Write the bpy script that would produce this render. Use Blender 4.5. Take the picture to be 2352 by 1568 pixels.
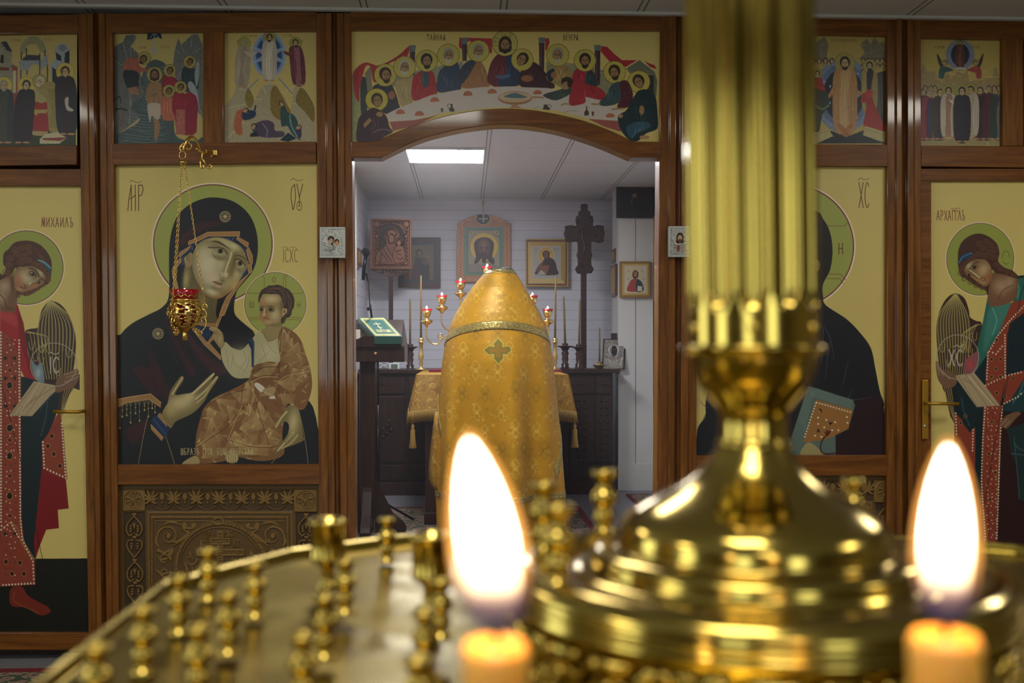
import bpy, math, random
import numpy as np
from mathutils import Vector, Matrix
for o in list(bpy.data.objects): bpy.data.objects.remove(o)
SC=bpy.context.scene
# ---------------------------------------------------------------- camera
F=2400.0; HZ=790.0; EYE=1.36; YAW=math.atan(106/2400)
CY,SY=math.cos(YAW),math.sin(YAW)
cd=bpy.data.cameras.new('camera'); cam=bpy.data.objects.new('camera',cd); SC.collection.objects.link(cam)
cam.location=(0,0,EYE); cam.rotation_euler=(math.pi/2,0,-YAW)
cd.sensor_width=36; cd.lens=36*F/2352; cd.shift_y=(HZ-784)/2352; cd.clip_start=.01; cd.clip_end=60
cd.dof.use_dof=True; cd.dof.focus_distance=5.0; cd.dof.aperture_fstop=10.5
SC.camera=cam
# ---------------------------------------------------------------- world, exposure
w=bpy.data.worlds.new('world'); SC.world=w; w.use_nodes=True
w.node_tree.nodes['Background'].inputs[0].default_value=(.75,.85,1,1); w.node_tree.nodes['Background'].inputs[1].default_value=.4
SC.view_settings.view_transform='Standard'; SC.view_settings.look='None'; SC.view_settings.gamma=1; SC.view_settings.use_curve_mapping=False
SC.view_settings.exposure=-.12
SC.cycles.use_denoising=True
SC.cycles.max_bounces=8; SC.cycles.transparent_max_bounces=24; SC.cycles.sample_clamp_indirect=4; SC.cycles.caustics_reflective=False; SC.cycles.caustics_refractive=False
# ceiling panels: x0,x1,y0,y1,strength,colour
LIGHTS=[(-.454,.146,7.73,8.31,62,(.92,.95,1)),(-.454,.146,5.35,5.95,62,(.93,.96,1)),
 (-.50,.10,2.35,2.95,22,(1,.97,.86)),(2.3,2.9,2.5,3.1,26,(1,.97,.86)),(-2.9,-2.3,2.35,2.95,20,(1,.97,.86)),
 (-.50,.10,-.6,0,20,(1,.97,.86)),(2.3,2.9,-.6,0,20,(1,.97,.86)),(-2.9,-2.3,-.6,0,20,(1,.97,.86)),(-.50,.10,-2.9,-2.3,16,(1,.97,.86))]
WINDOW=6.0
PAINTK=1.25
# ---------------------------------------------------------------- helpers
def ray(px,py):
    xc=(px-1176)/F; zc=(HZ-py)/F
    return xc*CY+SY, CY-xc*SY, zc
def at(px,py,Y):
    x,y,z=ray(px,py); t=Y/y; return Vector((x*t,Y,EYE+z*t))
def atz(px,py,Z):
    x,y,z=ray(px,py); t=(Z-EYE)/z; return Vector((x*t,y*t,Z))
def pix(Y): return Y/F          # size of one photo pixel at depth Y
def tag(o,label=None,cat=None,group=None,kind=None):
    if label: o['label']=label
    if cat: o['category']=cat
    if group: o['group']=group
    if kind: o['kind']=kind
    return o
def thing(name,label,cat,loc,group=None):
    o=bpy.data.objects.new(name,None); SC.collection.objects.link(o); o.location=Vector(loc); o.empty_display_size=.05
    return tag(o,label,cat,group)
def wloc(o):
    v=Vector((0,0,0))
    while o: v+=Vector(o.location); o=o.parent
    return v
def link(name,me,parent=None,origin=None):
    o=bpy.data.objects.new(name,me); SC.collection.objects.link(o)
    if parent: o.parent=parent
    return o
class MB:
    def __init__(s): s.v=[]; s.f=[]; s.sm=[]
    def add(s,V,Fc,sm=False):
        n=len(s.v); s.v+= [tuple(p) for p in V]; s.f+=[tuple(i+n for i in f) for f in Fc]; s.sm+=[sm]*len(Fc); return s
    def box(s,x0,x1,y0,y1,z0,z1):
        V=[(x,y,z) for x in (x0,x1) for y in (y0,y1) for z in (z0,z1)]
        return s.add(V,[(0,1,3,2),(4,6,7,5),(0,4,5,1),(2,3,7,6),(0,2,6,4),(1,5,7,3)])
    def hexa(s,A,B):
        """A: four front corners (tl,tr,br,bl), B: four back corners"""
        return s.add(list(A)+list(B),[(3,2,1,0),(4,5,6,7),(0,1,5,4),(1,2,6,5),(2,3,7,6),(3,0,4,7)])
    def prism(s,P,y0,y1):
        """P: outline as (x,z) points, extruded along y"""
        n=len(P); V=[(p[0],y0,p[1]) for p in P]+[(p[0],y1,p[1]) for p in P]
        return s.add(V,[tuple(range(n-1,-1,-1)),tuple(range(n,2*n))]+[(i,(i+1)%n,n+(i+1)%n,n+i) for i in range(n)])
    def lathe(s,C,prof,n=24,cap=True,sm=True,lobes=None,ax=None):
        C=Vector(C); V=[];Fc=[]
        ax=Vector(ax).normalized() if ax else Vector((0,0,1)); u=ax.orthogonal().normalized() if ax.z<.9999 else Vector((1,0,0)); w_=ax.cross(u)
        for r,z in prof:
            for i in range(n):
                a=2*math.pi*i/n; rr=r*(lobes(a,z) if lobes else 1)
                V.append(C+ax*z+u*(rr*math.cos(a))+w_*(rr*math.sin(a)))
        m=len(prof)
        for j in range(m-1):
            for i in range(n): Fc.append((j*n+i,j*n+(i+1)%n,(j+1)*n+(i+1)%n,(j+1)*n+i))
        if cap: Fc.append(tuple(range(n-1,-1,-1))); Fc.append(tuple(range((m-1)*n,m*n)))
        return s.add(V,Fc,sm)
    def tube(s,P,r,n=8,cyc=False,sm=True):
        P=[Vector(p) for p in P]; m=len(P); V=[];Fc=[]; rs=r if hasattr(r,'__len__') else [r]*m
        up=None
        for k in range(m):
            t=(P[(k+1)%m]-P[k-1]) if cyc else (P[min(k+1,m-1)]-P[max(k-1,0)])
            t=t.normalized() if t.length>1e-9 else Vector((0,0,1))
            if up is None: up=t.orthogonal().normalized()
            up=(up-t*up.dot(t)); up=up.normalized() if up.length>1e-6 else t.orthogonal().normalized(); q=t.cross(up)
            for i in range(n):
                a=2*math.pi*i/n; V.append(P[k]+(up*math.cos(a)+q*math.sin(a))*rs[k])
        for k in range(m if cyc else m-1):
            for i in range(n): Fc.append((k*n+i,((k+1)%m)*n+i,((k+1)%m)*n+(i+1)%n,k*n+(i+1)%n))
        if not cyc: Fc.append(tuple(range(n))); Fc.append(tuple(range(m*n-1,(m-1)*n-1,-1)))
        return s.add(V,Fc,sm)
    def ball(s,C,r,n=12,sc=(1,1,1)):
        return s.lathe(C,[(r*max(1e-4,math.sin(math.pi*j/n))*sc[0],-r*math.cos(math.pi*j/n)*sc[2]) for j in range(n+1)],n*2,False)
    def grid(s,rows,cyc=False,sm=True):
        n=len(rows[0]); V=[p for r in rows for p in r]; Fc=[]
        for j in range(len(rows)-1):
            for i in range(n if cyc else n-1): Fc.append((j*n+i,j*n+(i+1)%n,(j+1)*n+(i+1)%n,(j+1)*n+i))
        return s.add(V,Fc,sm)
    def build(s,name,mat,parent=None,at_base=True,bevel=0,solid=0,sub=0):
        if parent: O=wloc(parent)
        else:
            V=np.array(s.v); O=Vector(((V[:,0].min()+V[:,0].max())/2,(V[:,1].min()+V[:,1].max())/2,V[:,2].min()))
        me=bpy.data.meshes.new(name); me.from_pydata([(p[0]-O.x,p[1]-O.y,p[2]-O.z) for p in s.v],[],s.f)
        me.polygons.foreach_set('use_smooth',s.sm); me.materials.append(mat); me.validate(); me.update()
        import bmesh
        bm=bmesh.new(); bm.from_mesh(me); bmesh.ops.recalc_face_normals(bm,faces=bm.faces); bm.to_mesh(me); bm.free()
        o=link(name,me,parent)
        if not parent: o.location=O
        if solid: m=o.modifiers.new('thick','SOLIDIFY'); m.thickness=solid; m.offset=0
        if bevel: m=o.modifiers.new('bevel','BEVEL'); m.width=bevel; m.segments=2; m.limit_method='ANGLE'; m.angle_limit=.7
        if sub: m=o.modifiers.new('sub','SUBSURF'); m.levels=sub; m.render_levels=sub
        return o
def dup(root,loc,label=None,group=None,name=None):
    def cp(o,parent):
        c=o.copy(); SC.collection.objects.link(c); c.parent=parent
        for ch in list(o.children): cp(ch,c)
        return c
    r=cp(root,None); r.location=Vector(loc)
    if name: r.name=name
    if label: r['label']=label
    if group: r['group']=group
    return r
# ---------------------------------------------------------------- materials
def mat(name,col=(.5,.5,.5),rough=.5,metal=0,**k):
    m=bpy.data.materials.new(name); m.use_nodes=True; b=m.node_tree.nodes['Principled BSDF']
    if isinstance(col,str): col=hexl(col)
    b.inputs['Base Color'].default_value=(*col,1); b.inputs['Roughness'].default_value=rough; b.inputs['Metallic'].default_value=metal
    for a,v in k.items():
        a={'coat':'Coat Weight','coatr':'Coat Roughness','spec':'Specular IOR Level','trans':'Transmission Weight','sheen':'Sheen Weight','sss':'Subsurface Weight','alpha':'Alpha','estr':'Emission Strength'}[a]; b.inputs[a].default_value=v
    return m
def hexl(h):
    v=np.array([int(h[i:i+2],16)/255. for i in (0,2,4)]); return tuple(np.where(v<=.04045,v/12.92,((v+.055)/1.055)**2.4))
class N:
    def __init__(s,m): s.t=m.node_tree; s.b=s.t.nodes.get('Principled BSDF')
    def n(s,ty,**k):
        q=s.t.nodes.new(ty)
        for a,v in k.items():
            if a in q.inputs: q.inputs[a].default_value=v
            else: setattr(q,a,v)
        return q
    def l(s,a,b): s.t.links.new(a,b)
    def math(s,op,a,b=None):
        q=s.n('ShaderNodeMath',operation=op)
        for i,v in enumerate((a,b)):
            if v is None: continue
            if hasattr(v,'links'): s.l(v,q.inputs[i])
            else: q.inputs[i].default_value=v
        return q.outputs[0]
    def coord(s,scale=(1,1,1),kind='Object'):
        c=s.n('ShaderNodeTexCoord'); m=s.n('ShaderNodeMapping'); m.inputs['Scale'].default_value=scale; s.l(c.outputs[kind],m.inputs[0]); return m.outputs[0]
    def noise(s,vec,scale,detail=4,rough=.6,dist=0):
        q=s.n('ShaderNodeTexNoise'); q.inputs['Scale'].default_value=scale; q.inputs['Detail'].default_value=detail; q.inputs['Roughness'].default_value=rough; q.inputs['Distortion'].default_value=dist; s.l(vec,q.inputs['Vector']); return q.outputs[0]
    def ramp(s,fac,stops):
        q=s.n('ShaderNodeValToRGB'); e=q.color_ramp.elements
        while len(e)<len(stops): e.new(.5)
        for i,(p,c) in enumerate(stops): e[i].position=p; e[i].color=(*(hexl(c) if isinstance(c,str) else c),1)
        s.l(fac,q.inputs[0]); return q.outputs[0]
    def bump(s,h,st,dist=.01):
        q=s.n('ShaderNodeBump'); q.inputs['Strength'].default_value=st; q.inputs['Distance'].default_value=dist; s.l(h,q.inputs['Height']); s.l(q.outputs[0],s.b.inputs['Normal'])
    def base(s,c): s.l(c,s.b.inputs['Base Color'])
def wood(name,c0,c1,c2,axis='v',rough=.42,coat=.42,sc=1):
    m=mat(name,(.1,.05,.02),rough,0,coat=coat,coatr=.08,spec=.22); n=N(m)
    v=n.coord({'v':(14,14,1.1),'h':(1.1,14,14)}[axis],'Object'); a=n.noise(v,3*sc,6,.65,.6)
    n.base(n.ramp(a,[(.3,c0),(.5,c1),(.72,c2)]))
    v2=n.coord({'v':(90,90,6),'h':(6,90,90)}[axis],'Object'); h=n.noise(v2,4,3); n.bump(h,.12,.002); return m
M={}
def make_materials():
    M['wood_v']=wood('stained_wood_upright','55300f','734416','8e5a20','v')
    M['wood_h']=wood('stained_wood_level','55300f','704115','885420','h')
    M['dark_wood']=wood('dark_oak','1d110c','2c1a12','3a2418','v',.4,.2)
    M['red_wood']=wood('red_brown_wood','2a1412','361a15','45221a','v',.35,.4)
    M['brown_wood']=wood('walnut','3a2218','4c2c20','5c3828','v',.35,.5)
    m=M['brass']=mat('polished_brass',(.45,.315,.068),.1,1); n=N(m); v=n.coord((1,1,1)); a=n.noise(v,38,4); n.l(n.ramp(a,[(.3,(.1,.1,.1)),(.8,(.2,.2,.2))]),n.b.inputs['Roughness'])
    m=M['tray']=mat('brushed_brass',(.6,.47,.14),.24,1); n=N(m); v=n.coord((1,1,1)); a=n.noise(v,22,5); n.base(n.ramp(a,[(.3,(.24,.165,.025)),(.6,(.36,.26,.05)),(.8,(.45,.34,.09))])); n.bump(n.noise(v,14,2),.5,.004)
    M['gold']=mat('gilt_metal',(.85,.58,.17),.22,1)
    M['gold_dull']=mat('dull_gilt',(.55,.38,.14),.4,.8)
    M['silver']=mat('silver_metal',(.75,.76,.78),.28,.85)
    M['copper']=None
    m=M['wall']=mat('white_siding','cfcbd0',.6); n=N(m); g=n.n('ShaderNodeNewGeometry'); s=n.n('ShaderNodeSeparateXYZ'); n.l(g.outputs['Position'],s.inputs[0])
    fr=n.math('FRACT',n.math('MULTIPLY',s.outputs['Z'],10.)); ln=n.math('LESS_THAN',fr,.06); n.base(n.ramp(ln,[(0,'d6d4dc'),(1,'b4b2bc')])); n.bump(ln,-.6,.004)
    M['wall_plain']=mat('plain_wall','857b62',.7); M['column']=mat('painted_board','c3c1bb',.5)
    m=M['ceiling']=mat('ceiling_tile','b8b5b0',.8); n=N(m); g=n.n('ShaderNodeNewGeometry'); s=n.n('ShaderNodeSeparateXYZ'); n.l(g.outputs['Position'],s.inputs[0])
    fx=n.math('FRACT',n.math('DIVIDE',n.math('ADD',s.outputs['X'],-.146+60),.6)); fy=n.math('FRACT',n.math('DIVIDE',n.math('ADD',s.outputs['Y'],-7.73+59.),.59))
    a=n.math('LESS_THAN',fx,.012); a2=n.math('LESS_THAN',n.math('ABSOLUTE',n.math('SUBTRACT',fx,.05)),.006); b_=n.math('LESS_THAN',fy,.014)
    mx=n.math('MAXIMUM',n.math('MAXIMUM',a,a2),n.math('MULTIPLY',b_,.45)); n.base(n.ramp(mx,[(0,'cbcac9'),(1,'74726f')]))
    m=M['floor']=mat('grey_linoleum','77757a',.45); n=N(m); v=n.coord((1,1,1)); n.base(n.ramp(n.noise(v,60,3),[(.3,'6a686c'),(.7,'858388')]))
    m=M['rug']=mat('woven_rug','6b2020',.95); n=N(m); v=n.coord((1,1,1)); vo=n.n('ShaderNodeTexVoronoi'); vo.inputs['Scale'].default_value=22; n.l(v,vo.inputs['Vector'])
    no=n.noise(v,26,5,.7,1.5); mixf=n.math('ADD',n.math('MULTIPLY',vo.outputs['Distance'],.8),n.math('MULTIPLY',no,.7))
    n.base(n.ramp(mixf,[(.42,'2a1a20'),(.5,'6c1c22'),(.6,'8c7a68'),(.66,'5c1a20'),(.74,'b0a088'),(.82,'3c4434')])); n.bump(no,.5,.01)
    M['rug_border']=mat('red_rug_binding','6a1420',.9)
    m=M['paint']=mat('panel_paint','808080',.42,0,spec=.35); n=N(m); c=n.n('ShaderNodeVertexColor',layer_name='Col'); n.base(c.outputs[0]); v=n.coord((1,1,1)); n.bump(n.noise(v,700,2),.04,.001)
    m=M['relief']=mat('carved_wood','6a4a28',.5,0,spec=.4); n=N(m); c=n.n('ShaderNodeVertexColor',layer_name='Col'); n.base(c.outputs[0])
    m=M['chased']=mat('chased_metal','6a4a28',.34,.75); n=N(m); c=n.n('ShaderNodeVertexColor',layer_name='Col'); n.base(c.outputs[0])
    m=M['brocade']=mat('gold_brocade','b08020',.45,.12,spec=.3); n=N(m); c=n.n('ShaderNodeVertexColor',layer_name='Col'); n.base(c.outputs[0]); v=n.coord((1,1,1)); n.bump(n.noise(v,160,3),.25,.003)
    m=M['trim']=mat('gold_braid','a0884a',.35,.6); n=N(m); v=n.coord((60,60,60)); vo=n.n('ShaderNodeTexVoronoi'); vo.inputs['Scale'].default_value=1.2; n.l(v,vo.inputs['Vector']); n.base(n.ramp(vo.outputs['Distance'],[(.1,'d0bc78'),(.45,'7c6a30'),(.8,'b8a058')])); n.bump(vo.outputs['Distance'],.5,.003)
    m=M['cloth']=mat('gold_damask','a8813a',.5,.12,spec=.3); n=N(m); v=n.coord((1,1,1)); no=n.noise(v,9,3,.6,2.5); n.base(n.ramp(no,[(.35,'80591e'),(.48,'a67e2e'),(.53,'866024'),(.62,'b8903a')])); n.bump(n.noise(v,140,2),.2,.003)
    M['fringe']=mat('gold_fringe','a07c34',.6,.1)
    M['red_glass']=mat('ruby_glass',(.55,.01,.015),.08,0,trans=.35,spec=.8)
    M['black']=mat('black_plastic','101013',.45); M['foam']=mat('black_foam','0c0c0e',.95); M['dark_metal']=mat('dark_steel','1c1d22',.3,.6)
    M['white']=mat('white_plastic','d0d0cc',.45); M['lcd']=mat('grey_display','5c6a5c',.3)
    m=M['wax']=mat('beeswax',(.9,.42,.06),.42,0,sss=1.); m.node_tree.nodes['Principled BSDF'].inputs['Subsurface Radius'].default_value=(.01,.004,.001)
    M['candle']=mat('tan_wax','7c6434',.55); M['wick']=mat('charred_wick','0c0a08',.9)
    M['hair']=mat('brown_hair','33221a',.85); M['skin']=mat('skin','b08468',.5,0,sss=.1); M['robe']=mat('gold_underrobe','a07c34',.5,.1)
    M['shoe']=mat('black_leather','0e0d0d',.4)
    M['book_side']=mat('green_leather','0f4030',.4); M['pages']=mat('paper_edge','c8c0a8',.8)
    M['frame_gold']=mat('gilt_frame','a8853c',.4,.4); M['handle']=mat('satin_brass','b08428',.4,.6)
    M['silver_frame']=mat('silver_frame','b4b4b2',.4,.3)
    M['frame_grey']=mat('light_frame','cfcfcf',.5)
    def glow(name,col,st):
        m=bpy.data.materials.new(name); m.use_nodes=True; t=m.node_tree; t.nodes.clear(); e=t.nodes.new('ShaderNodeEmission'); o=t.nodes.new('ShaderNodeOutputMaterial'); e.inputs[0].default_value=(*col,1); e.inputs[1].default_value=st; t.links.new(e.outputs[0],o.inputs[0]); return m
    M['glow']=glow
    M['tiny_flame']=glow('tiny_flame',(1,.85,.6),12)
    # candle flame: hot white body, orange rim, blue see-through foot (graded by height inside the flame)
    def flame(name,core):
        m=bpy.data.materials.new(name); m.use_nodes=True; t=m.node_tree; t.nodes.clear(); n=N(m)
        o=n.n('ShaderNodeOutputMaterial'); e=n.n('ShaderNodeEmission'); tr=n.n('ShaderNodeBsdfTransparent'); mx=n.n('ShaderNodeMixShader')
        c=n.n('ShaderNodeTexCoord'); s=n.n('ShaderNodeSeparateXYZ'); n.l(c.outputs['Generated'],s.inputs[0]); z=s.outputs['Z']
        if core:
            n.l(n.ramp(z,[(.0,(.08,.12,.5)),(.1,(.5,.25,.3)),(.25,(1,.75,.4)),(.5,(1,.93,.75))]),e.inputs[0]); e.inputs[1].default_value=1
            n.l(n.math('MULTIPLY',n.ramp(z,[(0,(.012,)*3),(.12,(.03,)*3),(.3,(.35,)*3),(.5,(1,)*3)]),22.),e.inputs[1])
            n.l(n.ramp(z,[(0,(.15,)*3),(.12,(.4,)*3),(.28,(1,)*3)]),mx.inputs[0])
        else:
            n.l(n.ramp(z,[(.0,(.1,.12,.5)),(.12,(.35,.2,.3)),(.3,(1,.42,.1)),(1,(1,.42,.08))]),e.inputs[0])
            n.l(n.math('MULTIPLY',n.ramp(z,[(0,(.03,)*3),(.2,(.2,)*3),(.4,(1,)*3)]),3.2),e.inputs[1]); mx.inputs[0].default_value=.35
        n.l(tr.outputs[0],mx.inputs[1]); n.l(e.outputs[0],mx.inputs[2]); n.l(mx.outputs[0],o.inputs[0]); return m
    M['flame_core']=flame('flame_body',True); M['flame_rim']=flame('flame_rim',False)
make_materials()
# ---------------------------------------------------------------- painter
CR={'0':(0,0,1),'1':(240,370,3.825),'2':(240,700,3.919),'3':(240,1080,3.919),'4':(0,60,4.704),'5':(480,50,5.2267),
'6':(780,50,5.2275),'7':(1140,50,5.226),'8':(0,370,2.958),'9':(0,850,2.184),'a':(780,280,3.733),'b':(1140,280,3.734),
'c':(1850,50,4.685),'d':(1840,370,1.936),'e':(2090,370,2.958),'f':(2090,850,3.136),'g':(380,500,7.128),
'h':(560,620,9.8),'i':(0,500,6.03),'j':(1030,460,6.357),'k':(725,510,17.42),'m':(1520,560,3.135)}
def lin(h):
    v=np.array([int(h[i:i+2],16)/255. for i in (0,2,4)])
    return np.where(v<=.04045,v/12.92,((v+.055)/1.055)**2.4)
def smooth(P,closed,n=5):
    P=np.asarray(P,float); m=len(P); out=[]
    if m<3: return P
    rng=range(m) if closed else range(m-1)
    for i in rng:
        a,b,c,d=(P[(i-1)%m],P[i],P[(i+1)%m],P[(i+2)%m]) if closed else (P[max(i-1,0)],P[i],P[i+1],P[min(i+2,m-1)])
        for k in range(n):
            t=k/n
            out.append(.5*((2*b)+(c-a)*t+(2*a-5*b+4*c-d)*t*t+(3*b-a-3*c+d)*t**3))
    if not closed: out.append(P[-1])
    return np.array(out)
class Art:
    def __init__(s,x0,y0,x1,y1,res,bg,chan=3):
        s.x0,s.y0,s.res=x0,y0,res; s.x1,s.y1=x1,y1
        s.w=int(round((x1-x0)*res))+1; s.h=int(round((y1-y0)*res))+1
        s.ch=chan; s.im=np.zeros((s.h,s.w,chan)); s.im[:]=s.col(bg)
        s.m=None; s.c='0'
    def col(s,c):
        return lin(c) if isinstance(c,str) else np.array([float(c)]*s.ch)
    def pts(s,t,raw=False):
        o=[];c=s.c;buf=[]
        if isinstance(t,str):
            for k in t.replace(',',' ').split():
                if k[0]=='@': c=k[1]
                else:
                    buf.append(float(k))
                    if len(buf)==2:
                        ox,oy,sc=CR[c]; o.append((ox+buf[0]/sc,oy+buf[1]/sc)); buf=[]
        else:
            ox,oy,sc=CR[c]; o=[(ox+p[0]/sc,oy+p[1]/sc) for p in t]
        P=np.array(o)
        if raw: return P
        return (P-[s.x0,s.y0])*s.res
    def k(s): return s.res/CR[s.c][2]
    def box(s,x0,y0,x1,y1):
        a,b=max(0,int(np.floor(x0))),max(0,int(np.floor(y0))); c,d=min(s.w,int(np.ceil(x1))+1),min(s.h,int(np.ceil(y1))+1)
        return (a,b,c,d) if a<c and b<d else None
    def put(s,B,cov,col,a=1):
        x,y,X,Y=B
        if s.m is not None: cov=cov*s.m[y:Y,x:X]
        cov=(cov*a)[...,None]
        s.im[y:Y,x:X]=s.im[y:Y,x:X]*(1-cov)+s.col(col)*cov
    def cover(s,P,b=0):
        pad=2+2*b
        B=s.box(P[:,0].min()-pad,P[:,1].min()-pad,P[:,0].max()+pad,P[:,1].max()+pad)
        if B is None: return None,None
        x,y,X,Y=B; W=X-x; H=Y-y; SS=3
        cov=np.zeros((H,W))
        Q=np.roll(P,-1,0)
        for ky in range(SS):
            ys=np.arange(y,Y)-.5+(ky+.5)/SS
            up=np.zeros((H,W+1))
            for (ax,ay),(bx,by) in zip(P,Q):
                if ay==by: continue
                if ay<by: hit=np.where((ys>=ay)&(ys<by))[0]; sg=1
                else: hit=np.where((ys>=by)&(ys<ay))[0]; sg=-1
                if len(hit)==0: continue
                xi=ax+(ys[hit]-ay)*(bx-ax)/(by-ay)-(x-.5)
                xi=np.clip(xi,0,W-1e-6); ii=xi.astype(int); fr=xi-ii
                np.add.at(up,(hit,ii),sg*(1-fr)); np.add.at(up,(hit,ii+1),sg*fr)
            cov+=np.clip(np.abs(np.cumsum(up,1)[:,:W]),0,1)
        cov/=SS
        if b>0:
            r=max(1,int(round(b)))
            for _ in range(2):
                for ax in (0,1):
                    c=np.cumsum(np.concatenate([np.zeros_like(np.take(cov,[0],ax))]*(r+1)+[cov]+[np.zeros_like(np.take(cov,[0],ax))]*r,ax),ax)
                    n=cov.shape[ax]
                    cov=(np.take(c,range(2*r+1,2*r+1+n),ax)-np.take(c,range(0,n),ax))/(2*r+1) if c.shape[ax]>=2*r+1+n else (np.take(c,range(2*r,2*r+n),ax)-np.take(c,range(0,n),ax))/(2*r)
        return B,cov
    def p(s,t,col,a=1,sm=0,b=0):
        P=s.pts(t)
        if sm: P=smooth(P,True)
        B,c=s.cover(P,b*s.res)
        if B: s.put(B,c,col,a)
        return s
    def mask(s,t,sm=0):
        if t is None: s.m=None; return
        P=s.pts(t)
        if sm: P=smooth(P,True)
        s.m=np.zeros((s.h,s.w)); B,c=s.cover(P)
        if B: x,y,X,Y=B; s.m[y:Y,x:X]=c
    def l(s,t,w,col,a=1,sm=1,tp=0):
        P=s.pts(t); w=w*s.res
        if sm and len(P)>2: P=smooth(P,False,4)
        n=len(P)-1
        B=s.box(P[:,0].min()-w-1,P[:,1].min()-w-1,P[:,0].max()+w+1,P[:,1].max()+w+1)
        if B is None: return s
        x,y,X,Y=B; cov=np.zeros((Y-y,X-x))
        for i in range(n):
            A,C=P[i],P[i+1]; wi=w
            if tp: wi=w*np.sin(np.pi*min(max((i+.5)/n,.06),.94)) if tp==1 else w*(1-.8*(i+.5)/n)
            b=s.box(min(A[0],C[0])-wi-1,min(A[1],C[1])-wi-1,max(A[0],C[0])+wi+1,max(A[1],C[1])+wi+1)
            if b is None: continue
            gx,gy=np.meshgrid(np.arange(b[0],b[2]),np.arange(b[1],b[3]))
            d=C-A; L=(d**2).sum()+1e-9
            t_=np.clip(((gx-A[0])*d[0]+(gy-A[1])*d[1])/L,0,1)
            ds=np.hypot(gx-A[0]-t_*d[0],gy-A[1]-t_*d[1])
            cv=np.clip(wi/2-ds+.5,0,1)*min(1,wi+.0)
            sub=cov[b[1]-y:b[3]-y,b[0]-x:b[2]-x]; np.maximum(sub,cv,out=sub)
        s.put(B,cov,col,a); return s
    def e(s,cx,cy,rx,ry,col,rot=0,b=0,a=1,w=0):
        (X0,Y0),=s.pts([(cx,cy)]); k=s.k(); rx*=k; ry*=k; R=max(rx,ry)+2+b*s.res+w*s.res
        B=s.box(X0-R,Y0-R,X0+R,Y0+R)
        if B is None: return s
        gx,gy=np.meshgrid(np.arange(B[0],B[2])-X0,np.arange(B[1],B[3])-Y0)
        c,q=math.cos(rot),math.sin(rot); u=gx*c+gy*q; v=-gx*q+gy*c
        d=np.hypot(u/rx,v/ry); m=min(rx,ry)
        if w: cov=np.clip(w*s.res/2-np.abs(d-1)*m+.5,0,1)*min(1,w*s.res)
        elif b: cov=np.clip(.5-(d-1)*m/(b*s.res),0,1); cov=cov*cov*(3-2*cov)
        else: cov=np.clip(.5-(d-1)*m,0,1)
        s.put(B,cov,col,a); return s
    def g(s,cx,cy,rx,ry,col,a=1,rot=0):
        (X0,Y0),=s.pts([(cx,cy)]); k=s.k(); rx*=k; ry*=k; R=max(rx,ry)*2.2
        B=s.box(X0-R,Y0-R,X0+R,Y0+R)
        if B is None: return s
        gx,gy=np.meshgrid(np.arange(B[0],B[2])-X0,np.arange(B[1],B[3])-Y0)
        c,q=math.cos(rot),math.sin(rot); u=(gx*c+gy*q)/rx; v=(-gx*q+gy*c)/ry
        s.put(B,np.exp(-(u*u+v*v)),col,a); return s
    def text(s,T,x,y,h,w,col,lw,gap=.22):
        k=CR[s.c][2]
        for ch in T:
            if ch==' ': x+=w*.8; continue
            tw=1.
            for st in GL.get(ch,GL['H']):
                if isinstance(st,float): tw=st; continue
                q=[(x+st[i]*w,y+(1-st[i+1])*h) for i in range(0,len(st),2)]
                s.l(q,lw,col,sm=len(q)>4)
            x+=w*(tw+gap)
        return x
    def fan(s,x,y,r0,r1,a0,a1,n,lw,col,a=1):
        for i in range(n):
            t=math.radians(a0+(a1-a0)*(i+.5)/n)
            s.l([(x+r0*math.cos(t),y+r0*math.sin(t)),(x+r1*math.cos(t),y+r1*math.sin(t))],lw,col,a,0)
        return s
    def star(s,x,y,r,col,lw=.8,n=12):
        for i in range(n):
            t=i*2*math.pi/n; c,q=math.cos(t),math.sin(t)
            s.l([(x,y),(x+r*.85*c,y+r*.85*q)],lw,col,1,0)
            for d in (-.2,.2): s.l([(x+r*.55*math.cos(t),y+r*.55*math.sin(t)),(x+r*.9*math.cos(t+d),y+r*.9*math.sin(t+d))],lw*.8,col,1,0)
        s.e(x,y,r*.18,r*.18,col); return s
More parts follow.
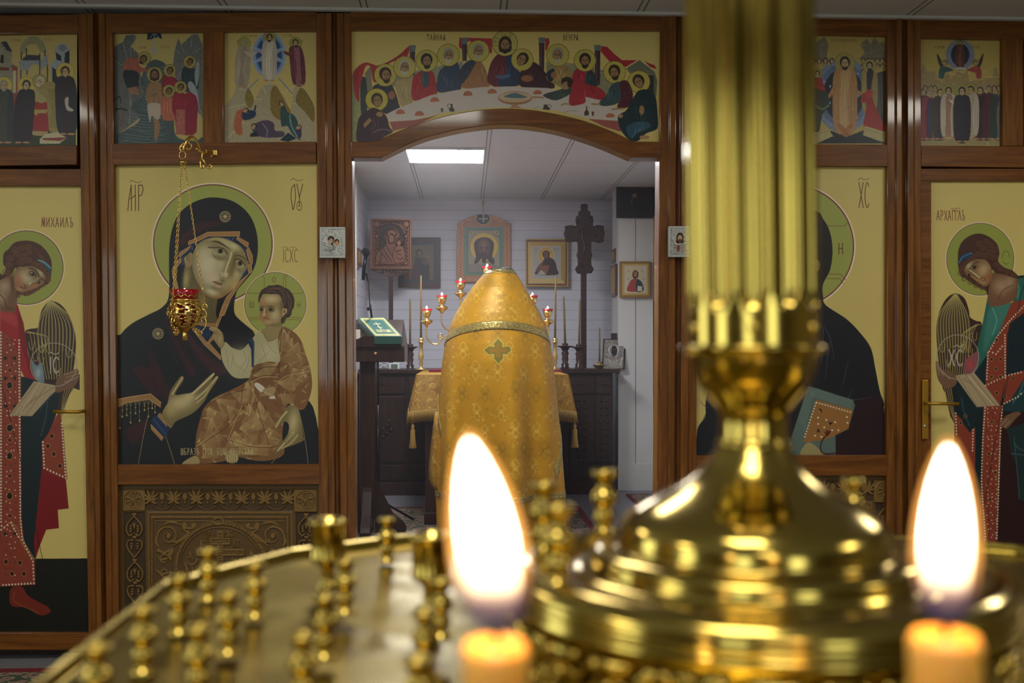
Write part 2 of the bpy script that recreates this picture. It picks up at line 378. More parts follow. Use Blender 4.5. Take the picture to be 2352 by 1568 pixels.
# stroke letters (x,y in a unit box, y up)
GL={'M':[(0,0,.25,1),(.25,1,.5,.1),(.5,.1,.75,1),(.75,1,.8,0)],'L':[(0,0,.4,1),(.4,1,.55,0),(.8,0,.8,1)],
'P':[(.15,0,.15,1),(.15,1,.6,.95,.75,.75,.6,.5,.15,.45)],'O':[(.5,1,.1,.7,.1,.3,.5,0,.85,.3,.85,.7,.5,1)],
'Y':[(.05,1,.45,.45),(.9,1,.45,.45),(.45,.45,.4,0)],'I':[.4,(.2,0,.2,1)],'C':[(.85,.85,.5,1,.15,.7,.15,.3,.5,0,.85,.15)],
'X':[(.05,1,.85,0),(.85,1,.05,0)],'A':[(0,0,.4,1),(.4,1,.8,0),(.15,.35,.65,.35)],'G':[.8,(.15,0,.15,1),(.15,1,.75,1),(.75,1,.75,.85)],
'l':[(0,0,.45,1),(.45,1,.8,0)],'b':[(0,1,.3,1),(.3,1,.3,0),(.3,.5,.75,.45,.8,.2,.6,0,.3,0)],'H':[(.1,0,.1,1),(.75,0,.75,1),(.1,.45,.75,.55)],
'i':[(.1,0,.1,1),(.75,0,.75,1),(.1,.1,.75,.9)],'j':[(.1,0,.1,1),(.75,0,.75,1),(.1,.1,.75,.9),(.2,1.25,.6,1.25)],
'w':[1.1,(.15,1,0,.5,.15,0,.5,.1,.5,.9),(.5,.1,.85,0,1,.5,.85,1)],'B':[(.1,0,.1,1),(.1,1,.7,1),(.1,.5,.7,.4,.7,.05,.1,0)],
'z':[(.1,.95,.5,1,.7,.8,.3,.55,.75,.35,.6,0,.1,.05)],'V':[(.15,0,.15,1),(.15,1,.6,.9,.6,.6,.15,.5),(.15,.5,.75,.4,.75,.05,.15,0)],
'c':[(.1,1,.1,0),(.1,0,.75,0),(.75,1,.75,-.2)],'D':[(0,-.1,0,.1),(0,.1,.9,.1),(.9,.1,.9,-.1),(.1,.1,.45,1),(.45,1,.8,.1)],
'E':[(.8,.9,.4,1,.1,.7,.1,.3,.4,0,.8,.1),(.1,.5,.65,.5)],'J':[1.1,(.5,0,.5,1),(0,0,.5,.5),(.5,.5,1,0),(0,1,.5,.5),(.5,.5,1,1)],
'T':[(.4,0,.4,1),(0,1,.85,1),(0,1,0,.85),(.85,1,.85,.85)],'q':[(.2,1,.2,0),(.2,.5,.7,.45,.7,.05,.2,0)],
'K':[(.15,0,.15,1),(.15,.5,.8,1),(.15,.5,.8,0)],'N':[(.1,0,.1,1),(.75,0,.75,1),(.1,.9,.75,.1)],'Q':[(.1,1,.15,.6,.7,.5),(.75,1,.75,0)],
'R':[(.4,1,0,0),(.4,1,.8,0),(.1,.4,.7,.4),(.4,.4,.4,0)],'U':[(0,1,.45,.4),(.9,1,.3,-.15)],'~':[(0,.2,.3,.9,.6,.3,1,.8)],'y':[(.1,1,.1,0),(.1,.5,.5,.4,.5,.05,.1,0),(.8,0,.8,1)]}
# ---------------------------------------------------------------- panels from painted canvases
def panel(A,fn,name,m,parent,H=None,amp=0,clip=None,colfn=None,k=None,step=1):
    """a dense sheet whose points carry the canvas colours; fn maps photo-frame x,y arrays to world x,y,z"""
    im=A.im[::step,::step]; h,w=im.shape[:2]
    gx=A.x0+np.arange(w)*step/A.res; gy=A.y0+np.arange(h)*step/A.res; X,Y=np.meshgrid(gx,gy)
    px,py,pz=fn(X,Y)
    P=np.stack([px,py,pz],-1)
    if H is not None:
        hh=H.im[::step,::step,0]; P[...,1]-=hh*amp
    O=wloc(parent); P=P.reshape(-1,3)-np.array(O)
    idx=np.arange(h*w).reshape(h,w); a=idx[:-1,:-1];b=idx[:-1,1:];c=idx[1:,1:];d=idx[1:,:-1]
    Q=np.stack([a,d,c,b],-1).reshape(-1,4)
    if clip is not None:
        ok=clip(X,Y); keep=(ok[:-1,:-1]&ok[1:,1:]&ok[1:,:-1]&ok[:-1,1:]).reshape(-1); Q=Q[keep]
    me=bpy.data.meshes.new(name); me.vertices.add(h*w); me.vertices.foreach_set('co',P.astype(np.float32).ravel())
    nf=len(Q); me.loops.add(nf*4); me.loops.foreach_set('vertex_index',Q.astype(np.int32).ravel()); me.polygons.add(nf)
    me.polygons.foreach_set('loop_start',np.arange(0,nf*4,4,dtype=np.int32)); me.polygons.foreach_set('use_smooth',np.ones(nf,dtype=bool)); me.update(calc_edges=True)
    col=im if colfn is None else colfn(im)
    if k is None: k=PAINTK
    rgba=np.ones((h*w,4),dtype=np.float32); rgba[:,:3]=np.clip(col*k,0,.92).reshape(-1,3)
    at_=me.color_attributes.new('Col','FLOAT_COLOR','POINT'); at_.data.foreach_set('color',rgba.ravel())
    me.materials.append(m); o=link(name,me,parent); return o
def flat(Y):
    def f(px,py):
        xc=(px-1176)/F; zc=(HZ-py)/F; dx=xc*CY+SY; dy=CY-xc*SY; t=Y/dy
        return dx*t, np.full_like(px,Y), EYE+zc*t
    return f
def icon_board(A,Y,name,label,cat,thick=.022,m=None,H=None,amp=0,clip=None,colfn=None,group=None,part='painting',back=True,k=None,step=1,poly=None):
    B=at((A.x0+A.x1)/2,A.y1,Y); t=thing(name,label,cat,B,group)
    panel(A,flat(Y),part,m or M['paint'],t,H,amp,clip,colfn,k,step)
    if back:
        P=poly or [(A.x0,A.y0),(A.x1,A.y0),(A.x1,A.y1),(A.x0,A.y1)]
        q=[at(x,y,Y) for x,y in P]; MB().prism([(p.x,p.z) for p in q],Y+.0015,Y+thick).build('backing_board',M['brown_wood'],t)
    return t
# ---------------------------------------------------------------- painted panels
CREAM='beaa64'; OLV='8f9349'
def face(A,cx,cy,r,tilt,skin='b59a72',dark='4f3f2a',hair='3a2823',beard=None,side=0,hairy=1):
    """small painted head seen from the front, r = half height; side -1..1 turns it"""
    c,q=math.cos(tilt),math.sin(tilt)
    def T(u,v): return (cx+(u*c-v*q)*r,cy+(u*q+v*c)*r)
    def el(u,v,a,b,col,soft=0,al=1): x,y=T(u,v); A.e(x,y,a*r,b*r,col,rot=tilt,b=soft,a=al)
    el(0,-.18,.88,.98,hair)
    if hairy>1: el(-.55,.35,.35,.7,hair); el(.55,.35,.35,.7,hair)
    el(side*.12,.12,.62,.88,dark); el(side*.16,.08,.54,.78,skin,.8,.95)
    if beard: el(side*.16,.72,.5,.5,beard); el(side*.16,.45,.4,.2,skin,.5,.8)
    if r*A.k()>5:
        for u in (-.24+side*.2,.26+side*.2):
            x,y=T(u,-.02); A.e(x,y,.13*r,.07*r,'2c2018',rot=tilt)
            x,y=T(u,-.2); A.e(x,y,.2*r,.05*r,dark,rot=tilt)
        a,b=T(side*.28+.03,-.05),T(side*.34+.03,.3); A.l([a,b],.07*r*A.k()/A.res+.3,dark,.7,0)
        a,b=T(side*.28-.14,.52),T(side*.28+.18,.52); A.l([a,b],.08*r*A.k()/A.res+.3,'7c4030',.9,0)
def halo(A,x,y,r,col=None,rim='5a3a20',w=1):
    A.e(x,y,r,r,col or 'b3a04c'); A.e(x,y,r,r,rim,w=w)
def shade(h,f):
    v=[min(255,max(0,int(int(h[i:i+2],16)*f))) for i in (0,2,4)]; return '%02x%02x%02x'%tuple(v)
def folds(A,x0,y0,x1,y1,col,n=4,spread=8,w=1,a=.7):
    for i in range(n):
        t=(i+.5)/n-.5
        A.l([(x0+t*spread*.6,y0),((x0+x1)/2+t*spread*1.25,(y0+y1)/2),(x1+t*spread,y1)],w,col,a,1,1)
def saint(A,x,y,h,robe,under,hair='3a2823',beard=None,hl=1,lean=0,halo_c=None,arm=0,feet=1):
    """standing painted figure; x,y = feet; h = height"""
    hx=x+lean*h*.18; hy=y-h*.9; r=h*.075; w=h*.15
    if hl: halo(A,hx,hy,r*1.75,halo_c,w=.7)
    A.p([(hx-r*.7,hy+r*.7),(hx-w*.9,hy+r*1.6),(x-w*1.05+lean*h*.08,y-h*.5),(x-w*.8,y-h*.04),(x+w*.8,y-h*.04),(x+w*1.05+lean*h*.08,y-h*.5),(hx+w*.9,hy+r*1.6),(hx+r*.7,hy+r*.7)],robe,sm=1)
    A.p([(hx-w*.3,hy+r*1.4),(x-w*.35,y-h*.4),(x-w*.4,y-h*.06),(x+w*.3,y-h*.06),(x+w*.2,y-h*.45),(hx+w*.5,hy+r*1.4)],under,sm=1)
    folds(A,hx,hy+r*2,x,y-h*.08,shade(under,1.4),3,w*.9,.7)
    folds(A,hx-w*.6,hy+r*2.4,x-w*.6,y-h*.08,shade(robe,1.45),2,w*.5,.8); folds(A,hx+w*.7,hy+r*2.4,x+w*.65,y-h*.08,shade(robe,.6),2,w*.5,.8)
    if arm: A.p([(hx,hy+h*.16),(hx+arm*h*.12,hy+h*.27),(hx+arm*h*.26,hy+h*.2),(hx+arm*h*.27,hy+h*.16),(hx+arm*h*.12,hy+h*.19)],shade(robe,1.15),sm=1); A.e(hx+arm*h*.27,hy+h*.17,h*.022,h*.018,'b08a60')
    face(A,hx,hy,r,lean*.3,hair=hair,beard=beard)
    if feet: A.e(x-w*.4,y-h*.02,w*.35,h*.015,'a07850'); A.e(x+w*.4,y-h*.02,w*.35,h*.015,'a07850')
def mother():
    A=Art(256,375,736,1068,1.35,CREAM); A.c='1'
    HR='6b2c28'
    A.e(952,728,538,538,'dcc9b4'); A.e(952,728,526,526,HR); A.e(952,728,515,515,OLV)
    A.g(952,500,500,250,'9a9c50',.35)
    rb='@1 565 1180 566 900 572 720 605 560 665 450 765 370 880 326 980 319 1100 340 1205 400 1285 490 1330 600 1348 720 1340 850 1300 970 1215 1075 1165 1140 1142 1240 1142 1330 1185 1390 1330 1510 @2 1345 250 1500 500 1830 850 1895 980 1920 1100 1945 1200 1955 1480 60 1480 85 400 150 260 250 165 400 85 520 20'
    A.p(rb,'19191e',sm=1); A.mask(rb,1)
    for t in ('@1 640 700 800 560 1000 520 1040 540 800 640 700 740','@2 400 400 560 700 640 1000 520 800 430 600','@2 560 80 700 380 820 600 760 620 620 350','@2 700 200 900 420 1100 600 980 620 800 420','@2 250 560 480 600 500 820 380 760','@2 200 1120 380 1040 340 1180 240 1250'):
        A.p(t,'3c1a22',.75,1,3)
    A.p('@1 800 950 740 1400 1300 1500 1200 1300 1000 1200',"0f0f14",.6,1,4)
    for t in ('@2 620 160 700 330 790 480','@2 560 300 640 480 680 560','@2 760 300 850 420 1000 560','@2 300 620 420 760 480 860','@2 330 600 460 640','@2 480 560 500 800','@2 1300 300 1200 320 1150 380'):
        A.l(t,1.6,'4a2029',.7,1,1)
    A.mask(None)
    A.c='1'; A.star(1060,487,56,'b5a275',.9); A.star(470,1515,56,'b5a275',.9); A.c='g'
    # neck, ear, face
    nk='@g 330 700 300 1150 480 1260 640 1500 @2 800 160 1010 180 1000 60 @1 990 1180 900 1000 740 860'
    A.p(nk,'5c5030',sm=1)
    A.g(600,1420,70,160,'8e7c42',.7); A.g(340,1010,50,170,'b3a46c',.6,.1); A.g(470,1150,70,90,'6a5c38',.6)
    A.g(800,1440,30,120,'6a5a36',.5)
    A.p('@1 700 860 715 830 760 800 780 850 760 920 715 925','8c7450',sm=1)
    A.p('320 600 370 580 400 640 380 700 340 745 315 700','7d6a45',sm=1); A.l('370 590 330 620 322 690 352 735',2,'b99a72',.8)
    fc='@g 500 480 560 400 700 335 840 315 960 330 1120 400 1240 470 1330 580 1370 700 1340 820 1290 930 1210 1050 1110 1160 1010 1250 900 1315 800 1325 690 1280 610 1200 540 1080 480 960 440 800 440 620'
    A.p(fc,'7a6a42',sm=1); A.mask(fc,1)
    A.g(1150,1130,120,160,'a8905a',.9,-.7); A.g(470,650,80,220,'6f6440',.7); A.g(700,1290,200,50,'7c5326',.9,.2); A.g(880,1300,160,40,'8a5a28',.8,-.5)
    A.g(1000,420,190,60,'a99f76',.9,.55); A.g(1130,470,90,45,'bdae84',.9,.6); A.g(640,460,130,60,'8c8050',.6,-.3); A.g(760,350,120,28,'a0935f',.7)
    A.g(700,720,170,230,'b6ab88',.98,.05); A.g(690,780,150,190,'beb394',.85,.1); A.g(620,600,90,110,'b4a983',.8); A.g(760,1000,150,120,'bdb192',.8); A.g(900,760,80,140,'aea37c',.8,.3)
    A.g(760,950,110,60,'c2a088',.55); A.g(1180,900,70,150,'b0a275',.8,.35); A.g(1000,1080,60,120,'a89a6c',.5,.6)
    A.g(760,1215,105,55,'bdb18a',.95,.35); A.g(1090,560,40,50,'b0a074',.6,.4)
    # nose
    A.l('1082 560 1060 660 1020 760 985 880 955 940',4.6,'b7a97f',.95,1); A.g(1130,720,35,150,'5e5130',.95,.22); A.g(1090,860,35,100,'6b5c36',.85,.2)
    A.e(995,940,24,46,'b5a980',rot=.2,b=4); A.e(925,925,35,42,'a8966c',rot=.3,b=3); A.l('895 925 905 975 960 985 1010 990 1040 940',1,'6b4a2c',.8)
    A.g(930,1030,45,30,'5c5434',.8,.5)
    A.l('1070 545 1130 610 1110 640',1.2,'4c3a24',.8)
    # eyes
    A.l('730 385 850 400 960 450 1085 530',3.4,'3f3420',.95,1,1); A.l('760 375 880 395 1000 470',3,'3f3420',.7,1,1)
    A.l('1120 620 1200 615 1290 660 1330 720',2.6,'3f3420',.95,1,1)
    A.g(880,500,140,45,'73683f',.9,.35); A.g(1225,680,80,40,'6b5f38',.9,.4)
    A.g(880,650,130,38,'6d6240',.95,.25); A.g(1205,860,70,38,'6d6240',.9,.5)
    A.l('765 560 810 650 880 690 930 680 990 640',1.6,'574a2b',.8)
    A.p('770 500 830 505 930 500 975 545 990 590 930 610 860 590 810 550','8c8260',sm=1); A.p('1150 700 1210 690 1260 730 1290 800 1240 810 1180 770','8c8260',sm=1)
    A.e(900,545,42,40,'3d2c1c'); A.e(905,545,20,20,'14100c'); A.l('930 590 900 608 868 588',1.5,'a89f7c',.7)
    A.e(1222,745,38,42,'3d2c1c'); A.e(1226,745,18,20,'14100c'); A.l('1265 780 1240 805 1205 790',1.5,'a89f7c',.7)
    A.l('700 485 800 490 900 492 960 520 1010 590',2.2,'2e2414',.95); A.l('1140 690 1190 680 1240 700 1310 780',2,'2e2414',.95)
    # mouth
    A.p('775 1045 840 1040 880 1060 930 1075 910 1105 850 1090','7c5a42',sm=1); A.p('815 1095 870 1105 915 1120 890 1145 845 1135','b08a78',sm=1); A.l('775 1045 830 1068 900 1092 925 1078',1.4,'4e3020')
    A.g(800,1160,70,26,'6f6440',.7,.3); A.mask(None)
    # cap and gold border
    for t in ('@g 500 420 620 340 700 305 960 310 1170 330 1160 400 1000 345 820 320 640 360 540 420','@g 1160 400 1300 480 1370 600 1400 720 1340 700 1300 560 1220 460','@g 420 440 490 410 450 520 380 590 290 680 290 780 250 800 240 640','@g 1240 980 1360 800 1380 900 1180 1080'):
        A.p(t,'1d2a44',sm=1)
    for t in ('@g 1040 330 1030 360','@g 1110 330 1090 370','@g 430 470 440 520','@g 290 640 290 760','@g 1300 860 1250 930'): A.l(t,2,'4a6690',.7)
    G1,G2='8f6a40','b8925c'
    for t in ('@g 375 440 380 385 480 345 690 235 1215 225 1212 300 700 300 560 370','@g 220 640 230 570 400 465 410 440 395 500 250 630','@g 1165 350 1180 310 1360 410 1350 485 1320 470','@g 1325 520 1365 490 1425 620 1425 740 1400 780 1350 640','@g 1355 770 1405 760 1415 880 1370 915 1350 850','@g 110 860 130 800 250 650 260 720 190 800 150 900 215 1170 170 1170 120 960','@g 1370 915 1180 1070 1090 1200 1000 1300 930 1450 880 1600 960 1600 1010 1470 1070 1320 1180 1150 1330 960'):
        A.p(t,G1); P=A.pts(t,True); A.c='0'; A.l(np.vstack([P,P[:1]]),1.1,G2,.9,0); A.c='g'
    A.c='2'
    for t in ('760 180 800 175 1045 460 1045 495 900 360','915 340 985 245 1000 290 935 350','1115 0 1060 90 1010 215 1000 180 1080 0','800 150 900 165 1010 170 1005 205 860 185'):
        A.p(t,G1); P=A.pts(t,True); A.c='0'; A.l(np.vstack([P,P[:1]]),1,G2,.9,0); A.c='2'
    A.p('790 175 960 200 990 245 925 335','16213c'); 
    for x in (860,890,915,940): A.l([(x,200),(x+10,300)],1.2,'35537c',.7)
    # sleeve fringe
    A.p('115 850 210 830 415 800 510 880 505 920 400 850 200 880 120 920',G1); A.l('115 850 210 830 415 800 510 880',1.4,G2,sm=0); A.l('120 915 200 880 400 850 505 920',1.2,G2,sm=0)
    for i,(x,L) in enumerate(((140,220),(160,120),(200,110),(235,180),(280,100),(315,170),(360,80),(395,140),(430,70),(455,110))):
        y=890-(x-120)*.1
        A.l([(x,y),(x,y+L)],.7,'8f7b52'); A.e(x,y+L,7,9,'a08a5c'); A.e(x,y+L*.5,5,6,'a08a5c'); A.l([(x-14,y-5),(x,y+30),(x+14,y-5)],.7,'8f7b52')
    A.p('420 1050 430 1020 490 975 620 1095 590 1110 530 1225 460 1150','1c2a4a'); A.p('480 990 500 970 610 1080 600 1110 540 1060',G1); A.p('415 1070 530 1190 515 1225 420 1120',G1)
    A.l('440 1020 520 1130 560 1170',1.5,'3c5a86',.8); A.l('480 1000 560 1090',1.2,G2); A.l('418 1078 528 1195',1.2,G2)
    for t in ('390 1005 350 1180 305 1430','550 1180 600 1330 630 1435','1750 950 1800 1180 1835 1435','1600 1310 1500 1430'): A.l(t,1,'a08a62',.8)
    # hands of the mother
    def hand(t,col='8f8158'):
        A.p(t,col,sm=1)
    hd='520 1000 540 930 570 880 590 780 640 700 690 640 712 650 705 690 650 770 640 810 720 800 790 785 860 720 930 650 980 612 990 625 960 680 1005 640 1025 650 1000 700 940 790 890 880 800 970 700 1020 640 1050 600 1090'
    A.p(hd,'6d5f3a',sm=1); A.mask(hd,1); A.g(680,880,120,70,'b3a275',.95,-.2); A.g(600,950,50,60,'a3905f',.8); A.g(760,830,60,40,'bba97c',.8,-.5); A.l('610 800 660 720 700 655',4,'b9a77c',.9); A.l('790 800 880 720 985 620',4.5,'b9a77c',.9); A.l('820 850 920 760 1015 650',4,'b2a074',.9); A.l('830 880 900 820 960 720',4,'a5925f',.9)
    A.l('800 820 880 760 950 680',1,'4a3c22',.8); A.l('815 870 900 800 960 720',1,'4a3c22',.8); A.mask(None)
    # child
    A.c='h'; A.e(710,765,712,735,'dcc9b4'); A.e(710,765,700,720,'5a2422'); A.e(710,765,688,708,OLV)
    LN='6b3a20'
    for t in ('420 110 460 170 460 420','940 100 890 160 890 400','980 110 945 170 945 420','70 490 120 525 360 525','1350 480 1300 525 1080 525','120 1100 170 1065 360 1065','150 1140 180 1115 360 1115','1040 1065 1250 1065 1300 1100','960 1115 1240 1115 1280 1150'): A.l(t,1,LN,sm=0)
    A.text('O',640,150,130,80,'5a2422',1.1); A.text('w',130,710,130,95,'5a2422',1.1); A.text('H',1205,720,130,80,'5a2422',1.1)
    A.p('480 1200 490 1300 380 1370 400 1480 600 1568 800 1500 860 1350 840 1150 700 1200','7b6a44',sm=1); A.g(600,1330,110,50,'a99668',.8); A.g(560,1480,60,40,'a5905f',.7); A.l('390 1380 500 1440 560 1490 640 1450 860 1380',1,'5c4426',.8)
    A.p('350 740 325 660 350 540 400 450 480 400 560 350 650 345 760 330 860 360 900 390 1000 430 1080 520 1130 620 1140 740 1120 850 1080 920 1070 1000 1010 1070 960 1080 930 1150 900 1200 850 1200 830 1100 860 1000 840 700 700 560 500 540 420 560','3c2c28',sm=1)
    for t in ('500 470 650 400 800 430 900 560','620 440 760 420 880 500 950 640','700 400 860 420 980 520 1040 640','520 520 600 480 720 500','880 600 930 700 900 800','980 560 1060 700 1050 850','1000 700 1030 850 980 980','900 1050 940 1100 890 1170'): A.l(t,3,'5e4438',.75)
    cf='355 720 350 850 350 950 360 1070 400 1160 470 1235 560 1265 680 1240 790 1180 850 1080 880 950 880 750 840 620 780 550 650 540 560 560 480 570 420 600 370 650'
    A.p(cf,'8c7148',sm=1); A.mask(cf,1)
    A.g(620,650,180,90,'c0ac80',.95); A.g(420,700,60,110,'a87a48',.7); A.g(700,1000,110,140,'b5a47a',.95); A.g(850,800,50,200,'5c5634',.8); A.g(400,1050,50,110,'a86f48',.7); A.g(560,1180,120,60,'b39468',.8); A.g(700,1240,160,40,'5e5434',.7)
    A.e(400,890,62,60,'6b5a3c',b=4,a=.8); A.e(620,890,80,62,'5b5236',b=5,a=.85); A.e(400,890,32,26,'2c2118'); A.e(605,888,40,28,'2c2118'); A.g(400,830,60,18,'4a3c26',.9); A.g(610,820,80,18,'4a3c26',.9)
    A.l('470 880 455 980 440 1030',4,'b9a478',.9); A.g(500,930,22,60,'6b5a38',.6); A.e(470,1010,34,30,'b89c70',b=3); A.l('440 1040 500 1035 520 1010',1.2,'7c4a30'); A.l('450 1090 500 1085 560 1105',2,'7a3f2c'); A.g(500,1120,40,16,'a8705a',.8); A.mask(None)
    A.p('870 1040 880 880 920 865 970 880 965 950 910 1010','b09468',sm=1); A.p('895 960 905 900 935 905 930 960','6b4a34',sm=1)
    # child's garments
    A.c='2'
    A.p('1345 285 1410 225 1470 330 1590 270 1600 520 1560 700 1320 660 1200 660 1130 620 1060 500 1050 370 1090 335 1150 385 1240 400','a59c78',sm=1)
    A.g(1480,430,90,90,'bdb28c',.8); A.g(1240,500,100,90,'b5ab86',.8)
    for t in ('1430 270 1500 400 1560 440','1400 330 1440 430 1460 520','1080 360 1110 500 1120 610','1240 400 1270 500 1180 620','1300 420 1290 540 1230 640','1150 420 1180 540 1290 600','1500 400 1420 480 1380 540','1160 450 1140 560'): A.l(t,1.3,'7a7048',.7,1,1)
    A.p('1280 320 1330 290 1350 340 1345 560 1325 560 1320 400','1c2544'); A.l('1300 310 1340 350 1335 540',1,'46608c',.8)
    A.p('1410 235 1440 215 1600 200 1610 260 1480 330 1440 270','8f7b50',sm=1); A.l('1412 240 1450 280 1478 330 1590 280',1.1,'6b5230')
    # child's blessing arm
    A.p('950 205 1000 200 1060 250 1075 330 1085 345 1055 395 1010 350 975 290 1000 260 950 225','8c7650',sm=1); A.l('955 200 1010 215 1040 250',2.4,'ab9468'); A.l('945 215 1000 225',2.2,'ab9468'); A.g(1040,310,20,40,'ab9468',.8); A.l('980 260 985 300',2.4,'a08a5e'); A.l('1000 265 1003 305',2.2,'a08a5e')
    BR,GD='74502f','a88e5c'
    cl='1600 200 1700 240 1770 320 1810 440 1850 560 1865 650 1868 740 1840 850 1790 940 1700 920 1650 890 1620 1000 1600 1200 1620 1320 1560 1380 1400 1405 1220 1370 1130 1340 1090 1400 960 1425 850 1420 820 1290 830 1150 870 1000 900 920 1000 830 1150 760 1290 680 1320 600 1360 540 1480 510 1580 505 1560 330'
    A.p(cl,BR,sm=1); A.mask(cl,1)
    F=A.fan
    rng=random.Random(3)
    for (x,y,r1,a0,a1,n) in ((1610,210,330,55,110,26),(1750,330,300,80,140,22),(1560,530,250,120,185,22),(1330,640,240,-35,10,18),(1700,560,200,30,110,18),(1560,700,260,-30,40,22),
        (1290,690,260,60,120,22),(1000,840,330,5,70,24),(930,920,300,20,100,24),(960,1010,320,60,110,18),(1210,1110,230,-40,40,22),(1170,1130,280,40,120,26),(1300,880,300,60,110,18),(1390,860,420,55,105,30),
        (1150,1240,300,-20,30,20),(1250,1340,330,-30,5,16),(850,1250,260,-40,40,22),(1480,1100,240,30,120,18),(1560,800,200,0,70,16),(1100,900,200,20,80,14),(870,1380,200,-60,0,12),(1130,780,240,0,50,16)):
        F(x,y,10,r1*rng.uniform(.55,.9),a0,a1,int(n*1.2),.7,GD,.62); F(x+rng.uniform(-60,60),y+rng.uniform(-20,80),20,r1*.5,a0+20,a1-10,n//2,.6,'54341e',.5); 
    for _ in range(150):
        x,y=rng.uniform(820,1860),rng.uniform(220,1400); a=rng.uniform(0,360); L=rng.uniform(50,120); A.fan(x,y,6,L,a,a+rng.uniform(20,45),rng.randint(4,7),.65,GD,.6)
        if rng.random()<.25: A.p([(x,y),(x+L*.4*math.cos(math.radians(a)),y+L*.4*math.sin(math.radians(a))),(x+L*.3*math.cos(math.radians(a+40)),y+L*.3*math.sin(math.radians(a+40)))],'b89e68',.7)
    for t in ('1300 690 1420 640 1560 640','1330 600 1450 560 1560 560','1600 220 1580 400 1570 640','1570 690 1700 620 1850 580','1560 700 1600 900 1700 920','830 1290 980 1180 1100 1100 1260 900','1240 900 1200 1000 1110 1200','900 930 1050 830 1280 760','1130 1210 1300 1270 1500 1280 1600 1260','1350 830 1400 1000 1480 1260','1260 640 1230 880'): A.l(t,1.8,'54301c',.85); 
    for t in ('1310 695 1420 650 1560 650','1240 905 1180 1040 1110 1210','1560 700 1640 640 1850 590','1340 830 1300 1000','1125 1205 1300 1262 1500 1270'): A.l(t,1.2,'c3ab72',.85)
    A.mask(None)
    A.p('1350 720 1380 700 1445 750 1430 775 1400 780','c9bdae',sm=1); A.p('1480 830 1530 815 1540 845 1490 845','c9bdae'); A.p('1430 760 1520 735 1540 760 1510 820 1440 800','9c8458',sm=1); A.l('1440 790 1500 812',3,'ab9468')
    # feet and left hand
    A.p('700 1435 760 1380 830 1360 850 1430','95825a',sm=1); A.p('1090 1330 1140 1310 1200 1350 1200 1400 1150 1425 1095 1400','8e7a50',sm=1)
    for i in range(5): A.l([(1105+i*22,1350),(1108+i*20,1410)],2.6,'ad9a6c')
    h2='1660 905 1740 930 1770 1050 1790 1180 1790 1220 1700 1260 1620 1290 1540 1340 1545 1300 1600 1230 1650 1160 1660 1080 1620 1050 1550 1110 1530 1110 1545 1060 1600 980'
    A.p(h2,'6d5f3a',sm=1); A.mask(h2,1); A.g(1700,1060,45,110,'b09f72',.95,.15); A.l('1640 960 1590 1020 1545 1095',4.5,'ad9b6e'); A.l('1700 1150 1640 1220 1560 1310',4,'ad9b6e'); A.l('1740 1170 1680 1240 1600 1290',4,'a08d60'); A.l('1690 1160 1620 1240',1,'4a3c22'); A.mask(None)
    # lettering
    A.c='1'; D='5a2a1c'
    for x,y in ((222,185),(1638,168)): A.l([(x,y),(x+20,y-16),(x+50,y),(x+80,y+2),(x+105,y-8)],1.3,D)
    for t in ('205 435 215 330 235 210','235 210 238 435','270 210 272 435','228 330 270 300','300 435 300 210','300 212 330 210 340 250 325 300 300 305'): A.l(t,2.1,D,sm=0)
    for t in ('1670 205 1645 240 1640 320 1655 425','1670 205 1678 320 1660 425','1690 200 1712 320','1742 200 1712 320','1712 320 1712 395'): A.l(t,1.9,D)
    A.e(1712,393,22,38,D,w=1.2); A.l('1700 395 1726 395',1.2,D)
    A.text('IC',1565,770,118,38,D,1.3,.1); A.text('XC',1625,770,118,38,D,1.3,.05); A.l('1560 760 1580 752 1600 760 1610 752',.9,D); A.l('1628 760 1650 752 1670 760 1684 752',.9,D)
    A.c='2'; A.text('wBPAzb',688,1290,58,22,'b3a678',.9,.28); A.text('GPCV',885,1290,58,20,'b3a678',.9,.2); A.text('BcIy',1015,1290,58,20,'b3a678',.9,.2); A.text('iVEPCKAR',1130,1290,58,21,'b3a678',.9,.28)
    return A
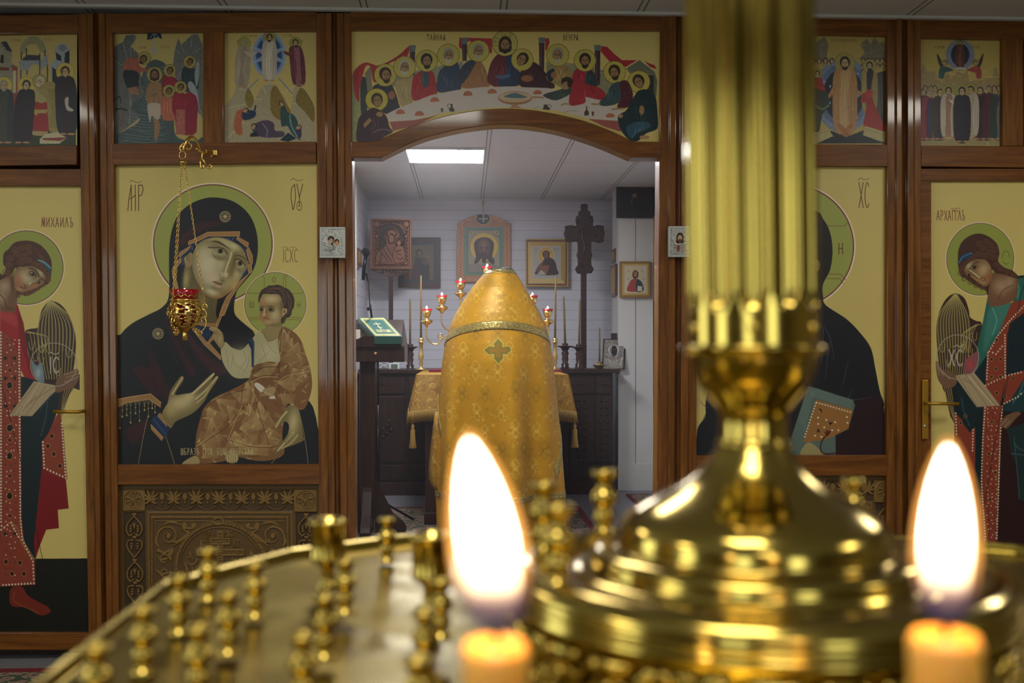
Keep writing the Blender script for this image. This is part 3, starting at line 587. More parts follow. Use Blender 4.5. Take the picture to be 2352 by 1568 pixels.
def saviour():
    A=Art(1590,375,2046,1050,1.2,CREAM); A.c='0'
    A.e(1815,566,150,146,'dcc9b4'); A.e(1815,566,147,143,'6b2c28'); A.e(1815,566,144,140,OLV)
    A.c='d'
    for t in ('60 288 195 288 212 270','110 502 175 502 200 530','110 522 170 522 190 545'): A.l(t,1.2,'6b2c28',sm=0)
    for t in ('168 365 168 413','184 365 184 413','168 388 184 388'): A.l(t,2,'5a2422')
    A.p('@d 50 220 100 260 130 320 140 400 130 480 105 530 95 560 98 600 110 640 200 700 260 760 310 830 330 920 350 1020 370 1080 365 1110 390 1200 400 1320 -440 1320 @0 1600 1046 1602 985 1620 955 1625 900 1680 720 1740 620 1750 500','1b1c22',sm=1)
    A.p('@d 245 1050 350 1050 385 1200 390 1310 120 1310 80 1270 200 1200','26141a',.9,1)
    for t in ('95 720 130 790 150 900','130 790 120 850 105 1000','215 870 195 950 180 1010','240 1000 215 1060 340 1045','100 740 90 900','@m 260 1100 300 1160 350 1180'): A.l(t,1.6,'3c4a66',.8,1,1)
    A.p('60 240 110 290 130 360 135 440 120 500 70 540','211c1c',.8,1)
    # face and beard (mostly behind the column)
    A.c='0'; A.e(1800,560,58,76,'8c7a50',b=6); A.g(1790,560,30,50,'b8ab84',.9); A.e(1800,640,40,34,'33271f',b=6); A.e(1780,545,9,4,'2c2018'); A.e(1822,545,9,4,'2c2018'); A.l('1802 545 1800 590',3,'a8966a')
    A.c='m'
    A.p('1110 120 1125 115 1140 150 1130 190 1112 190','8a7650',sm=1)
    A.p('1055 1020 1245 1080 1254 1568 900 1568 930 1400','52625c'); A.c='d'
    bk='30 1000 230 1060 240 1085 210 1190 100 1240 0 1250 -10 1180'
    A.p(bk,'52625c')
    for i in range(5): A.l([(32+i*3,1005+i*9),(228-i*2,1066+i*7)],.8,'7d8f86',.8); A.l([(30+i*6,1005+i*6),(-12+i*6,1150+i*12)],.8,'7d8f86',.8)
    A.p('66 1060 230 1105 210 1190 140 1225 100 1240 10 1250','8a5f30'); 
    for i in range(13): t=i/12; A.e(70+148*t,1073+42*t,3.4,3.4,'cfc6b0'); A.e(66-50*t,1075+150*t,3.4,3.4,'cfc6b0')
    for (x,y) in ((85,1110),(76,1140),(76,1168),(112,1150),(103,1183),(152,1160),(166,1196),(204,1137),(206,1163),(138,1196),(62,1220),(90,1225)): A.e(x,y,4,4,'cfc6b0')
    A.p('80 1095 92 1105 92 1120 82 1110','2a2018'); A.p('122 1158 142 1162 128 1175','2a2018'); A.p('68 1205 86 1205 76 1186','2a2018'); A.p('103 1205 118 1192 130 1210 116 1224','5a2420')
    A.p('10 1270 40 1250 90 1290 100 1310 0 1310','8f8258',sm=1); A.l('130 1200 90 1250 100 1300 200 1290',3,'3a1a1c')
    A.c='0'; A.text('VCEDEPJiTElq',1700,1007,17,8,'b3a678',.9,.25); 
    A.p('1602 985 1625 940 1640 1046 1600 1046','15151a',.5)
    A.c='d'; D='5a2a1c'
    A.l('252 85 265 75 280 82 304 78',1.3,D); A.text('XC',256,95,112,24,D,2,.05)
    A.c='0'; A.text('IC',1640,418,58,12,D,2,.05)
    return A
def angel(L):
    """door icon; L True: left door (red cloak), False: right door (green cloak)"""
    A=Art(-60,424,206,1454,1.15,CREAM) if L else Art(2128,410,2440,1454,1.1,CREAM)
    J='7d3626'; DG='142024'
    if L:
        A.c='9'; A.p('-200 947 480 943 480 1340 -200 1340','14140f')
        A.c='i'; A.e(365,690,528,528,'dcc4ae'); A.e(365,690,516,516,'54242a'); A.e(365,690,505,505,'868b3f')
        wing=lambda: None
        A.c='8'
        w1='345 950 420 980 480 1070 512 1180 515 1300 500 1420 470 1500 400 1700 250 1500 200 1330 170 1170 200 1140 255 1130 265 1080 290 1000'
        A.p(w1,'35231f',sm=1); A.mask(w1,1)
        for i in range(12):
            t=i/11; x0=345; xm=262+t*250; A.l([(x0+(t-.5)*30,955),(xm,1090+20*abs(t-.5)),(xm+2,1300),(300+t*190,1480)],1.2,'a3935a',.95)
            A.l([(x0+(t-.5)*30+2,955),(xm+5,1100),(xm+7,1290)],.9,'a3935a',.7)
        for i in range(6): A.l([(180+i*4,1165),(200+i*24,1160+i*6),(215+i*24,1230+i*8),(225+i*24,1300)],1.1,'a3935a',.95)
        for (x,y) in ((215,1270),(285,1290),(305,1250),(470,1325),(395,1450),(280,1375),(240,1350)): A.l([(x-20,y-45),(x-12,y),(x,y+8),(x+12,y),(x+18,y-45)],1.1,'a3935a')
        A.mask(None)
        A.c='9'; A.p('400 100 370 90 345 130 300 260 300 200 330 60 400 20','3a2721'); 
        for i in range(4): A.l([(395-i*14,30),(350-i*10,120),(305,235)],.9,'a3935a')
        # robe
        A.p('140 290 200 360 330 540 345 693 290 700 296 792 232 800 200 880 178 950 100 950 100 300','6f1218')
        A.p('-80 240 175 200 230 300 170 860 178 950 60 940 -80 900',DG)
        A.c='8'; A.p('0 1010 90 1020 115 965 160 1100 190 1300 245 1490 180 1500 110 1350 0 1170','8c1f22')
        A.p('0 1010 60 1030 100 1040 120 1120 60 1100 0 1060','a33a36',.7,1,3)
        A.p('115 965 160 1100 190 1300 245 1490 200 1440 130 1200','6b1218',.8)
        A.c='9'
        A.p('-80 -260 0 -200 50 -170 105 -60 105 230 -80 230',J)
        A.p('-80 230 105 230 108 740 120 860 175 960 178 1075 0 1085 -80 1090',J)
        A.p('208 360 300 200 318 300 338 548 260 520 215 490',J)
        A.p('-80 460 0 330 5 860 -80 1080','6d2c20')
        # cuff and sleeve dark
        A.c='9'; A.p('105 30 180 50 275 100 300 130 280 230 240 320 208 360 150 300 130 235 105 230','131f26',sm=0); A.l('240 130 230 230 205 330',2.5,'2d4450',.8); A.l('200 200 240 150 280 110',2,'2d4450',.8)
        A.c='9'; rr=random.Random(5)
        def gems(P):
            P=A.pts(P,True); n=len(P)
            for i in range(n-1):
                d=np.hypot(*(P[i+1]-P[i])); m=max(1,int(d/7))
                for j in range(m):
                    q=P[i]+(P[i+1]-P[i])*j/m; c=A.c; A.c='0'; A.e(q[0],q[1],1.9,2.2,'c9bda4'); A.c=c
        gems('96 -150 98 230 102 740 112 850 165 960 170 1065'); gems('4 -190 5 340 5 760 10 800'); gems('215 360 222 490 330 540 308 250'); gems('5 800 55 765 100 850'); gems('170 1068 0 1078')
        for y in range(-160,1060,33):
            for x in (30,52,75):
                k=rr.random(); A.e(x+rr.uniform(-6,6),y+rr.uniform(-9,9),3,3,'c9bda4' if k<.6 else '2a1a16')
        for (y,k) in ((-60,0),(75,1),(40,2),(290,1),(430,1),(350,3),(530,3),(630,1),(730,3),(820,2),(0,3),(180,2)):
            if k==1: A.e(48,y,13,17,'15130f'); A.e(48,y,15,19,'b08850',w=.8)
            elif k==3: A.p([(35,y),(50,y-15),(65,y),(50,y+15)],'5c1616'); A.l([(35,y),(50,y-15),(65,y),(50,y+15),(35,y)],.8,'b08850',sm=0)
            else: A.p([(20,y-12),(20,y+12),(40,y)],'221a14'); A.p([(80,y-12),(80,y+12),(60,y)],'221a14')
        for (x,y) in ((260,330),(270,420),(300,480),(240,380),(100,965),(60,1020),(30,960),(120,1020)): A.e(x,y,8,10,'1a1410'); A.e(x,y,11,13,'b08850',w=.7)
        A.l('100 740 118 850 175 950',1,'b08850'); A.l('10 800 40 768 60 765 90 800 110 870 170 950',1,'b08850')
        # scarf, hand, orb
        A.p('170 55 275 75 295 90 250 130 160 230 45 228','9c8a6c')
        for t in ('180 65 60 220','200 70 90 226','230 80 130 228','270 85 110 190','180 130 90 226'): A.l(t,1.4,'6f4a34',.8,1,1)
        A.l('200 65 100 215',2,'bfb090',.7)
        A.c='8'; A.p('380 1500 420 1450 470 1430 520 1410 535 1430 530 1490 490 1540 430 1560 380 1568','6b4e3a',sm=1)
        for t in ('440 1450 500 1430 530 1415','450 1470 510 1450 532 1440','440 1500 500 1480 530 1462'): A.l(t,2.8,'8c6d52')
        A.p('215 1350 250 1390 285 1370 300 1500 250 1480 220 1420','66777c',sm=1); A.g(260,1440,20,35,'9fb0b4',.6)
        A.e(365,1383,158,148,'8e8a7e',w=1.6); A.text('IC',335,1330,110,46,'a9a596',2.4,.1); A.l('330 1305 350 1300 375 1312 400 1300',1.8,'a9a596')
        # neck, face, hair
        A.c='i'; A.p('0 850 160 800 240 1000 230 1180 190 1310 60 1290 0 1270','6b4a34',sm=1); A.g(60,950,90,90,'a0876a',.9); A.g(20,1100,60,90,'a0876a',.8); A.g(180,900,35,160,'4a3424',.9); A.l('0 1060 60 1130 80 1210 110 1250',2,'4a3020'); A.g(120,1260,70,30,'4a3020',.6)
        A.p('0 770 40 790 80 700 45 640 50 500 120 430 190 350 290 320 420 320 550 370 650 470 710 590 715 720 700 840 670 910 600 950 530 1000 450 1050 390 1080 340 1080 280 1060 240 1110 230 1050 220 700 160 780 80 820 0 860','46291f',sm=1)
        for (x,y,r) in ((90,750,50),(230,500,42),(320,530,45),(400,480,40),(290,610,48),(395,590,42),(480,640,40),(550,660,40),(600,720,42),(650,790,40),(670,860,34),(140,560,42),(200,440,45),(300,420,42),(120,650,40),(390,400,40),(590,930,30),(520,980,30),(450,1020,30),(380,1050,30),(300,1040,30),(250,1080,28)):
            A.e(x,y,r,r*.85,'5f3d2e',w=1.7); A.e(x+3,y,r*.45,r*.4,'6b4636',w=1.3)
        for i in range(7): A.l([(470+i*14,400+i*18),(520+i*16,460+i*20),(560+i*16,570+i*16)],1.2,'5f3d2e',.8)
        A.p('510 580 580 590 650 640 700 700 705 780 660 720 590 640','264656',sm=1); A.l('520 585 600 620 700 700',1.6,'5f93a6'); A.l('540 585 630 620 700 690',1,'7fb0bf')
        fc='190 820 215 740 280 690 380 670 470 680 560 730 620 800 630 870 590 920 500 970 400 1010 310 1030 240 1010 200 950'
        A.p(fc,'6f5438',sm=1); A.mask(fc,1); A.g(340,800,110,90,'a8936c',.95,-.4); A.g(370,850,90,70,'aa9c78',.8); A.g(250,880,60,90,'9c5a40',.75); A.g(560,760,60,40,'a89a72',.9,.7); A.g(480,950,110,35,'9c6844',.7,-.4); A.g(270,990,60,35,'a8875c',.6); A.g(500,800,40,60,'5a4a30',.6); A.g(430,780,50,36,'5a4a30',.9)
        A.l('525 830 470 880 410 920',3.6,'b3a480'); A.l('540 815 480 870 430 925',1.4,'4a3824'); A.e(405,905,16,16,'a89470',b=2)
        A.l('400 700 480 720 540 800',2.6,'3a2c1a'); A.l('560 840 610 860 620 880',2,'3a2c1a'); A.e(452,778,24,28,'241a14'); A.e(535,890,20,26,'241a14'); A.e(442,765,8,9,'b0a888'); A.e(528,880,7,8,'b0a888'); A.l('410 750 450 740 500 800',1.5,'2a1e12')
        A.l('275 955 320 975 360 965 330 920',2.4,'6b3028'); A.mask(None); A.l('220 720 250 690 300 685',1.6,'9a7c58')
        A.c='9'; A.l('-30 -80 0 40 100 440 160 700 260 1165',1.5,'191410')
        A.p('55 1095 110 1085 140 1130 200 1165 245 1190 250 1215 200 1228 130 1190 55 1178','6a2418',sm=1); A.l('75 1110 75 1160 190 1215',1,'94582c')
        A.c='8'; A.text('MiXAilb',282,383,64,27,'6b3326',1.8,.18)
    else:
        A.c='e'; A.e(478,666,236,252,'dcc4ae'); A.e(478,666,231,247,'54242a'); A.e(478,666,227,243,'868b3f')
        w1='310 898 370 930 400 1010 410 1060 450 1085 490 1110 500 1300 400 1480 300 1568 230 1560 200 1400 185 1260 180 1120 205 1010 250 930'
        A.p(w1,'35231f',sm=1); A.mask(w1,1)
        for i in range(12):
            t=i/11; xm=192+t*200; A.l([(310+(t-.5)*20,905),(xm,1060),(xm+8,1280),(225+t*140,1520)],1.2,'a3935a',.95); A.l([(310+(t-.5)*20,905),(xm+6,1060),(xm+13,1270)],.9,'a3935a',.7)
        for i in range(6): A.l([(480-i*6,1110),(450-i*16,1120+i*8),(420-i*14,1200),(410-i*14,1300)],1.1,'a3935a',.95)
        for (x,y) in ((220,1290),(265,1395),(365,1270),(440,1210),(410,1320),(300,1350)): A.l([(x-18,y-45),(x-10,y),(x,y+8),(x+10,y),(x+16,y-45)],1.1,'a3935a')
        A.mask(None)
        A.c='f'; A.p('235 80 330 110 330 400 290 330','3a2721')
        for i in range(5): A.l([(240+i*16,90),(275+i*12,230),(325,380)],.9,'a3935a')
        # robes
        A.c='f'; A.p('300 90 520 60 540 250 530 1250 430 1240 330 500 318 300',DG)
        A.p('660 250 1000 200 1000 1300 620 1250 650 600','2a1518'); A.p('320 300 440 420 470 410 470 1240 400 1240 320 700',J)
        A.c='e'; A.p('@e 530 910 545 1000 640 980 700 960 720 780 900 760 900 1568 @f 700 260 480 240 400 130 @e 440 1430 480 1250 510 1080','14232a')
        A.p('@e 530 910 545 985 700 960 730 800 775 790 775 960 700 985 690 1060 600 1180 540 1290 440 1440 450 1300 490 1120','265a50',sm=0)
        A.p('@e 545 985 690 965 640 1090 560 1200 500 1290','3c7468',.8,1,3); A.l('560 1000 590 1080 560 1180',2,'6fa394',.7); A.l('720 800 740 860 730 930',3,'4a8072')
        A.p('@e 690 960 775 940 775 1030 680 1100 660 1180 655 1350 650 1500 515 1500 525 1290 600 1180',J); A.p('@f 545 -10 690 -10 690 60 650 250 530 255 545 100',J); A.p('@f 690 40 822 0 822 180 670 250',J)
        A.p('@f 530 255 670 255 660 420 640 700 630 1250 540 1250 505 1000 520 700 525 400',J)
        A.p('@f 700 420 822 380 822 940 780 930 770 700 730 600','1c2c2e'); A.c='f'; A.l('750 520 780 560 822 580',2,'3c5a58'); A.l('730 600 822 610',2,'3c5a58'); A.l('750 480 770 700 790 920',1.4,'3c5a58')
        A.p('@f 340 100 480 220 520 270 470 400 432 450 380 380 350 250','14242a',sm=0); A.c='f'; A.l('370 200 390 300 430 400',2.4,'2d5058',.8)
        A.p('@f 822 60 720 220 660 290 760 300 1000 280 1000 60','1a3438')
        A.l('@f 822 80 790 160 740 240',2,'4a7a7a',.7); A.l('@f 822 150 770 200',2,'4a7a7a',.7)
        rr=random.Random(9); A.c='f'
        def gems(P):
            P=A.pts(P,True)
            for i in range(len(P)-1):
                d=np.hypot(*(P[i+1]-P[i])); m=max(1,int(d/6.5))
                for j in range(m):
                    q=P[i]+(P[i+1]-P[i])*j/m; c=A.c; A.c='0'; A.e(q[0],q[1],1.7,2,'c9bda4'); A.c=c
        gems('542 270 525 500 515 800 545 1240'); gems('665 260 650 480 640 800 625 1230'); gems('@f 330 310 335 480'); gems('@f 455 430 450 600'); gems('@e 530 1300 522 1500'); gems('@e 645 1180 648 1490'); gems('@e 775 985 690 1070 600 1180 540 1290 585 1310 640 1240'); gems('@f 545 110 690 40 822 10'); gems('@f 680 240 780 190 820 150'); gems('@e 655 950 690 915')
        for y in range(280,1230,32):
            for x in (560,590,620): A.e(x+rr.uniform(-8,8)-max(0,y-700)*.0,y+rr.uniform(-9,9),4,4.4,'c9bda4' if rr.random()<.65 else '2a1a16')
        for (x,y) in ((590,370),(570,600),(615,735),(575,930),(625,165),(590,50),(745,60),(685,190),(365,380),(400,330)): A.p([(x-13,y),(x,y-15),(x+13,y),(x,y+15)],'1a1612'); A.l([(x-13,y),(x,y-15),(x+13,y),(x,y+15),(x-13,y)],.8,'b08850',sm=0)
        A.c='e'
        for (x,y) in ((590,1215),(585,1410),(615,1345),(555,1345),(555,1465),(615,1465)): A.p([(x-12,y),(x,y-15),(x+12,y),(x,y+15)],'1a1612'); A.l([(x-12,y),(x,y-15),(x+12,y),(x,y+15),(x-12,y)],.8,'b08850',sm=0)
        A.c='f'; A.p('320 40 460 15 540 110 650 255 480 265','9c8a6c')
        for t in ('350 45 480 260','400 35 560 262','440 30 620 258','380 60 440 100'): A.l(t,1.4,'6f4a34',.8,1,1)
        A.l('420 40 600 250',2.2,'bfb090',.7)
        A.p('650 380 690 330 760 300 800 310 760 350 720 400 690 420 660 400','6b4e3a',sm=1); A.l('660 395 700 350',2.6,'8c6d52'); A.l('680 410 720 365',2.6,'8c6d52')
        A.c='e'; A.p('175 1370 195 1365 205 1410 280 1430 320 1480 300 1530 240 1540 190 1480','6b4e3a',sm=1)
        for t in ('180 1375 200 1450','195 1400 230 1460','215 1420 270 1480'): A.l(t,2.6,'8c6d52')
        A.p('370 1360 440 1300 465 1300 460 1400 420 1440 370 1440','7c4a4e',sm=1); A.g(410,1380,20,30,'b83a3a',.7)
        A.e(325,1330,142,150,'8e8a7e',w=1.6); A.text('XC',262,1280,110,48,'a9a596',2.4,.1); A.l('300 1260 320 1250 340 1262 365 1245',1.8,'a9a596')
        # neck, head
        A.p('540 860 560 760 720 790 730 860 700 950 545 985','6b4a34',sm=1); A.g(620,850,50,50,'a0876a',.8,.5); A.g(680,820,30,40,'a0876a',.7); A.l('600 940 630 880 700 840',1.6,'4a3020')
        A.p('325 680 330 600 360 540 420 500 480 492 540 515 590 560 608 620 600 680 640 720 700 745 740 790 700 790 640 770 580 760 560 740 540 850 530 920 515 880 470 860 420 830 380 800 345 780 330 730','402820',sm=1)
        for (x,y,r) in ((345,760,18),(370,800,16),(410,825,16),(450,845,16),(490,860,16),(355,725,18),(380,700,18),(400,665,18),(430,645,18),(470,630,20),(510,640,20),(540,620,20),(570,650,22),(580,600,22),(550,570,20),(500,590,20),(470,560,20),(520,545,18),(620,730,18),(660,750,18),(700,770,16),(590,700,18)):
            A.e(x,y,r,r*.85,'5b3a2c',w=1.5); A.e(x,y,r*.4,r*.4,'65412f',w=1.1)
        A.p('328 705 340 655 380 625 430 620 400 660 360 670','1f3c56',sm=1); A.l('335 690 360 650 420 625',1.4,'4f84a8')
        fc='370 740 400 690 450 665 510 670 545 710 560 770 545 820 515 850 470 830 420 790 385 775'
        A.p(fc,'6f5438',sm=1); A.mask(fc,1); A.g(500,740,38,50,'a98e66',.95,.5); A.g(400,710,26,18,'a89a72',.9,-.6); A.g(535,790,18,40,'94542f',.7); A.g(440,800,40,14,'9c6844',.8,.5); A.g(500,820,26,20,'a08258',.7)
        A.l('405 740 440 765 470 790',3,'b3a480'); A.l('402 745 430 772 462 797',1.2,'4a3824'); A.l('405 735 430 700 465 685',2,'3a2c1a'); A.e(438,722,11,12,'241a14'); A.e(402,775,9,10,'241a14'); A.l('425 715 445 708 462 722',1.2,'2a1e12'); A.l('480 800 500 790 512 808 490 815',1.8,'6b3028'); A.mask(None)
        A.l('625 660 640 615 670 620 675 650',1.2,'3a3a20'); A.l('630 680 650 700 670 690',1.2,'3a3a20')
        A.l('@e 775 840 740 980 690 1300 650 1560 @f 640 370 560 820 530 1000',1.5,'191410')
        A.c='e'; A.text('APXAGGlb',182,335,66,23,'6b3326',1.6,.12); A.l('280 320 295 326 320 320 340 322',1.2,'6b3326')
    return A
def supper():
    A=Art(800,62,1516,330,1.3,CREAM); A.c='6'
    # curtains, buildings
    A.p('140 640 185 620 260 680 330 700 390 760 380 1440 140 1440','8a8a60'); A.p('250 720 290 660 330 720 330 1050 260 1110','33383a',sm=1); A.p('300 620 380 520 390 780 340 900 320 700','75705a')
    A.p('690 640 1240 520 1480 470 1480 620 900 760 690 760','7d7f68'); A.p('380 780 700 640 720 760 400 860','7a7c66')
    A.p('165 610 240 520 320 488 400 510 460 525 560 490 700 410 820 300 850 290 800 430 660 470 520 560 440 720 400 700 370 540 320 530 290 600 240 800 235 960 190 900 165 760','982f34',sm=1)
    for t in ('200 620 215 760 225 900','500 530 640 450 800 340','400 560 420 640 430 700','240 560 200 700','700 430 790 380'): A.l(t,1.2,'6c1d24',.8)
    A.p('1440 190 1830 200 1830 380 1790 370 1560 230 1490 270 1460 330 1430 300','982f34')
    def col(x,y0,y1,w=32): A.p([(x-w,y0),(x+w,y0),(x+w*.8,y1),(x-w*.8,y1)],'3b2630'); A.p([(x-w*1.3,y0-70),(x+w*1.3,y0-70),(x+w,y0+10),(x-w,y0+10)],'5d6a68'); A.l([(x-w*.3,y0+20),(x-w*.3,y1)],.9,'7a6a78',.8,0)
    col(875,350,640); col(1500,260,470)
    A.c='7'; A.p('600 480 930 500 1290 580 1420 700 1600 760 1600 1000 1000 900 600 700','7c7a5c',sm=0); A.l('620 500 900 520',1,'9a9a80'); A.l('1000 560 1290 620',1,'9a9a80')
    A.p('1560 560 1720 460 1900 600 1930 700 1920 900 1860 900 1860 640 1720 580 1600 620','5f6352'); A.p('1720 600 1890 650 1890 880 1800 900','2b302c')
    A.p('1260 290 1330 300 1420 390 1510 460 1690 460 1560 540 1480 520 1350 470 1250 350','982630',sm=0); A.p('1780 470 1840 500 1900 520 1925 570 1840 540','982630'); A.p('585 200 630 195 640 250 600 350 585 340','982f34')
    for x in (545,1215):
        y0=250 if x<600 else 340; y1=600 if x<600 else 760
        A.p([(x-34,y0),(x+34,y0),(x+28,y1),(x-28,y1)],'3b2630'); A.p([(x-42,y0-62),(x+42,y0-62),(x+34,y0+6),(x-34,y0+6)],'5d6a68'); A.l([(x-10,y0+20),(x-10,y1)],.9,'7a6a78',.8,0)
    # robes behind the table ('6' coordinates)
    A.c='6'
    def bust(t,col,hi=None,seed=0):
        A.p(t,col,sm=1); P=A.pts(t,True); c=P.mean(0); A.mask(t,1); q=A.c; A.c='0'; r=random.Random(len(t)+seed)
        for _ in range(6):
            x=c[0]+r.uniform(-14,14); y=c[1]+r.uniform(-14,10); A.l([(x,y-9),(x+r.uniform(-4,4),y),(x+r.uniform(-6,6),y+12)],1.1,hi or shade(col,1.6),.8,1,1)
        for _ in range(4):
            x=c[0]+r.uniform(-16,16); y=c[1]+r.uniform(-14,10); A.l([(x,y-9),(x+r.uniform(-4,4),y),(x+r.uniform(-6,6),y+12)],1,shade(col,.55),.8,1,1)
        A.c=q; A.mask(None)
    bust('400 790 480 740 600 740 660 820 710 980 720 1060 560 1110 420 960','2b2d38'); A.e(625,880,40,50,'8a5a40',b=2)
    bust('670 740 760 680 870 660 900 800 880 960 850 1000 740 1010 690 860','9a875c','b8a878')
    bust('870 740 900 640 990 590 1100 590 1150 680 1170 860 1050 900 900 950 860 860','92242c','b54a44'); bust('985 620 1060 600 1070 760 1000 780','33424a')
    bust('1160 780 1190 620 1250 540 1400 490 1440 560 1460 800 1350 830 1200 850','2c3850','5a6c84'); bust('1420 640 1500 500 1600 460 1680 560 1600 720 1470 750','2f3446'); bust('1470 790 1560 640 1660 470 1740 540 1790 700 1790 780','8e6340','b0906a')
    bust('1770 700 1800 540 1850 440 1920 380 2010 380 2080 440 2120 560 2200 640 2160 760 1900 790 1800 740','5c2430','8a5058'); 
    A.c='7'
    bust('120 420 180 380 240 560 300 640 260 760 60 780 20 700 120 640','26344e'); A.p('-20 650 80 640 150 630 170 660 60 690','46607c',.8,1)
    bust('290 620 330 520 420 480 500 510 580 600 660 700 680 800 300 780','3a2028'); A.e(370,680,70,40,'8a5a40',b=3)
    bust('600 640 680 560 760 520 860 540 910 640 900 720 800 760 640 720','8a7448'); bust('600 620 690 560 690 680 640 720','1e2a38'); A.e(690,640,36,40,'8a5a40',b=2)
    bust('920 720 930 600 1000 550 1110 550 1180 620 1220 760 1100 800','8e2630'); bust('1060 680 1110 580 1190 640 1210 770 1090 760','26383c')
    # haloes and heads
    A.c='6'
    HD=((550,640,135,'3a2620','3a2620',-.1),(780,545,132,'a39c8c','a8a294',.1),(1045,470,130,'2c201c','2c201c',0),(1308,400,133,'958d7c','a8a18c',.1),(1665,350,130,'8c8878','9c9684',.15))
    for (x,y,r,h,b,t) in HD: halo(A,x,y,r,'a99c4a',w=1.2)
    halo(A,1985,260,152,'aa9f58',w=1.4)
    for t in ('1955 110 1960 190','2040 130 2030 190','2065 150 2045 200','1850 190 1910 200','1840 280 1910 290','2060 330 2100 340'): A.l(t,1,'5a3a20',sm=0)
    A.text('O',1985,140,30,20,'4a3020',.8); A.text('w',1855,225,26,26,'4a3020',.8)
    for (x,y,r,h,b,t) in HD: face(A,x,y,r*.62,t,skin='93704e',hair=h,beard=b,side=.3 if t>=0 else .6)
    face(A,1988,275,88,0,skin='93704e',beard='2c1e18',hairy=2)
    A.c='7'
    HD=((310,455,132,'33231c',None,.5,-.4),(737,400,134,'8a8272','a09a86',0,-.5),(1065,465,132,'2e201a','2e201a',0,0),(1420,605,134,'2e201a','2e201a',-.2,-.4),(1712,720,134,'33231c',None,-.4,-.5))
    for (x,y,r,h,b,t,s_) in HD: halo(A,x,y,r,'a99c4a',w=1.2)
    for (x,y,r,h,b,t,s_) in HD: face(A,x,y,r*.6,t,skin='93704e',hair=h,beard=b,side=s_)
    # the table
    A.p('@6 560 1110 700 1040 900 960 1100 880 1400 820 1700 785 2090 775 @7 300 785 620 795 760 830 900 880 1080 905 1330 960 1500 1050 1540 1180 1480 1190 1100 1160 700 1060 300 1030 0 1030 @6 1800 1030 1200 1100 900 1180 600 1200','b3a79e',sm=0)
    A.p('@6 600 1200 900 1180 1100 1140 1200 1110 900 1250 640 1310','8c4a44'); A.p('@7 1100 1165 1480 1190 1500 1320 1300 1260','8c4a44')
    A.c='6'
    A.g(1300,960,200,40,'c8a8a0',.4,-.1)
    for (x,y) in ((730,1085),(958,1105),(1142,938),(1540,865),(1832,838)): A.p([(x-50,y+22),(x-40,y-15),(x,y-32),(x+40,y-15),(x+50,y+18)],'9c5a3c',sm=1); A.l([(x-50,y+22),(x-40,y-15),(x,y-32),(x+40,y-15),(x+50,y+18)],.8,'6a2e20')
    A.p('1215 1038 1245 1038 1240 1085 1220 1085','42342f'); A.p('1330 985 1360 985 1355 1020 1385 1060 1370 1080 1325 1078 1312 1050 1335 1020','3d332f',sm=0); A.l('1330 990 1300 990 1300 1020 1322 1050',1.3,'3d332f')
    A.c='7'
    for (x,y) in ((495,848),(1368,1125)): A.p([(x-50,y+20),(x-40,y-15),(x,y-28),(x+40,y-15),(x+48,y+18)],'9c5a3c',sm=1)
    A.e(225,915,205,80,'8c5f40'); A.e(225,905,195,62,'b09878'); A.p('90 900 150 870 230 855 300 875 340 890 370 905 300 915 200 915','4a5f68',sm=1); A.p('160 985 290 985 260 1000 270 1020 320 1035 150 1035 190 1010','9a7458')
    for i in range(14): A.l([(40+i*27,930),(50+i*26,950)],.8,'9c6f50')
    A.p('565 1000 580 992 610 992 615 1010 640 1035 640 1060 550 1050 570 1020','3d332f'); A.l('610 998 650 1000 655 1030 635 1040',1.3,'3d332f'); A.p('1075 1015 1092 1015 1090 1050 1112 1085 1108 1125 1055 1125 1055 1085 1078 1050','43322c'); A.p('1142 1078 1175 1078 1168 1130 1150 1130','4a332c')
    A.l('450 1040 520 1015',.9,'6b5a50'); A.l('800 1090 880 1070 970 1070',.9,'6b5a50')
    # reaching apostle, right group
    bust('880 760 960 720 1100 750 1250 800 1320 880 1300 940 1200 930 1080 900 1070 960 1020 990 880 1000 880 860','922830','b54a44'); bust('560 880 740 820 860 780 900 800 880 870 760 930 680 940','34403a'); A.l('430 905 500 905 560 910',4,'93704e'); A.l('780 1000 820 985 880 990',3.5,'93704e'); A.e(850,720,72,60,'2c201c'); A.e(838,765,55,45,'93704e',rot=-.6); A.e(880,740,30,50,'2c201c')
    bust('1320 880 1380 760 1480 720 1500 820 1480 960 1340 1010 1240 1000 1240 960','33464a'); bust('1480 740 1560 700 1620 790 1640 900 1590 1020 1450 1030 1500 900','4a2028','74404c'); A.l('1150 985 1200 990 1240 985',4,'93704e'); A.l('1395 1050 1450 1045 1520 1040',4,'93704e')
    bust('1650 900 1720 820 1830 820 1910 900 1935 1100 1930 1280 1800 1340 1700 1430 1600 1420 1490 1290 1460 1130 1560 1060','1a2b2e','466066'); bust('1560 1280 1650 1210 1800 1200 1850 1260 1700 1330 1620 1400','2c4a5c','6d8c98'); A.e(1745,1060,30,55,'93704e',b=2); A.e(1490,1130,28,26,'93704e'); A.e(1780,1385,60,24,'a0785a')
    A.l('800 460 800 470',1,'000000',.01)
    # near left apostle
    A.c='6'; halo(A,445,935,135,'a99c3e',w=1.2); face(A,450,945,80,-.1,skin='8e6c4a',side=.3)
    bust('300 1090 400 1030 500 1070 570 1150 600 1260 640 1320 560 1370 420 1440 215 1440 210 1250 240 1140','37222c','6d4c58'); A.p('285 1230 360 1150 385 1190 300 1275','8a6a48'); A.e(480,1110,40,28,'8e6c4a',b=2); A.l('400 1330 500 1290 620 1310',2.4,'7a5c66',.7)
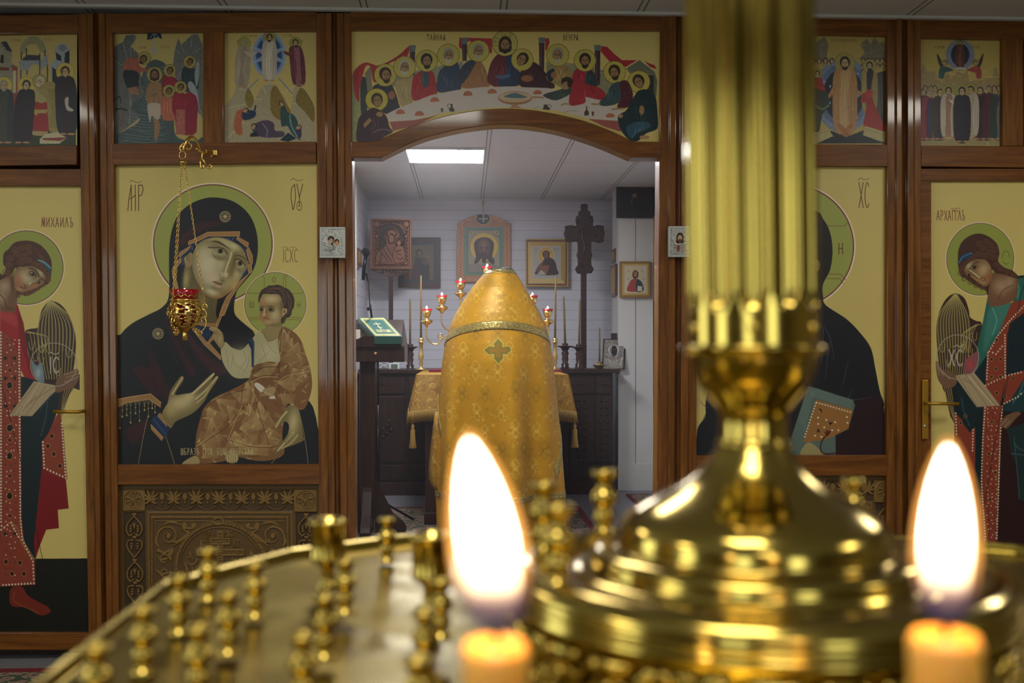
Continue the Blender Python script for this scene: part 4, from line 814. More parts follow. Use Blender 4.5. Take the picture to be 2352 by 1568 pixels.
    A.c='6'; A.text('TAjHAR',1050,155,68,30,'4a3a2c',1.3,.3); A.c='7'; A.text('VEUEPR',805,155,66,24,'4a3a2c',1.3,.3); A.l('850 140 865 128',1,'4a3a2c')
    return A
def cap(A,T,x,y,h,w,lw=.6): A.text(T,x,y,h,w,'6f4a38',lw,.3)
def rocks(A,t,c1,c2):
    A.p(t,c1,sm=0); P=A.pts(t,True); q=A.c; A.c='0'; r=random.Random(len(P)); c=P.mean(0)
    for p in P[::2]: A.l([p,(p+c)/2+[r.uniform(-4,4),r.uniform(-4,4)]],1.4,c2,.7,1,1)
    A.c=q
def feast(k):
    if k=='meeting':
        A=Art(-110,74,177,337,1.1,'a8965c'); A.c='4'
        A.p('-550 1135 820 1110 820 1310 -550 1310','25331f')
        for t in ('0 180 60 170 130 290 120 400 0 400','0 410 130 400 190 440 180 1130 0 1130'): A.p(t,'7c7a68')
        A.p('10 170 70 165 135 280 75 265','2c3038'); A.p('10 310 40 310 40 400 0 400','1c1c20'); A.p('0 440 100 450 100 480 0 480','6b2a26'); A.p('120 420 190 440 180 1120 130 1120 140 500','7c3a34'); A.p('140 480 175 480 170 720 140 720','b0a482'); A.p('60 700 130 700 130 1130 60 1130','a89a6c')
        A.p('220 300 225 210 280 140 350 108 430 130 480 190 500 270 440 280 400 210 350 195 290 220 270 290','84805c',sm=1); A.p('200 390 240 360 440 370 520 300 520 400 450 480 440 430 380 410 340 420 300 490 270 480 215 470','7c8484')
        for x,a,b in ((230,290,360),(285,240,360),(430,300,520),(485,270,320),(512,420,600),(225,480,600),(290,480,520)): A.l([(x,a),(x,b)],3,'33333a',sm=0)
        A.p('250 345 300 310 430 315 430 370 240 370','30363c')
        A.p('550 400 600 350 590 230 640 190 710 190 750 250 745 400 700 420 700 560 560 600 545 440','8a9094'); A.p('600 280 660 320 665 380 610 360','22262c'); A.e(675,235,42,35,'6b7276'); A.p('565 440 640 500 600 620 565 600','1c1f26'); A.p('700 290 750 260 750 520 690 500','22262c')
        A.p('300 1130 350 820 450 810 560 800 560 1000 510 1170 400 1170','8a2026',sm=0); A.p('355 900 520 900 500 940 410 940 400 970 370 950','9c8a4a'); A.p('300 1130 520 1140 510 1180 400 1185 300 1160','9c8a5c')
        A.p('430 1220 480 1170 740 1115 750 1180 640 1270 430 1270','b0a684'); A.p('460 1210 700 1200 750 1130 750 1190 650 1240 460 1230','7a2c26')
        A.p('290 660 380 640 380 800 290 810','a89c6c')
        A.c='4'; saint(A,40,1270,700,'2b2f38','3a3c34','8a8472','8a8472',lean=0)
        A.e(40,600,1,1,'000000')
        saint(A,240,1270,700,'241c24','1c1c2a',hair='241c24',lean=.35); A.p('390 680 460 640 520 680 540 780 460 830 390 800','988a58',sm=1)
        halo(A,425,595,75,'8c8448'); A.p('520 600 600 620 660 690 690 790 680 900 670 1100 640 1130 540 1140 520 1000 500 800 430 720 400 660','8c7c48',sm=1)
        for i in range(7): A.l([(520+i*14,680),(560+i*14,850),(540+i*18,1100)],1,'5c5030',.8)
        face(A,430,600,48,.5,hair='b0aa9c',beard='b0aa9c')
        saint(A,725,1180,760,'20202c','2c1c24',lean=-.15); A.p('700 790 740 770 740 860 790 900 780 920 720 900','a8a294',sm=1)
        cap(A,'CPETEHiE',115,138,28,11); cap(A,'GOCPD',480,130,28,14)
        return A
    if k=='baptism':
        A=Art(254,70,470,332,1.2,'a8965c'); A.c='4'
        rocks(A,'1200 340 1250 210 1330 170 1360 100 1460 90 1475 130 1410 220 1490 290 1530 600 1540 740 1420 870 1510 990 1400 1080 1330 1130 1200 1210','565856','8c8c8a')
        rocks(A,'2190 220 2140 90 2080 90 2010 150 1960 200 1925 130 1890 250 1870 400 1900 600 2000 700 2190 1000','60625f','90908c')
        A.p('1540 740 1520 600 1560 460 1640 370 1720 370 1800 430 1820 600 1880 900 1900 1180 2100 1240 2190 1200 2190 1285 1200 1285 1205 1200 1340 1130 1510 1010 1420 870','3f4c4e',sm=1)
        for i in range(26):
            r=random.Random(i); y=430+i*32; x=1560-i*2+r.uniform(-20,20); A.l([(x-(i>14)*r.uniform(0,200),y),(x+100,y+30),(x+230+r.uniform(-30,60),y-15+r.uniform(0,30))],1.1,'75858a',.6)
        A.p('1592 65 1735 65 1750 140 1700 120 1665 130 1590 150','1a2634',sm=0); A.l('1668 70 1668 300',1.6,'8aa0ac'); A.l('1668 70 1620 130',1.1,'8aa0ac'); A.l('1668 70 1720 125',1.1,'8aa0ac'); A.star(1668,262,50,'8494a0',.9,8)
        # john
        A.p('1330 470 1350 380 1420 340 1500 360 1500 420 1580 460 1640 440 1560 490 1480 500 1340 490','8e5040',sm=1); A.p('1335 480 1480 490 1500 600 1480 680 1380 670 1340 580','20282c',sm=1); A.p('1380 670 1480 650 1510 740 1400 735','866050'); halo(A,1560,345,70,'8c8448'); face(A,1545,360,46,.5,skin='7c5c40',beard='33231c')
        # christ
        halo(A,1670,525,85,'8c8448'); A.p('1600 640 1640 600 1700 600 1750 640 1750 760 1730 900 1710 1000 1730 1090 1690 1240 1670 1200 1660 1000 1620 900 1570 760','86684a',sm=1); A.p('1600 840 1730 840 1735 960 1700 1010 1640 970 1620 1040 1600 940','a89a8c',sm=1); face(A,1670,525,58,0,skin='7c5c40',beard='33231c',hairy=2); A.l('1580 700 1600 760 1680 740',3,'7c5c40'); A.l('1640 680 1700 680',1,'5c4430'); A.l('1630 740 1710 740',.8,'5c4430'); A.l('1660 620 1665 830',.8,'5c4430')
        # angels
        for (x,y,b,u) in ((2050,385,'28343a','1c2830'),(1835,480,'7a2430','5c2030'),(1825,700,'9c5c48','a87458'),(1950,660,'7e2434','96584c')):
            A.p([(x-70,y+60),(x,y+50),(x+90,y+120),(x+80,y+300),(x-60,y+310),(x-90,y+180)],b,sm=1)
            if x==1950: A.p('1900 860 1960 760 2080 700 2140 800 2130 1000 2110 1160 1960 1170 1900 1100','7e2434',sm=1); A.p('1905 900 2000 900 2000 1170 1900 1170','96584c'); A.p('2030 620 2070 600 2130 700 2150 900 2120 760 2050 700','8c9092',sm=1)
            folds(A,x,y+80,x,y+260,shade(b,1.6),4,110,1); halo(A,x,y,68,'8c8448'); face(A,x,y+5,42,.3,skin='7c5c40')
        A.p('2120 400 2150 400 2150 520 2125 660 2105 560','84888c',sm=1)
        A.l('1240 800 1290 760 1310 830',3,'1c2620'); A.l('1230 910 1300 890 1370 910',4,'1c2620'); A.l('1340 900 1310 1060 1280 1080',1.6,'6b2a20'); A.l('1290 1000 1380 1070',1.2,'6b2a20')
        cap(A,'KPEcEHiE',1485,218,26,10); cap(A,'GOCPOD',1735,212,26,13)
        return A
    if k=='transfiguration':
        A=Art(508,66,728,329,1.2,'b5a162'); A.c='5'
        rocks(A,'170 1050 280 900 330 780 470 790 540 930 500 1030 640 760 800 750 900 900 980 1080 1020 780 1120 790 1270 1010 1280 1450 170 1450','9c8f72','c2b898')
        A.p('430 930 470 800 540 930 490 1040','7a6a34',sm=1); A.p('740 860 800 770 940 1000 980 1100 860 1180 750 1090','7a6330',sm=1); A.p('1040 950 1110 790 1240 960 1270 1100 1250 1200 1150 1080','75602c',sm=1)
        A.e(722,400,200,275,'7f93ac',b=5); A.e(722,400,165,240,'51709c',b=4); A.e(722,400,150,215,'28406c',b=4)
        for i in range(8):
            t=i*math.pi/4+math.pi/8; A.p([(722+40*math.cos(t+1.57),400+40*math.sin(t+1.57)),(722+250*math.cos(t),400+290*math.sin(t)),(722-40*math.cos(t+1.57),400-40*math.sin(t+1.57))],'8ea4bc',.8,0,1)
        A.l('590 690 470 810',2,'4a6f9c'); A.l('840 680 1000 860',2,'4a6f9c'); A.l('735 700 735 800',1.4,'7f93ac')
        saint(A,725,715,580,'a89c8c','b8ae9c','33231c','33231c',halo_c='8f8440'); saint(A,395,790,590,'988a78','8c7c6c','8c8472','8c8472',lean=.25,halo_c='8f8c48',arm=1); saint(A,1080,770,570,'5c3036','7c5058','33231c','33231c',lean=-.4,halo_c='8f8c48',arm=-1)
        A.p('340 1070 400 1050 520 1070 540 1130 400 1180 400 1350 320 1330 300 1200','a0583a',sm=1); A.p('390 1100 470 1060 560 1080 540 1150 420 1180','28324c',sm=1); A.l('540 1100 560 1010',4,'28324c'); face(A,440,1065,34,1)
        A.p('510 1260 600 1200 700 1180 780 1220 790 1300 900 1320 880 1380 680 1390 560 1350','483c50',sm=1); A.p('500 1340 570 1310 600 1380 490 1380','1c2430'); face(A,535,1260,38,.6); A.l('640 1220 700 1300 690 1380',2.4,'7a7086')
        A.p('860 1050 900 1000 950 1090 1020 1120 1070 1220 1040 1300 1100 1420 1000 1350 940 1250 870 1250','2c4646',sm=1); A.p('1040 1290 1100 1260 1110 1380 1060 1380','38304c',sm=1); face(A,870,985,34,-.5); face(A,1075,1270,34,1.2); A.l('970 1120 990 1250 1060 1380',3,'6a8a8c'); A.p('850 1420 950 1330 1050 1400 950 1440','1c2c3a')
        cap(A,'GPEOBPAJEHiE',385,155,26,13); cap(A,'GOCPODHE',885,152,26,12); cap(A,'CBgP',320,228,18,12,.5); cap(A,'CBgM',1075,222,18,12,.5)
        return A
    if k=='resurrection':
        A=Art(1826,76,2044,336,1.15,'a08c4c'); A.c='c'
        rocks(A,'60 160 100 150 110 230 200 150 250 240 230 380 260 420 60 420','6c6450','9a9070'); rocks(A,'590 240 660 180 700 240 740 170 800 230 840 210 870 300 870 420 560 400 640 340','6c6450','9a9070')
        A.e(410,790,320,405,'6c7890'); A.e(410,790,270,345,'56647e'); A.e(410,790,220,285,'1c2432')
        r=random.Random(2)
        for i in range(26): a=i*.9; A.e(410+250*math.cos(a)*(.65+.3*(i%2)),790+320*math.sin(a)*(.65+.3*(i%2)),10,10,'8c9aae')
        for i in range(7): face(A,80+i*34,420+(i%2)*30,28,0)
        for i in range(12): face(A,620+(i%5)*52,420+(i//5)*60,28,0)
        A.p('740 560 870 520 880 1160 780 1050 740 800','3a3a34',sm=0); folds(A,800,560,820,1100,'74705c',4,110,1)
        saint(A,690,980,560,'8c7c4c','2c2430','241c18','241c18',halo_c='8c8448')
        A.p('640 760 700 735 730 850 790 1000 860 1190 640 1150 640 1000 660 880 590 860','8e2224',sm=1); A.p('560 760 640 770 650 830 600 800','8e2224'); A.e(685,770,40,45,'9c3228')
        A.p('90 560 160 570 220 740 180 780 80 700','8e2a28',sm=0); halo(A,130,550,52,'8c8448'); face(A,128,560,34,.2,beard='a09a8c'); A.p('60 700 250 760 260 900 180 1000 150 1180 60 1200','2a3430',sm=0); A.l('110 900 180 940 250 900',5,'5c6444')
        saint(A,425,1210,850,'9c7448','ac8c60','33231c','33231c',halo_c='8c8448'); A.l('350 620 290 740 260 800',7,'9c7448'); A.l('480 640 540 740 600 770',7,'9c7448')
        A.p('330 1110 370 1090 500 1220 460 1260','94603c'); A.p('520 1110 480 1090 370 1220 410 1260','94603c')
        A.p('90 1310 280 1170 440 1240 640 1160 880 1310','171b22'); A.p('70 1210 240 1150 300 1230 90 1320','a39468'); A.p('640 1120 880 1190 880 1310 620 1220','a39468'); A.l('80 1230 250 1170',1,'6c5c38'); A.l('640 1150 880 1230',1,'6c5c38')
        cap(A,'VOCKPECEHiE XPiCTOVO',278,185,30,11,.7)
        return A
    A=Art(2108,82,2308,338,1.15,'a5914f'); A.c='c'
    A.e(1665,355,155,165,'6f7688',b=3); A.e(1665,355,100,120,'1e2436',b=3)
    rocks(A,'1235 600 1260 450 1310 520 1390 540 1450 620 1480 700 1235 700','8f7a50','bca97c'); rocks(A,'1460 720 1480 600 1540 550 1560 620 1640 530 1690 560 1740 520 1760 640 1900 620 2010 600 2040 470 2090 590 2120 600 2120 720','8f7a50','bca97c')
    A.p('1235 660 2120 660 2120 1330 1235 1330','8c7d54')
    saint(A,1665,505,310,'4c2a24','5c3830','2c201c','2c201c',halo_c='8c8448'); A.e(1665,500,60,12,'a8a496')
    for d,x,c1 in ((1,1505,'2c4c4c'),(-1,1825,'8a3a3c')):
        A.p([(x-d*90,340),(x-d*50,400),(x-d*20,470),(x-d*50,490),(x-d*80,420)],'3a3226',sm=1); A.p([(x,480),(x+d*90,520),(x,550),(x-d*20,610),(x-d*70,600),(x-d*60,500)],c1,sm=1); halo(A,x-d*4,440,34,'8c8448'); face(A,x-d*4,442,22,d*.4)
    for i,(x,h,c1,c2) in enumerate(((1330,540,'2c4440','6c2040'),(1270,560,'5c1c30','7c3040'),(1400,520,'24344c','8a6a4c'),(1450,560,'3a2c28','2a2838'),(2090,560,'4a4430','8a7a5c'),(2040,580,'6c6a60','2c3a48'),(1950,600,'2c3a30','4c2430'),(1880,580,'4a1c30','2c1a24'))):
        saint(A,x,1270,h,c1,c2,'4a3a30' if i%2 else '8a8274','4a3a30' if i%3 else None,hl=0)
    for x in (1290,1350,1390,1970,2030,2080): face(A,x,715,28,0)
    for x,y in ((1480,520),(1,1)): pass
    saint(A,1540,1250,560,'a89c8c','8c6a54',halo_c='8c8448',arm=1); saint(A,1780,1240,560,'a89c8c','9a8c7c',halo_c='8c8448',arm=-1); saint(A,1685,1300,610,'241a28','1c1a30',hair='241a28',halo_c='8c8448')
    cap(A,'VOzHECEHiE',1388,258,28,9); cap(A,'GOCPODHE',1800,258,28,8)
    return A

def strokes(A,n,seed,L=7,bg='beaa64',vert=.7):
    """short brush strokes lighter and darker than what they lie on, leaving the plain ground alone"""
    r=random.Random(seed); A.c='0'; b=lin(bg); src=A.im.copy()
    for _ in range(n):
        x,y=r.uniform(0,A.w-1),r.uniform(0,A.h-1); c=src[int(y),int(x)]
        if np.abs(c-b).max()<.03: continue
        lum=c.mean(); f=r.choice((1.7,1.45,.6,.5)) if lum<.25 else r.choice((1.2,.75,.6))
        a=(math.pi/2+r.gauss(0,.45)) if r.random()<vert else r.uniform(0,3.1); l=r.uniform(.5,1.2)*L; X=A.x0+x/A.res; Y=A.y0+y/A.res
        dx,dy=math.cos(a)*l/2,math.sin(a)*l/2; k=r.uniform(-.2,.2)*l
        A.l([(X-dx,Y-dy),(X+k,Y),(X+dx,Y+dy)],r.uniform(.7,1.4),'%02x%02x%02x'%tuple(int(255*min(1,max(0,v))) for v in np.where(np.minimum(c*f+.004,1)<.0031308,np.minimum(c*f+.004,1)*12.92,1.055*np.minimum(c*f+.004,1)**(1/2.4)-.055)),.6 if lum<.28 else .25,1,1)
    return A
# ---------------------------------------------------------------- relief and altar panels
def spiral(A,x,y,r,d,w,h,turns=1.4,a0=0):
    P=[]
    for i in range(26):
        t=i/25; a=a0+d*turns*2*math.pi*t; P.append((x+r*(1-t*.9)*math.cos(a),y+r*(1-t*.9)*math.sin(a)))
    A.l(P,w,h,1,0,2)
def carved():
    """height map of the carved board, 0 deep .. 1 proud"""
    A=Art(266,1104,742,1494,1.5,.5,1); A.c='3'
    A.p('125 165 1920 165 1960 1568 180 1568',.45)
    A.p('170 170 370 170 370 360 170 360',.8); A.p('1708 170 1915 170 1915 370 1708 370',.8)
    for cx,cy in ((265,262),(1812,265)):
        A.e(cx,cy,88,86,1.,w=2); A.e(cx,cy,80,78,.62)
        for a in range(4):
            c,q=math.cos(a*math.pi/2),math.sin(a*math.pi/2)
            A.p([(cx+c*12-q*10,cy+q*12+c*10),(cx+c*72-q*30,cy+q*72+c*30),(cx+c*72+q*30,cy+q*72-c*30),(cx+c*12+q*10,cy+q*12-c*10)],1.); A.p([(cx+c*20-q*4,cy+q*20+c*4),(cx+c*62-q*17,cy+q*62+c*17),(cx+c*62+q*17,cy+q*62-c*17),(cx+c*20+q*4,cy+q*20-c*4)],.55)
        A.e(cx,cy,12,12,1.)
    A.p('372 175 1705 175 1705 360 372 360',.22)
    for i in range(13):
        x=420+i*102.5
        if i%2==0:
            for a in (-80,-50,-20,20,50,80,125,235):
                t=math.radians(a-90); L=95 if abs(a)<60 else 62
                A.e(x+L*.5*math.cos(t),265+L*.55*math.sin(t),L*.5,11,.85,rot=t,b=2)
            A.e(x,268,13,13,1.,b=1)
        else:
            A.e(x,235,22,34,.75,b=2); A.e(x,285,9,14,.85)
            A.e(x,265,96,88,.7,w=1.6)
    # side strips
    for X0,sk in ((272,0),(1818,0)):
        A.p([(X0-95,375),(X0+95,375),(X0+110,1568),(X0-80,1568)],.12)
        for j in range(7):
            y=390+j*205; x=X0+j*3
            A.p([(x-20,y-8),(x+20,y-8),(x+20,y+14),(x-20,y+14)],.9)
            if j%2==0:
                A.l([(x,y+20),(x-60,y+90),(x-68,y+150),(x-40,y+195),(x-14,y+180)],3.5,.85); A.l([(x,y+20),(x+60,y+90),(x+68,y+150),(x+40,y+195),(x+14,y+180)],3.5,.85)
                A.p([(x-18,y+85),(x+18,y+85),(x,y+150)],.8)
                for k in range(3): A.e(x-32,y+110+k*22,16,9,.75,rot=-.6,b=1); A.e(x+32,y+110+k*22,16,9,.75,rot=.6,b=1)
            else:
                A.l([(x-10,y+30),(x-60,y+40),(x-66,y+90),(x-30,y+150),(x,y+185)],3.5,.85); A.l([(x+10,y+30),(x+60,y+40),(x+66,y+90),(x+30,y+150),(x,y+185)],3.5,.85)
                for k in range(3): A.e(x-28,y+60+k*22,14,9,.75,rot=.4,b=1); A.e(x+28,y+60+k*22,14,9,.75,rot=-.4,b=1)
    A.p('390 370 1695 370 1710 1568 400 1568',.7); A.p('410 390 1675 390 1690 1568 420 1568',.4)
    def rope(t,n):
        A.l(t,5,.75,1,0); P=A.pts(t,True); q=A.c; A.c='0'
        for i in range(len(P)-1):
            L=np.hypot(*(P[i+1]-P[i])); m=int(L/5)
            for j in range(m):
                p=P[i]+(P[i+1]-P[i])*(j+.5)/m; d=(P[i+1]-P[i])/L; A.l([p-d*1.6-[d[1]*-1.6,d[0]*1.6],p+d*1.6+[d[1]*-1.6,d[0]*1.6]],1.2,1.,1,0)
        A.c=q
    rope('430 1568 430 420 1040 420',1); rope('1665 1568 1650 420 1040 420',1)
    A.l('465 1568 462 455 1000 455',2,.7,sm=0); A.l('1620 1568 1618 455 1090 455',2,.7,sm=0)
    q=A.c; A.e(1050,860,400,385,.7,w=7); A.e(1050,860,365,350,.85,w=1.6); A.e(1050,860,420,405,.85,w=1.5); A.e(1050,860,350,335,.42)
    for i in range(70):
        t=i*2*math.pi/70; A.l([(1050+388*math.cos(t),860+373*math.sin(t)),(1050+412*math.cos(t+.03),860+397*math.sin(t+.03))],1.3,1.,1,0)
    A.e(1030,455,42,30,.95,w=3)
    # scrolls in the corners
    for s in (1,-1):
        X=lambda x: 1050+s*(x-1050)
        spiral(A,X(580),590,100,s,5,.9,1.5,math.pi if s>0 else 0); A.e(X(582),588,22,22,1.,b=2)
        for t in ((490,560,470,640,500,690),(520,500,600,460,700,490),(700,480,760,520,820,500,820,470),(700,530,760,560,700,620,620,680),(480,700,540,740,600,700),(600,620,660,640,740,570)):
            A.l([(X(t[i]),t[i+1]) for i in range(0,len(t),2)],6,.85,1,1,1)
        A.e(X(725),500,24,34,.95,b=2); A.e(X(800),490,18,18,.9,b=2)
        spiral(A,X(545),800,56,-s,5,.9,1.3,0); spiral(A,X(550),915,54,s,5,.9,1.3,0); A.e(X(490),720,16,18,.9,b=2); A.e(X(600),740,24,40,.8,rot=.5,b=2)
        spiral(A,X(570),1010,52,-s,5,.9,1.2,1); A.e(X(510),1040,16,40,.85,rot=.2,b=2); spiral(A,X(540),1130,56,s,5,.9,1.3,0); spiral(A,X(600),1250,70,-s,5,.9,1.3,0); spiral(A,X(520),1330,50,s,5,.9,1.3,0)
        for i in range(5): A.l([(X(470),760+i*130),(X(520),800+i*130),(X(600),780+i*130)],5,.8,1,1,1)
        spiral(A,X(780),800,56,s,4.5,.85,1.2,0); A.l([(X(750),990),(X(745),880),(X(720),820)],7,.8,1,1,1); A.l([(X(790),1000),(X(800),900),(X(780),830)],5,.8,1,1,1); A.l([(X(800),980),(X(850),920),(X(870),880)],6,.8,1,1,1); A.e(X(775),745,12,26,.85,rot=-.3,b=1)
        spiral(A,X(740),1060,60,-s,4.5,.85,1.2,0); A.l([(X(800),1060),(X(860),1000),(X(930),1000)],6,.8,1,1,1)
    # cross
    cr='1015 545 1075 545 1075 605 1135 605 1135 665 1075 665 1075 705 1258 705 1258 765 1075 765 1075 1180 1015 1180 1015 765 832 765 832 705 1015 705 1015 665 955 665 955 605 1015 605'
    A.p(cr,.95); A.c='3'; P=A.pts(cr,True); c=P.mean(0)
    cr2='1027 557 1063 557 1063 617 1123 617 1123 653 1063 653 1063 717 1246 717 1246 753 1063 753 1063 1170 1027 1170 1027 753 844 753 844 717 1027 717 1027 653 967 653 967 617 1027 617'
    A.p(cr2,.6)
    for y in range(560,1160,24): A.l([(1027,y+10),(1063,y)],2.2,.85,1,0)
    for x in list(range(850,1020,22))+list(range(1070,1240,22)): A.l([(x,750),(x+10,720)],2.2,.85,1,0)
    A.p('940 960 1150 1060 1150 1110 940 1010',.9)
    A.c='3'; A.text('cPq',905,545,52,24,.85,1.8,.2); A.text('CLABI',1085,545,50,16,.85,1.8,.25); A.text('iC',865,630,55,24,.85,2,.2); A.text('XC',1160,625,60,28,.85,2,.2)
    A.text('KA',1180,785,50,26,.85,1.8,.2); A.text('Hi',900,785,50,26,.85,1.8,.2); A.l('1160 780 1160 830 1135 880 1160 930',2.5,.85); A.l('1140 800 1180 800',2.5,.85)
    return A
def copper():
    A=Art(848,500,948,634,2.2,.35,1); A.c='a'
    A.p('262 830 622 830 622 1262 262 1262',1.); A.p('285 850 602 850 602 1245 285 1245',.6)
    A.p('345 900 380 885 440 875 500 890 540 930 560 1000 560 1210 340 1210 340 1000',.12,sm=0)
    for x in (320,572):
        for y,r in ((880,26),(985,15),(1215,14)): A.e(x,y,r,r,1.,b=1)
        for i in range(12): A.e(x+8*(-1)**i,1020+i*16,8,8,.85,b=1)
        for i in range(4): A.e(x+8*(-1)**i,915+i*15,8,8,.85,b=1)
    for i in range(12): A.e(350+i*17,868-6*math.sin(i/11*3.14),8,6,.9,b=1)
    for i in range(15): A.e(345+i*15,1225,8,5,.9,b=1)
    A.e(450,985,72,85,.4,b=2); A.e(450,985,74,88,.6,w=1)
    A.p('395 960 420 925 460 915 500 940 510 990 490 1050 540 1100 560 1210 330 1210 325 1130 370 1080 400 1050',.7,sm=1); A.e(448,960,40,34,1.,b=3); A.e(445,1005,26,38,.9,b=3)
    A.e(510,1035,36,40,.5,w=1); A.e(510,1040,22,26,1.,b=2); A.p('470 1090 500 1065 550 1080 555 1190 480 1210 460 1150',.85,sm=1)
    for t in ('340 1090 380 1140 420 1200','370 1075 410 1140 450 1200','400 1060 440 1130 470 1180','470 1080 500 1130 540 1140','480 1150 520 1180 550 1160','360 1130 350 1200','490 1110 530 1100'): A.l(t,1.6,1.,1,1,1)
    A.l('440 960 470 975',1.5,.5); return A
def dark_icon():
    A=Art(915,545,1012,660,1.6,'3a2420'); A.c='a'
    A.p('508 995 858 1000 862 1412 510 1410','4a2c28'); A.p('530 1030 835 1030 835 1380 530 1380','2c3432'); A.p('560 1055 805 1055 805 1350 560 1350','5c4c34')
    A.p('620 1350 640 1220 650 1150 640 1110 680 1090 715 1110 720 1160 760 1200 770 1280 760 1350','2c2426',sm=1); A.e(688,1130,20,26,'6a4c34',b=2); A.e(740,1190,18,22,'5c4030',b=2); A.e(685,1120,40,44,'8a7440',w=.8); A.e(740,1185,30,34,'8a7440',w=.7); A.p('560 1290 600 1290 610 1350 560 1350','5c2c24'); A.p('640 1210 620 1340 700 1340','4a2426'); return A
def holy_face():
    A=Art(1044,480,1176,654,1.8,'9a6a48'); A.c='j'
    for s in (175,855):
        for y in range(380,1200,46): 
            for d in (-1,1): A.l([(s-45*d,y),(s+40*d,y+46)],1.2,'c09468',1,0); A.l([(s-20*d,y),(s+45*d,y+66)],.8,'7a4a34',.9,0)
    for i in range(46):
        r=random.Random(i); x=140+i*17; y=330-90*math.sin((x-130)/790*math.pi)*.8
        spiral(A,x,y+r.uniform(-26,26),30,(-1)**i,1,'c09468' if i%3 else '7c4234',1.1,r.uniform(0,6))
    for i in range(22): spiral(A,140+i*36,1140+(i%2)*20,30,(-1)**i,1,'c09468',1.1,i)
    A.e(515,265,105,92,'b09040'); A.e(508,265,94,84,'20283a'); A.p('445 258 500 262 500 205 522 205 520 262 572 258 572 280 520 276 522 325 500 325 500 276 445 280','b0a08c')
    A.p('232 392 796 392 796 1092 232 1092','5c7c6c'); A.p('272 425 756 425 756 1062 272 1062','4a6a58'); A.p('290 440 745 440 745 1050 290 1050','92886c')
    for x in (325,705): A.e(x,465,26,26,'c4a850'); A.e(x,465,15,15,'5c3c28')
    A.p('640 480 745 520 740 560','6c4c54',.6)
    A.e(520,680,203,205,'c4a440'); A.e(520,680,203,205,'8a6a2c',w=.6)
    A.p('375 690 380 610 430 560 520 538 610 560 660 620 662 700 640 820 670 860 665 940 600 900 560 850 545 900 520 920 495 900 480 850 440 900 370 950 385 870 400 820','3a2428',sm=1)
    A.e(520,690,85,135,'5c3c2c',b=3); A.g(515,640,55,60,'7c5840',.8); A.l('515 640 515 740',1.5,'8c684c'); A.e(478,690,26,9,'20161a'); A.e(552,690,26,9,'20161a'); A.l('490 775 540 775',1.4,'4c2420'); A.e(515,800,52,40,'3a2420',b=4)
    A.p('300 940 400 920 640 930 745 960 745 1050 290 1050','7c7468'); A.e(330,970,40,40,'8c8078',w=1); A.e(680,960,50,36,'8c8078',w=1); return A
def gilt_icon():
    A=Art(1208,548,1306,658,1.8,'a88c48'); A.c='j'
    A.p('1140 575 1733 575 1733 1245 1145 1235','6c3a24'); A.p('1160 605 1710 605 1705 1215 1165 1215','a88a44')
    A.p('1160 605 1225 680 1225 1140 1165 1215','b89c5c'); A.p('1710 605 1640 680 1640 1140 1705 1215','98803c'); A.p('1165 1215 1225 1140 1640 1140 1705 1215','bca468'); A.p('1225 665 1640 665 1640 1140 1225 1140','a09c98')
    for i in range(30): A.e(1232+i*14,668,4,4,'d4bc78')
    for i in range(32): A.e(1637,675+i*14.5,4,4,'d4bc78'); A.e(1228,675+i*14.5,4,4,'d4bc78')
    for y in (700,720,740): A.l([(1260,y),(1330,y)],.8,'7c7874'); A.l([(1540,y),(1610,y)],.8,'7c7874')
    A.e(1425,800,112,118,'b4903c'); A.e(1425,800,112,118,'d4bc78',w=1.2); A.e(1425,805,78,82,'caa448')
    A.p('1375 760 1425 730 1480 760 1478 830 1520 850 1560 900 1585 1000 1590 1085 1285 1085 1280 1020 1310 960 1370 900 1400 850 1375 810','33231e',sm=1); A.e(1425,795,34,48,'6c4630',b=2); A.e(1412,790,6,4,'20140e'); A.e(1440,790,6,4,'20140e'); A.p('1360 960 1470 950 1440 1060 1420 1080 1360 1000','7c4834',sm=1); A.p('1290 1085 1350 1010 1400 1050 1420 1085','a8a094'); A.p('1300 970 1380 900 1340 1040 1300 1060','7c5038',.7,1); return A
def dusky_icon():
    A=Art(1416,400,1500,500,1.6,'1a1618'); A.c='b'
    A.e(1192,545,26,34,'6a5238',b=3); A.e(1192,590,34,40,'241a18',b=3); A.e(1185,630,18,18,'8a6c50',b=4,a=.7); A.l('1165 640 1160 710',3,'5c4634',.8); A.e(1190,535,42,46,'3a2c1c',w=.8,a=.6); A.g(1130,540,60,60,'2a1818',.6); A.g(1280,560,40,100,'3c2024',.5); return A
def pantocrator_icon():
    A=Art(1424,600,1494,683,2,'7a5c28'); A.c='b'
    A.p('1065 1203 1320 1200 1320 1495 1065 1498','7c5c28'); A.p('1080 1218 1305 1215 1305 1482 1080 1485','a08848'); A.p('1100 1235 1290 1230 1290 1465 1100 1470','a8a08c'); A.e(1192,1295,52,52,'b0a078'); A.p('1125 1450 1140 1380 1165 1350 1200 1345 1235 1360 1258 1400 1255 1450','8c3434',sm=1); A.p('1205 1350 1240 1365 1258 1400 1255 1450 1200 1450','22383c',sm=1); A.p('1170 1290 1192 1270 1218 1290 1215 1330 1192 1345 1170 1330','33241c',sm=1); A.e(1193,1305,14,24,'8c6848',b=1); A.p('1212 1405 1250 1410 1248 1450 1210 1450','b8ae98')
    for x,y in ((1135,1280),(1250,1275),(1130,1345),(1262,1345)): A.l([(x-6,y),(x+6,y)],.8,'7c4834'); A.l([(x,y-8),(x,y+8)],.8,'7c4834')
    return A
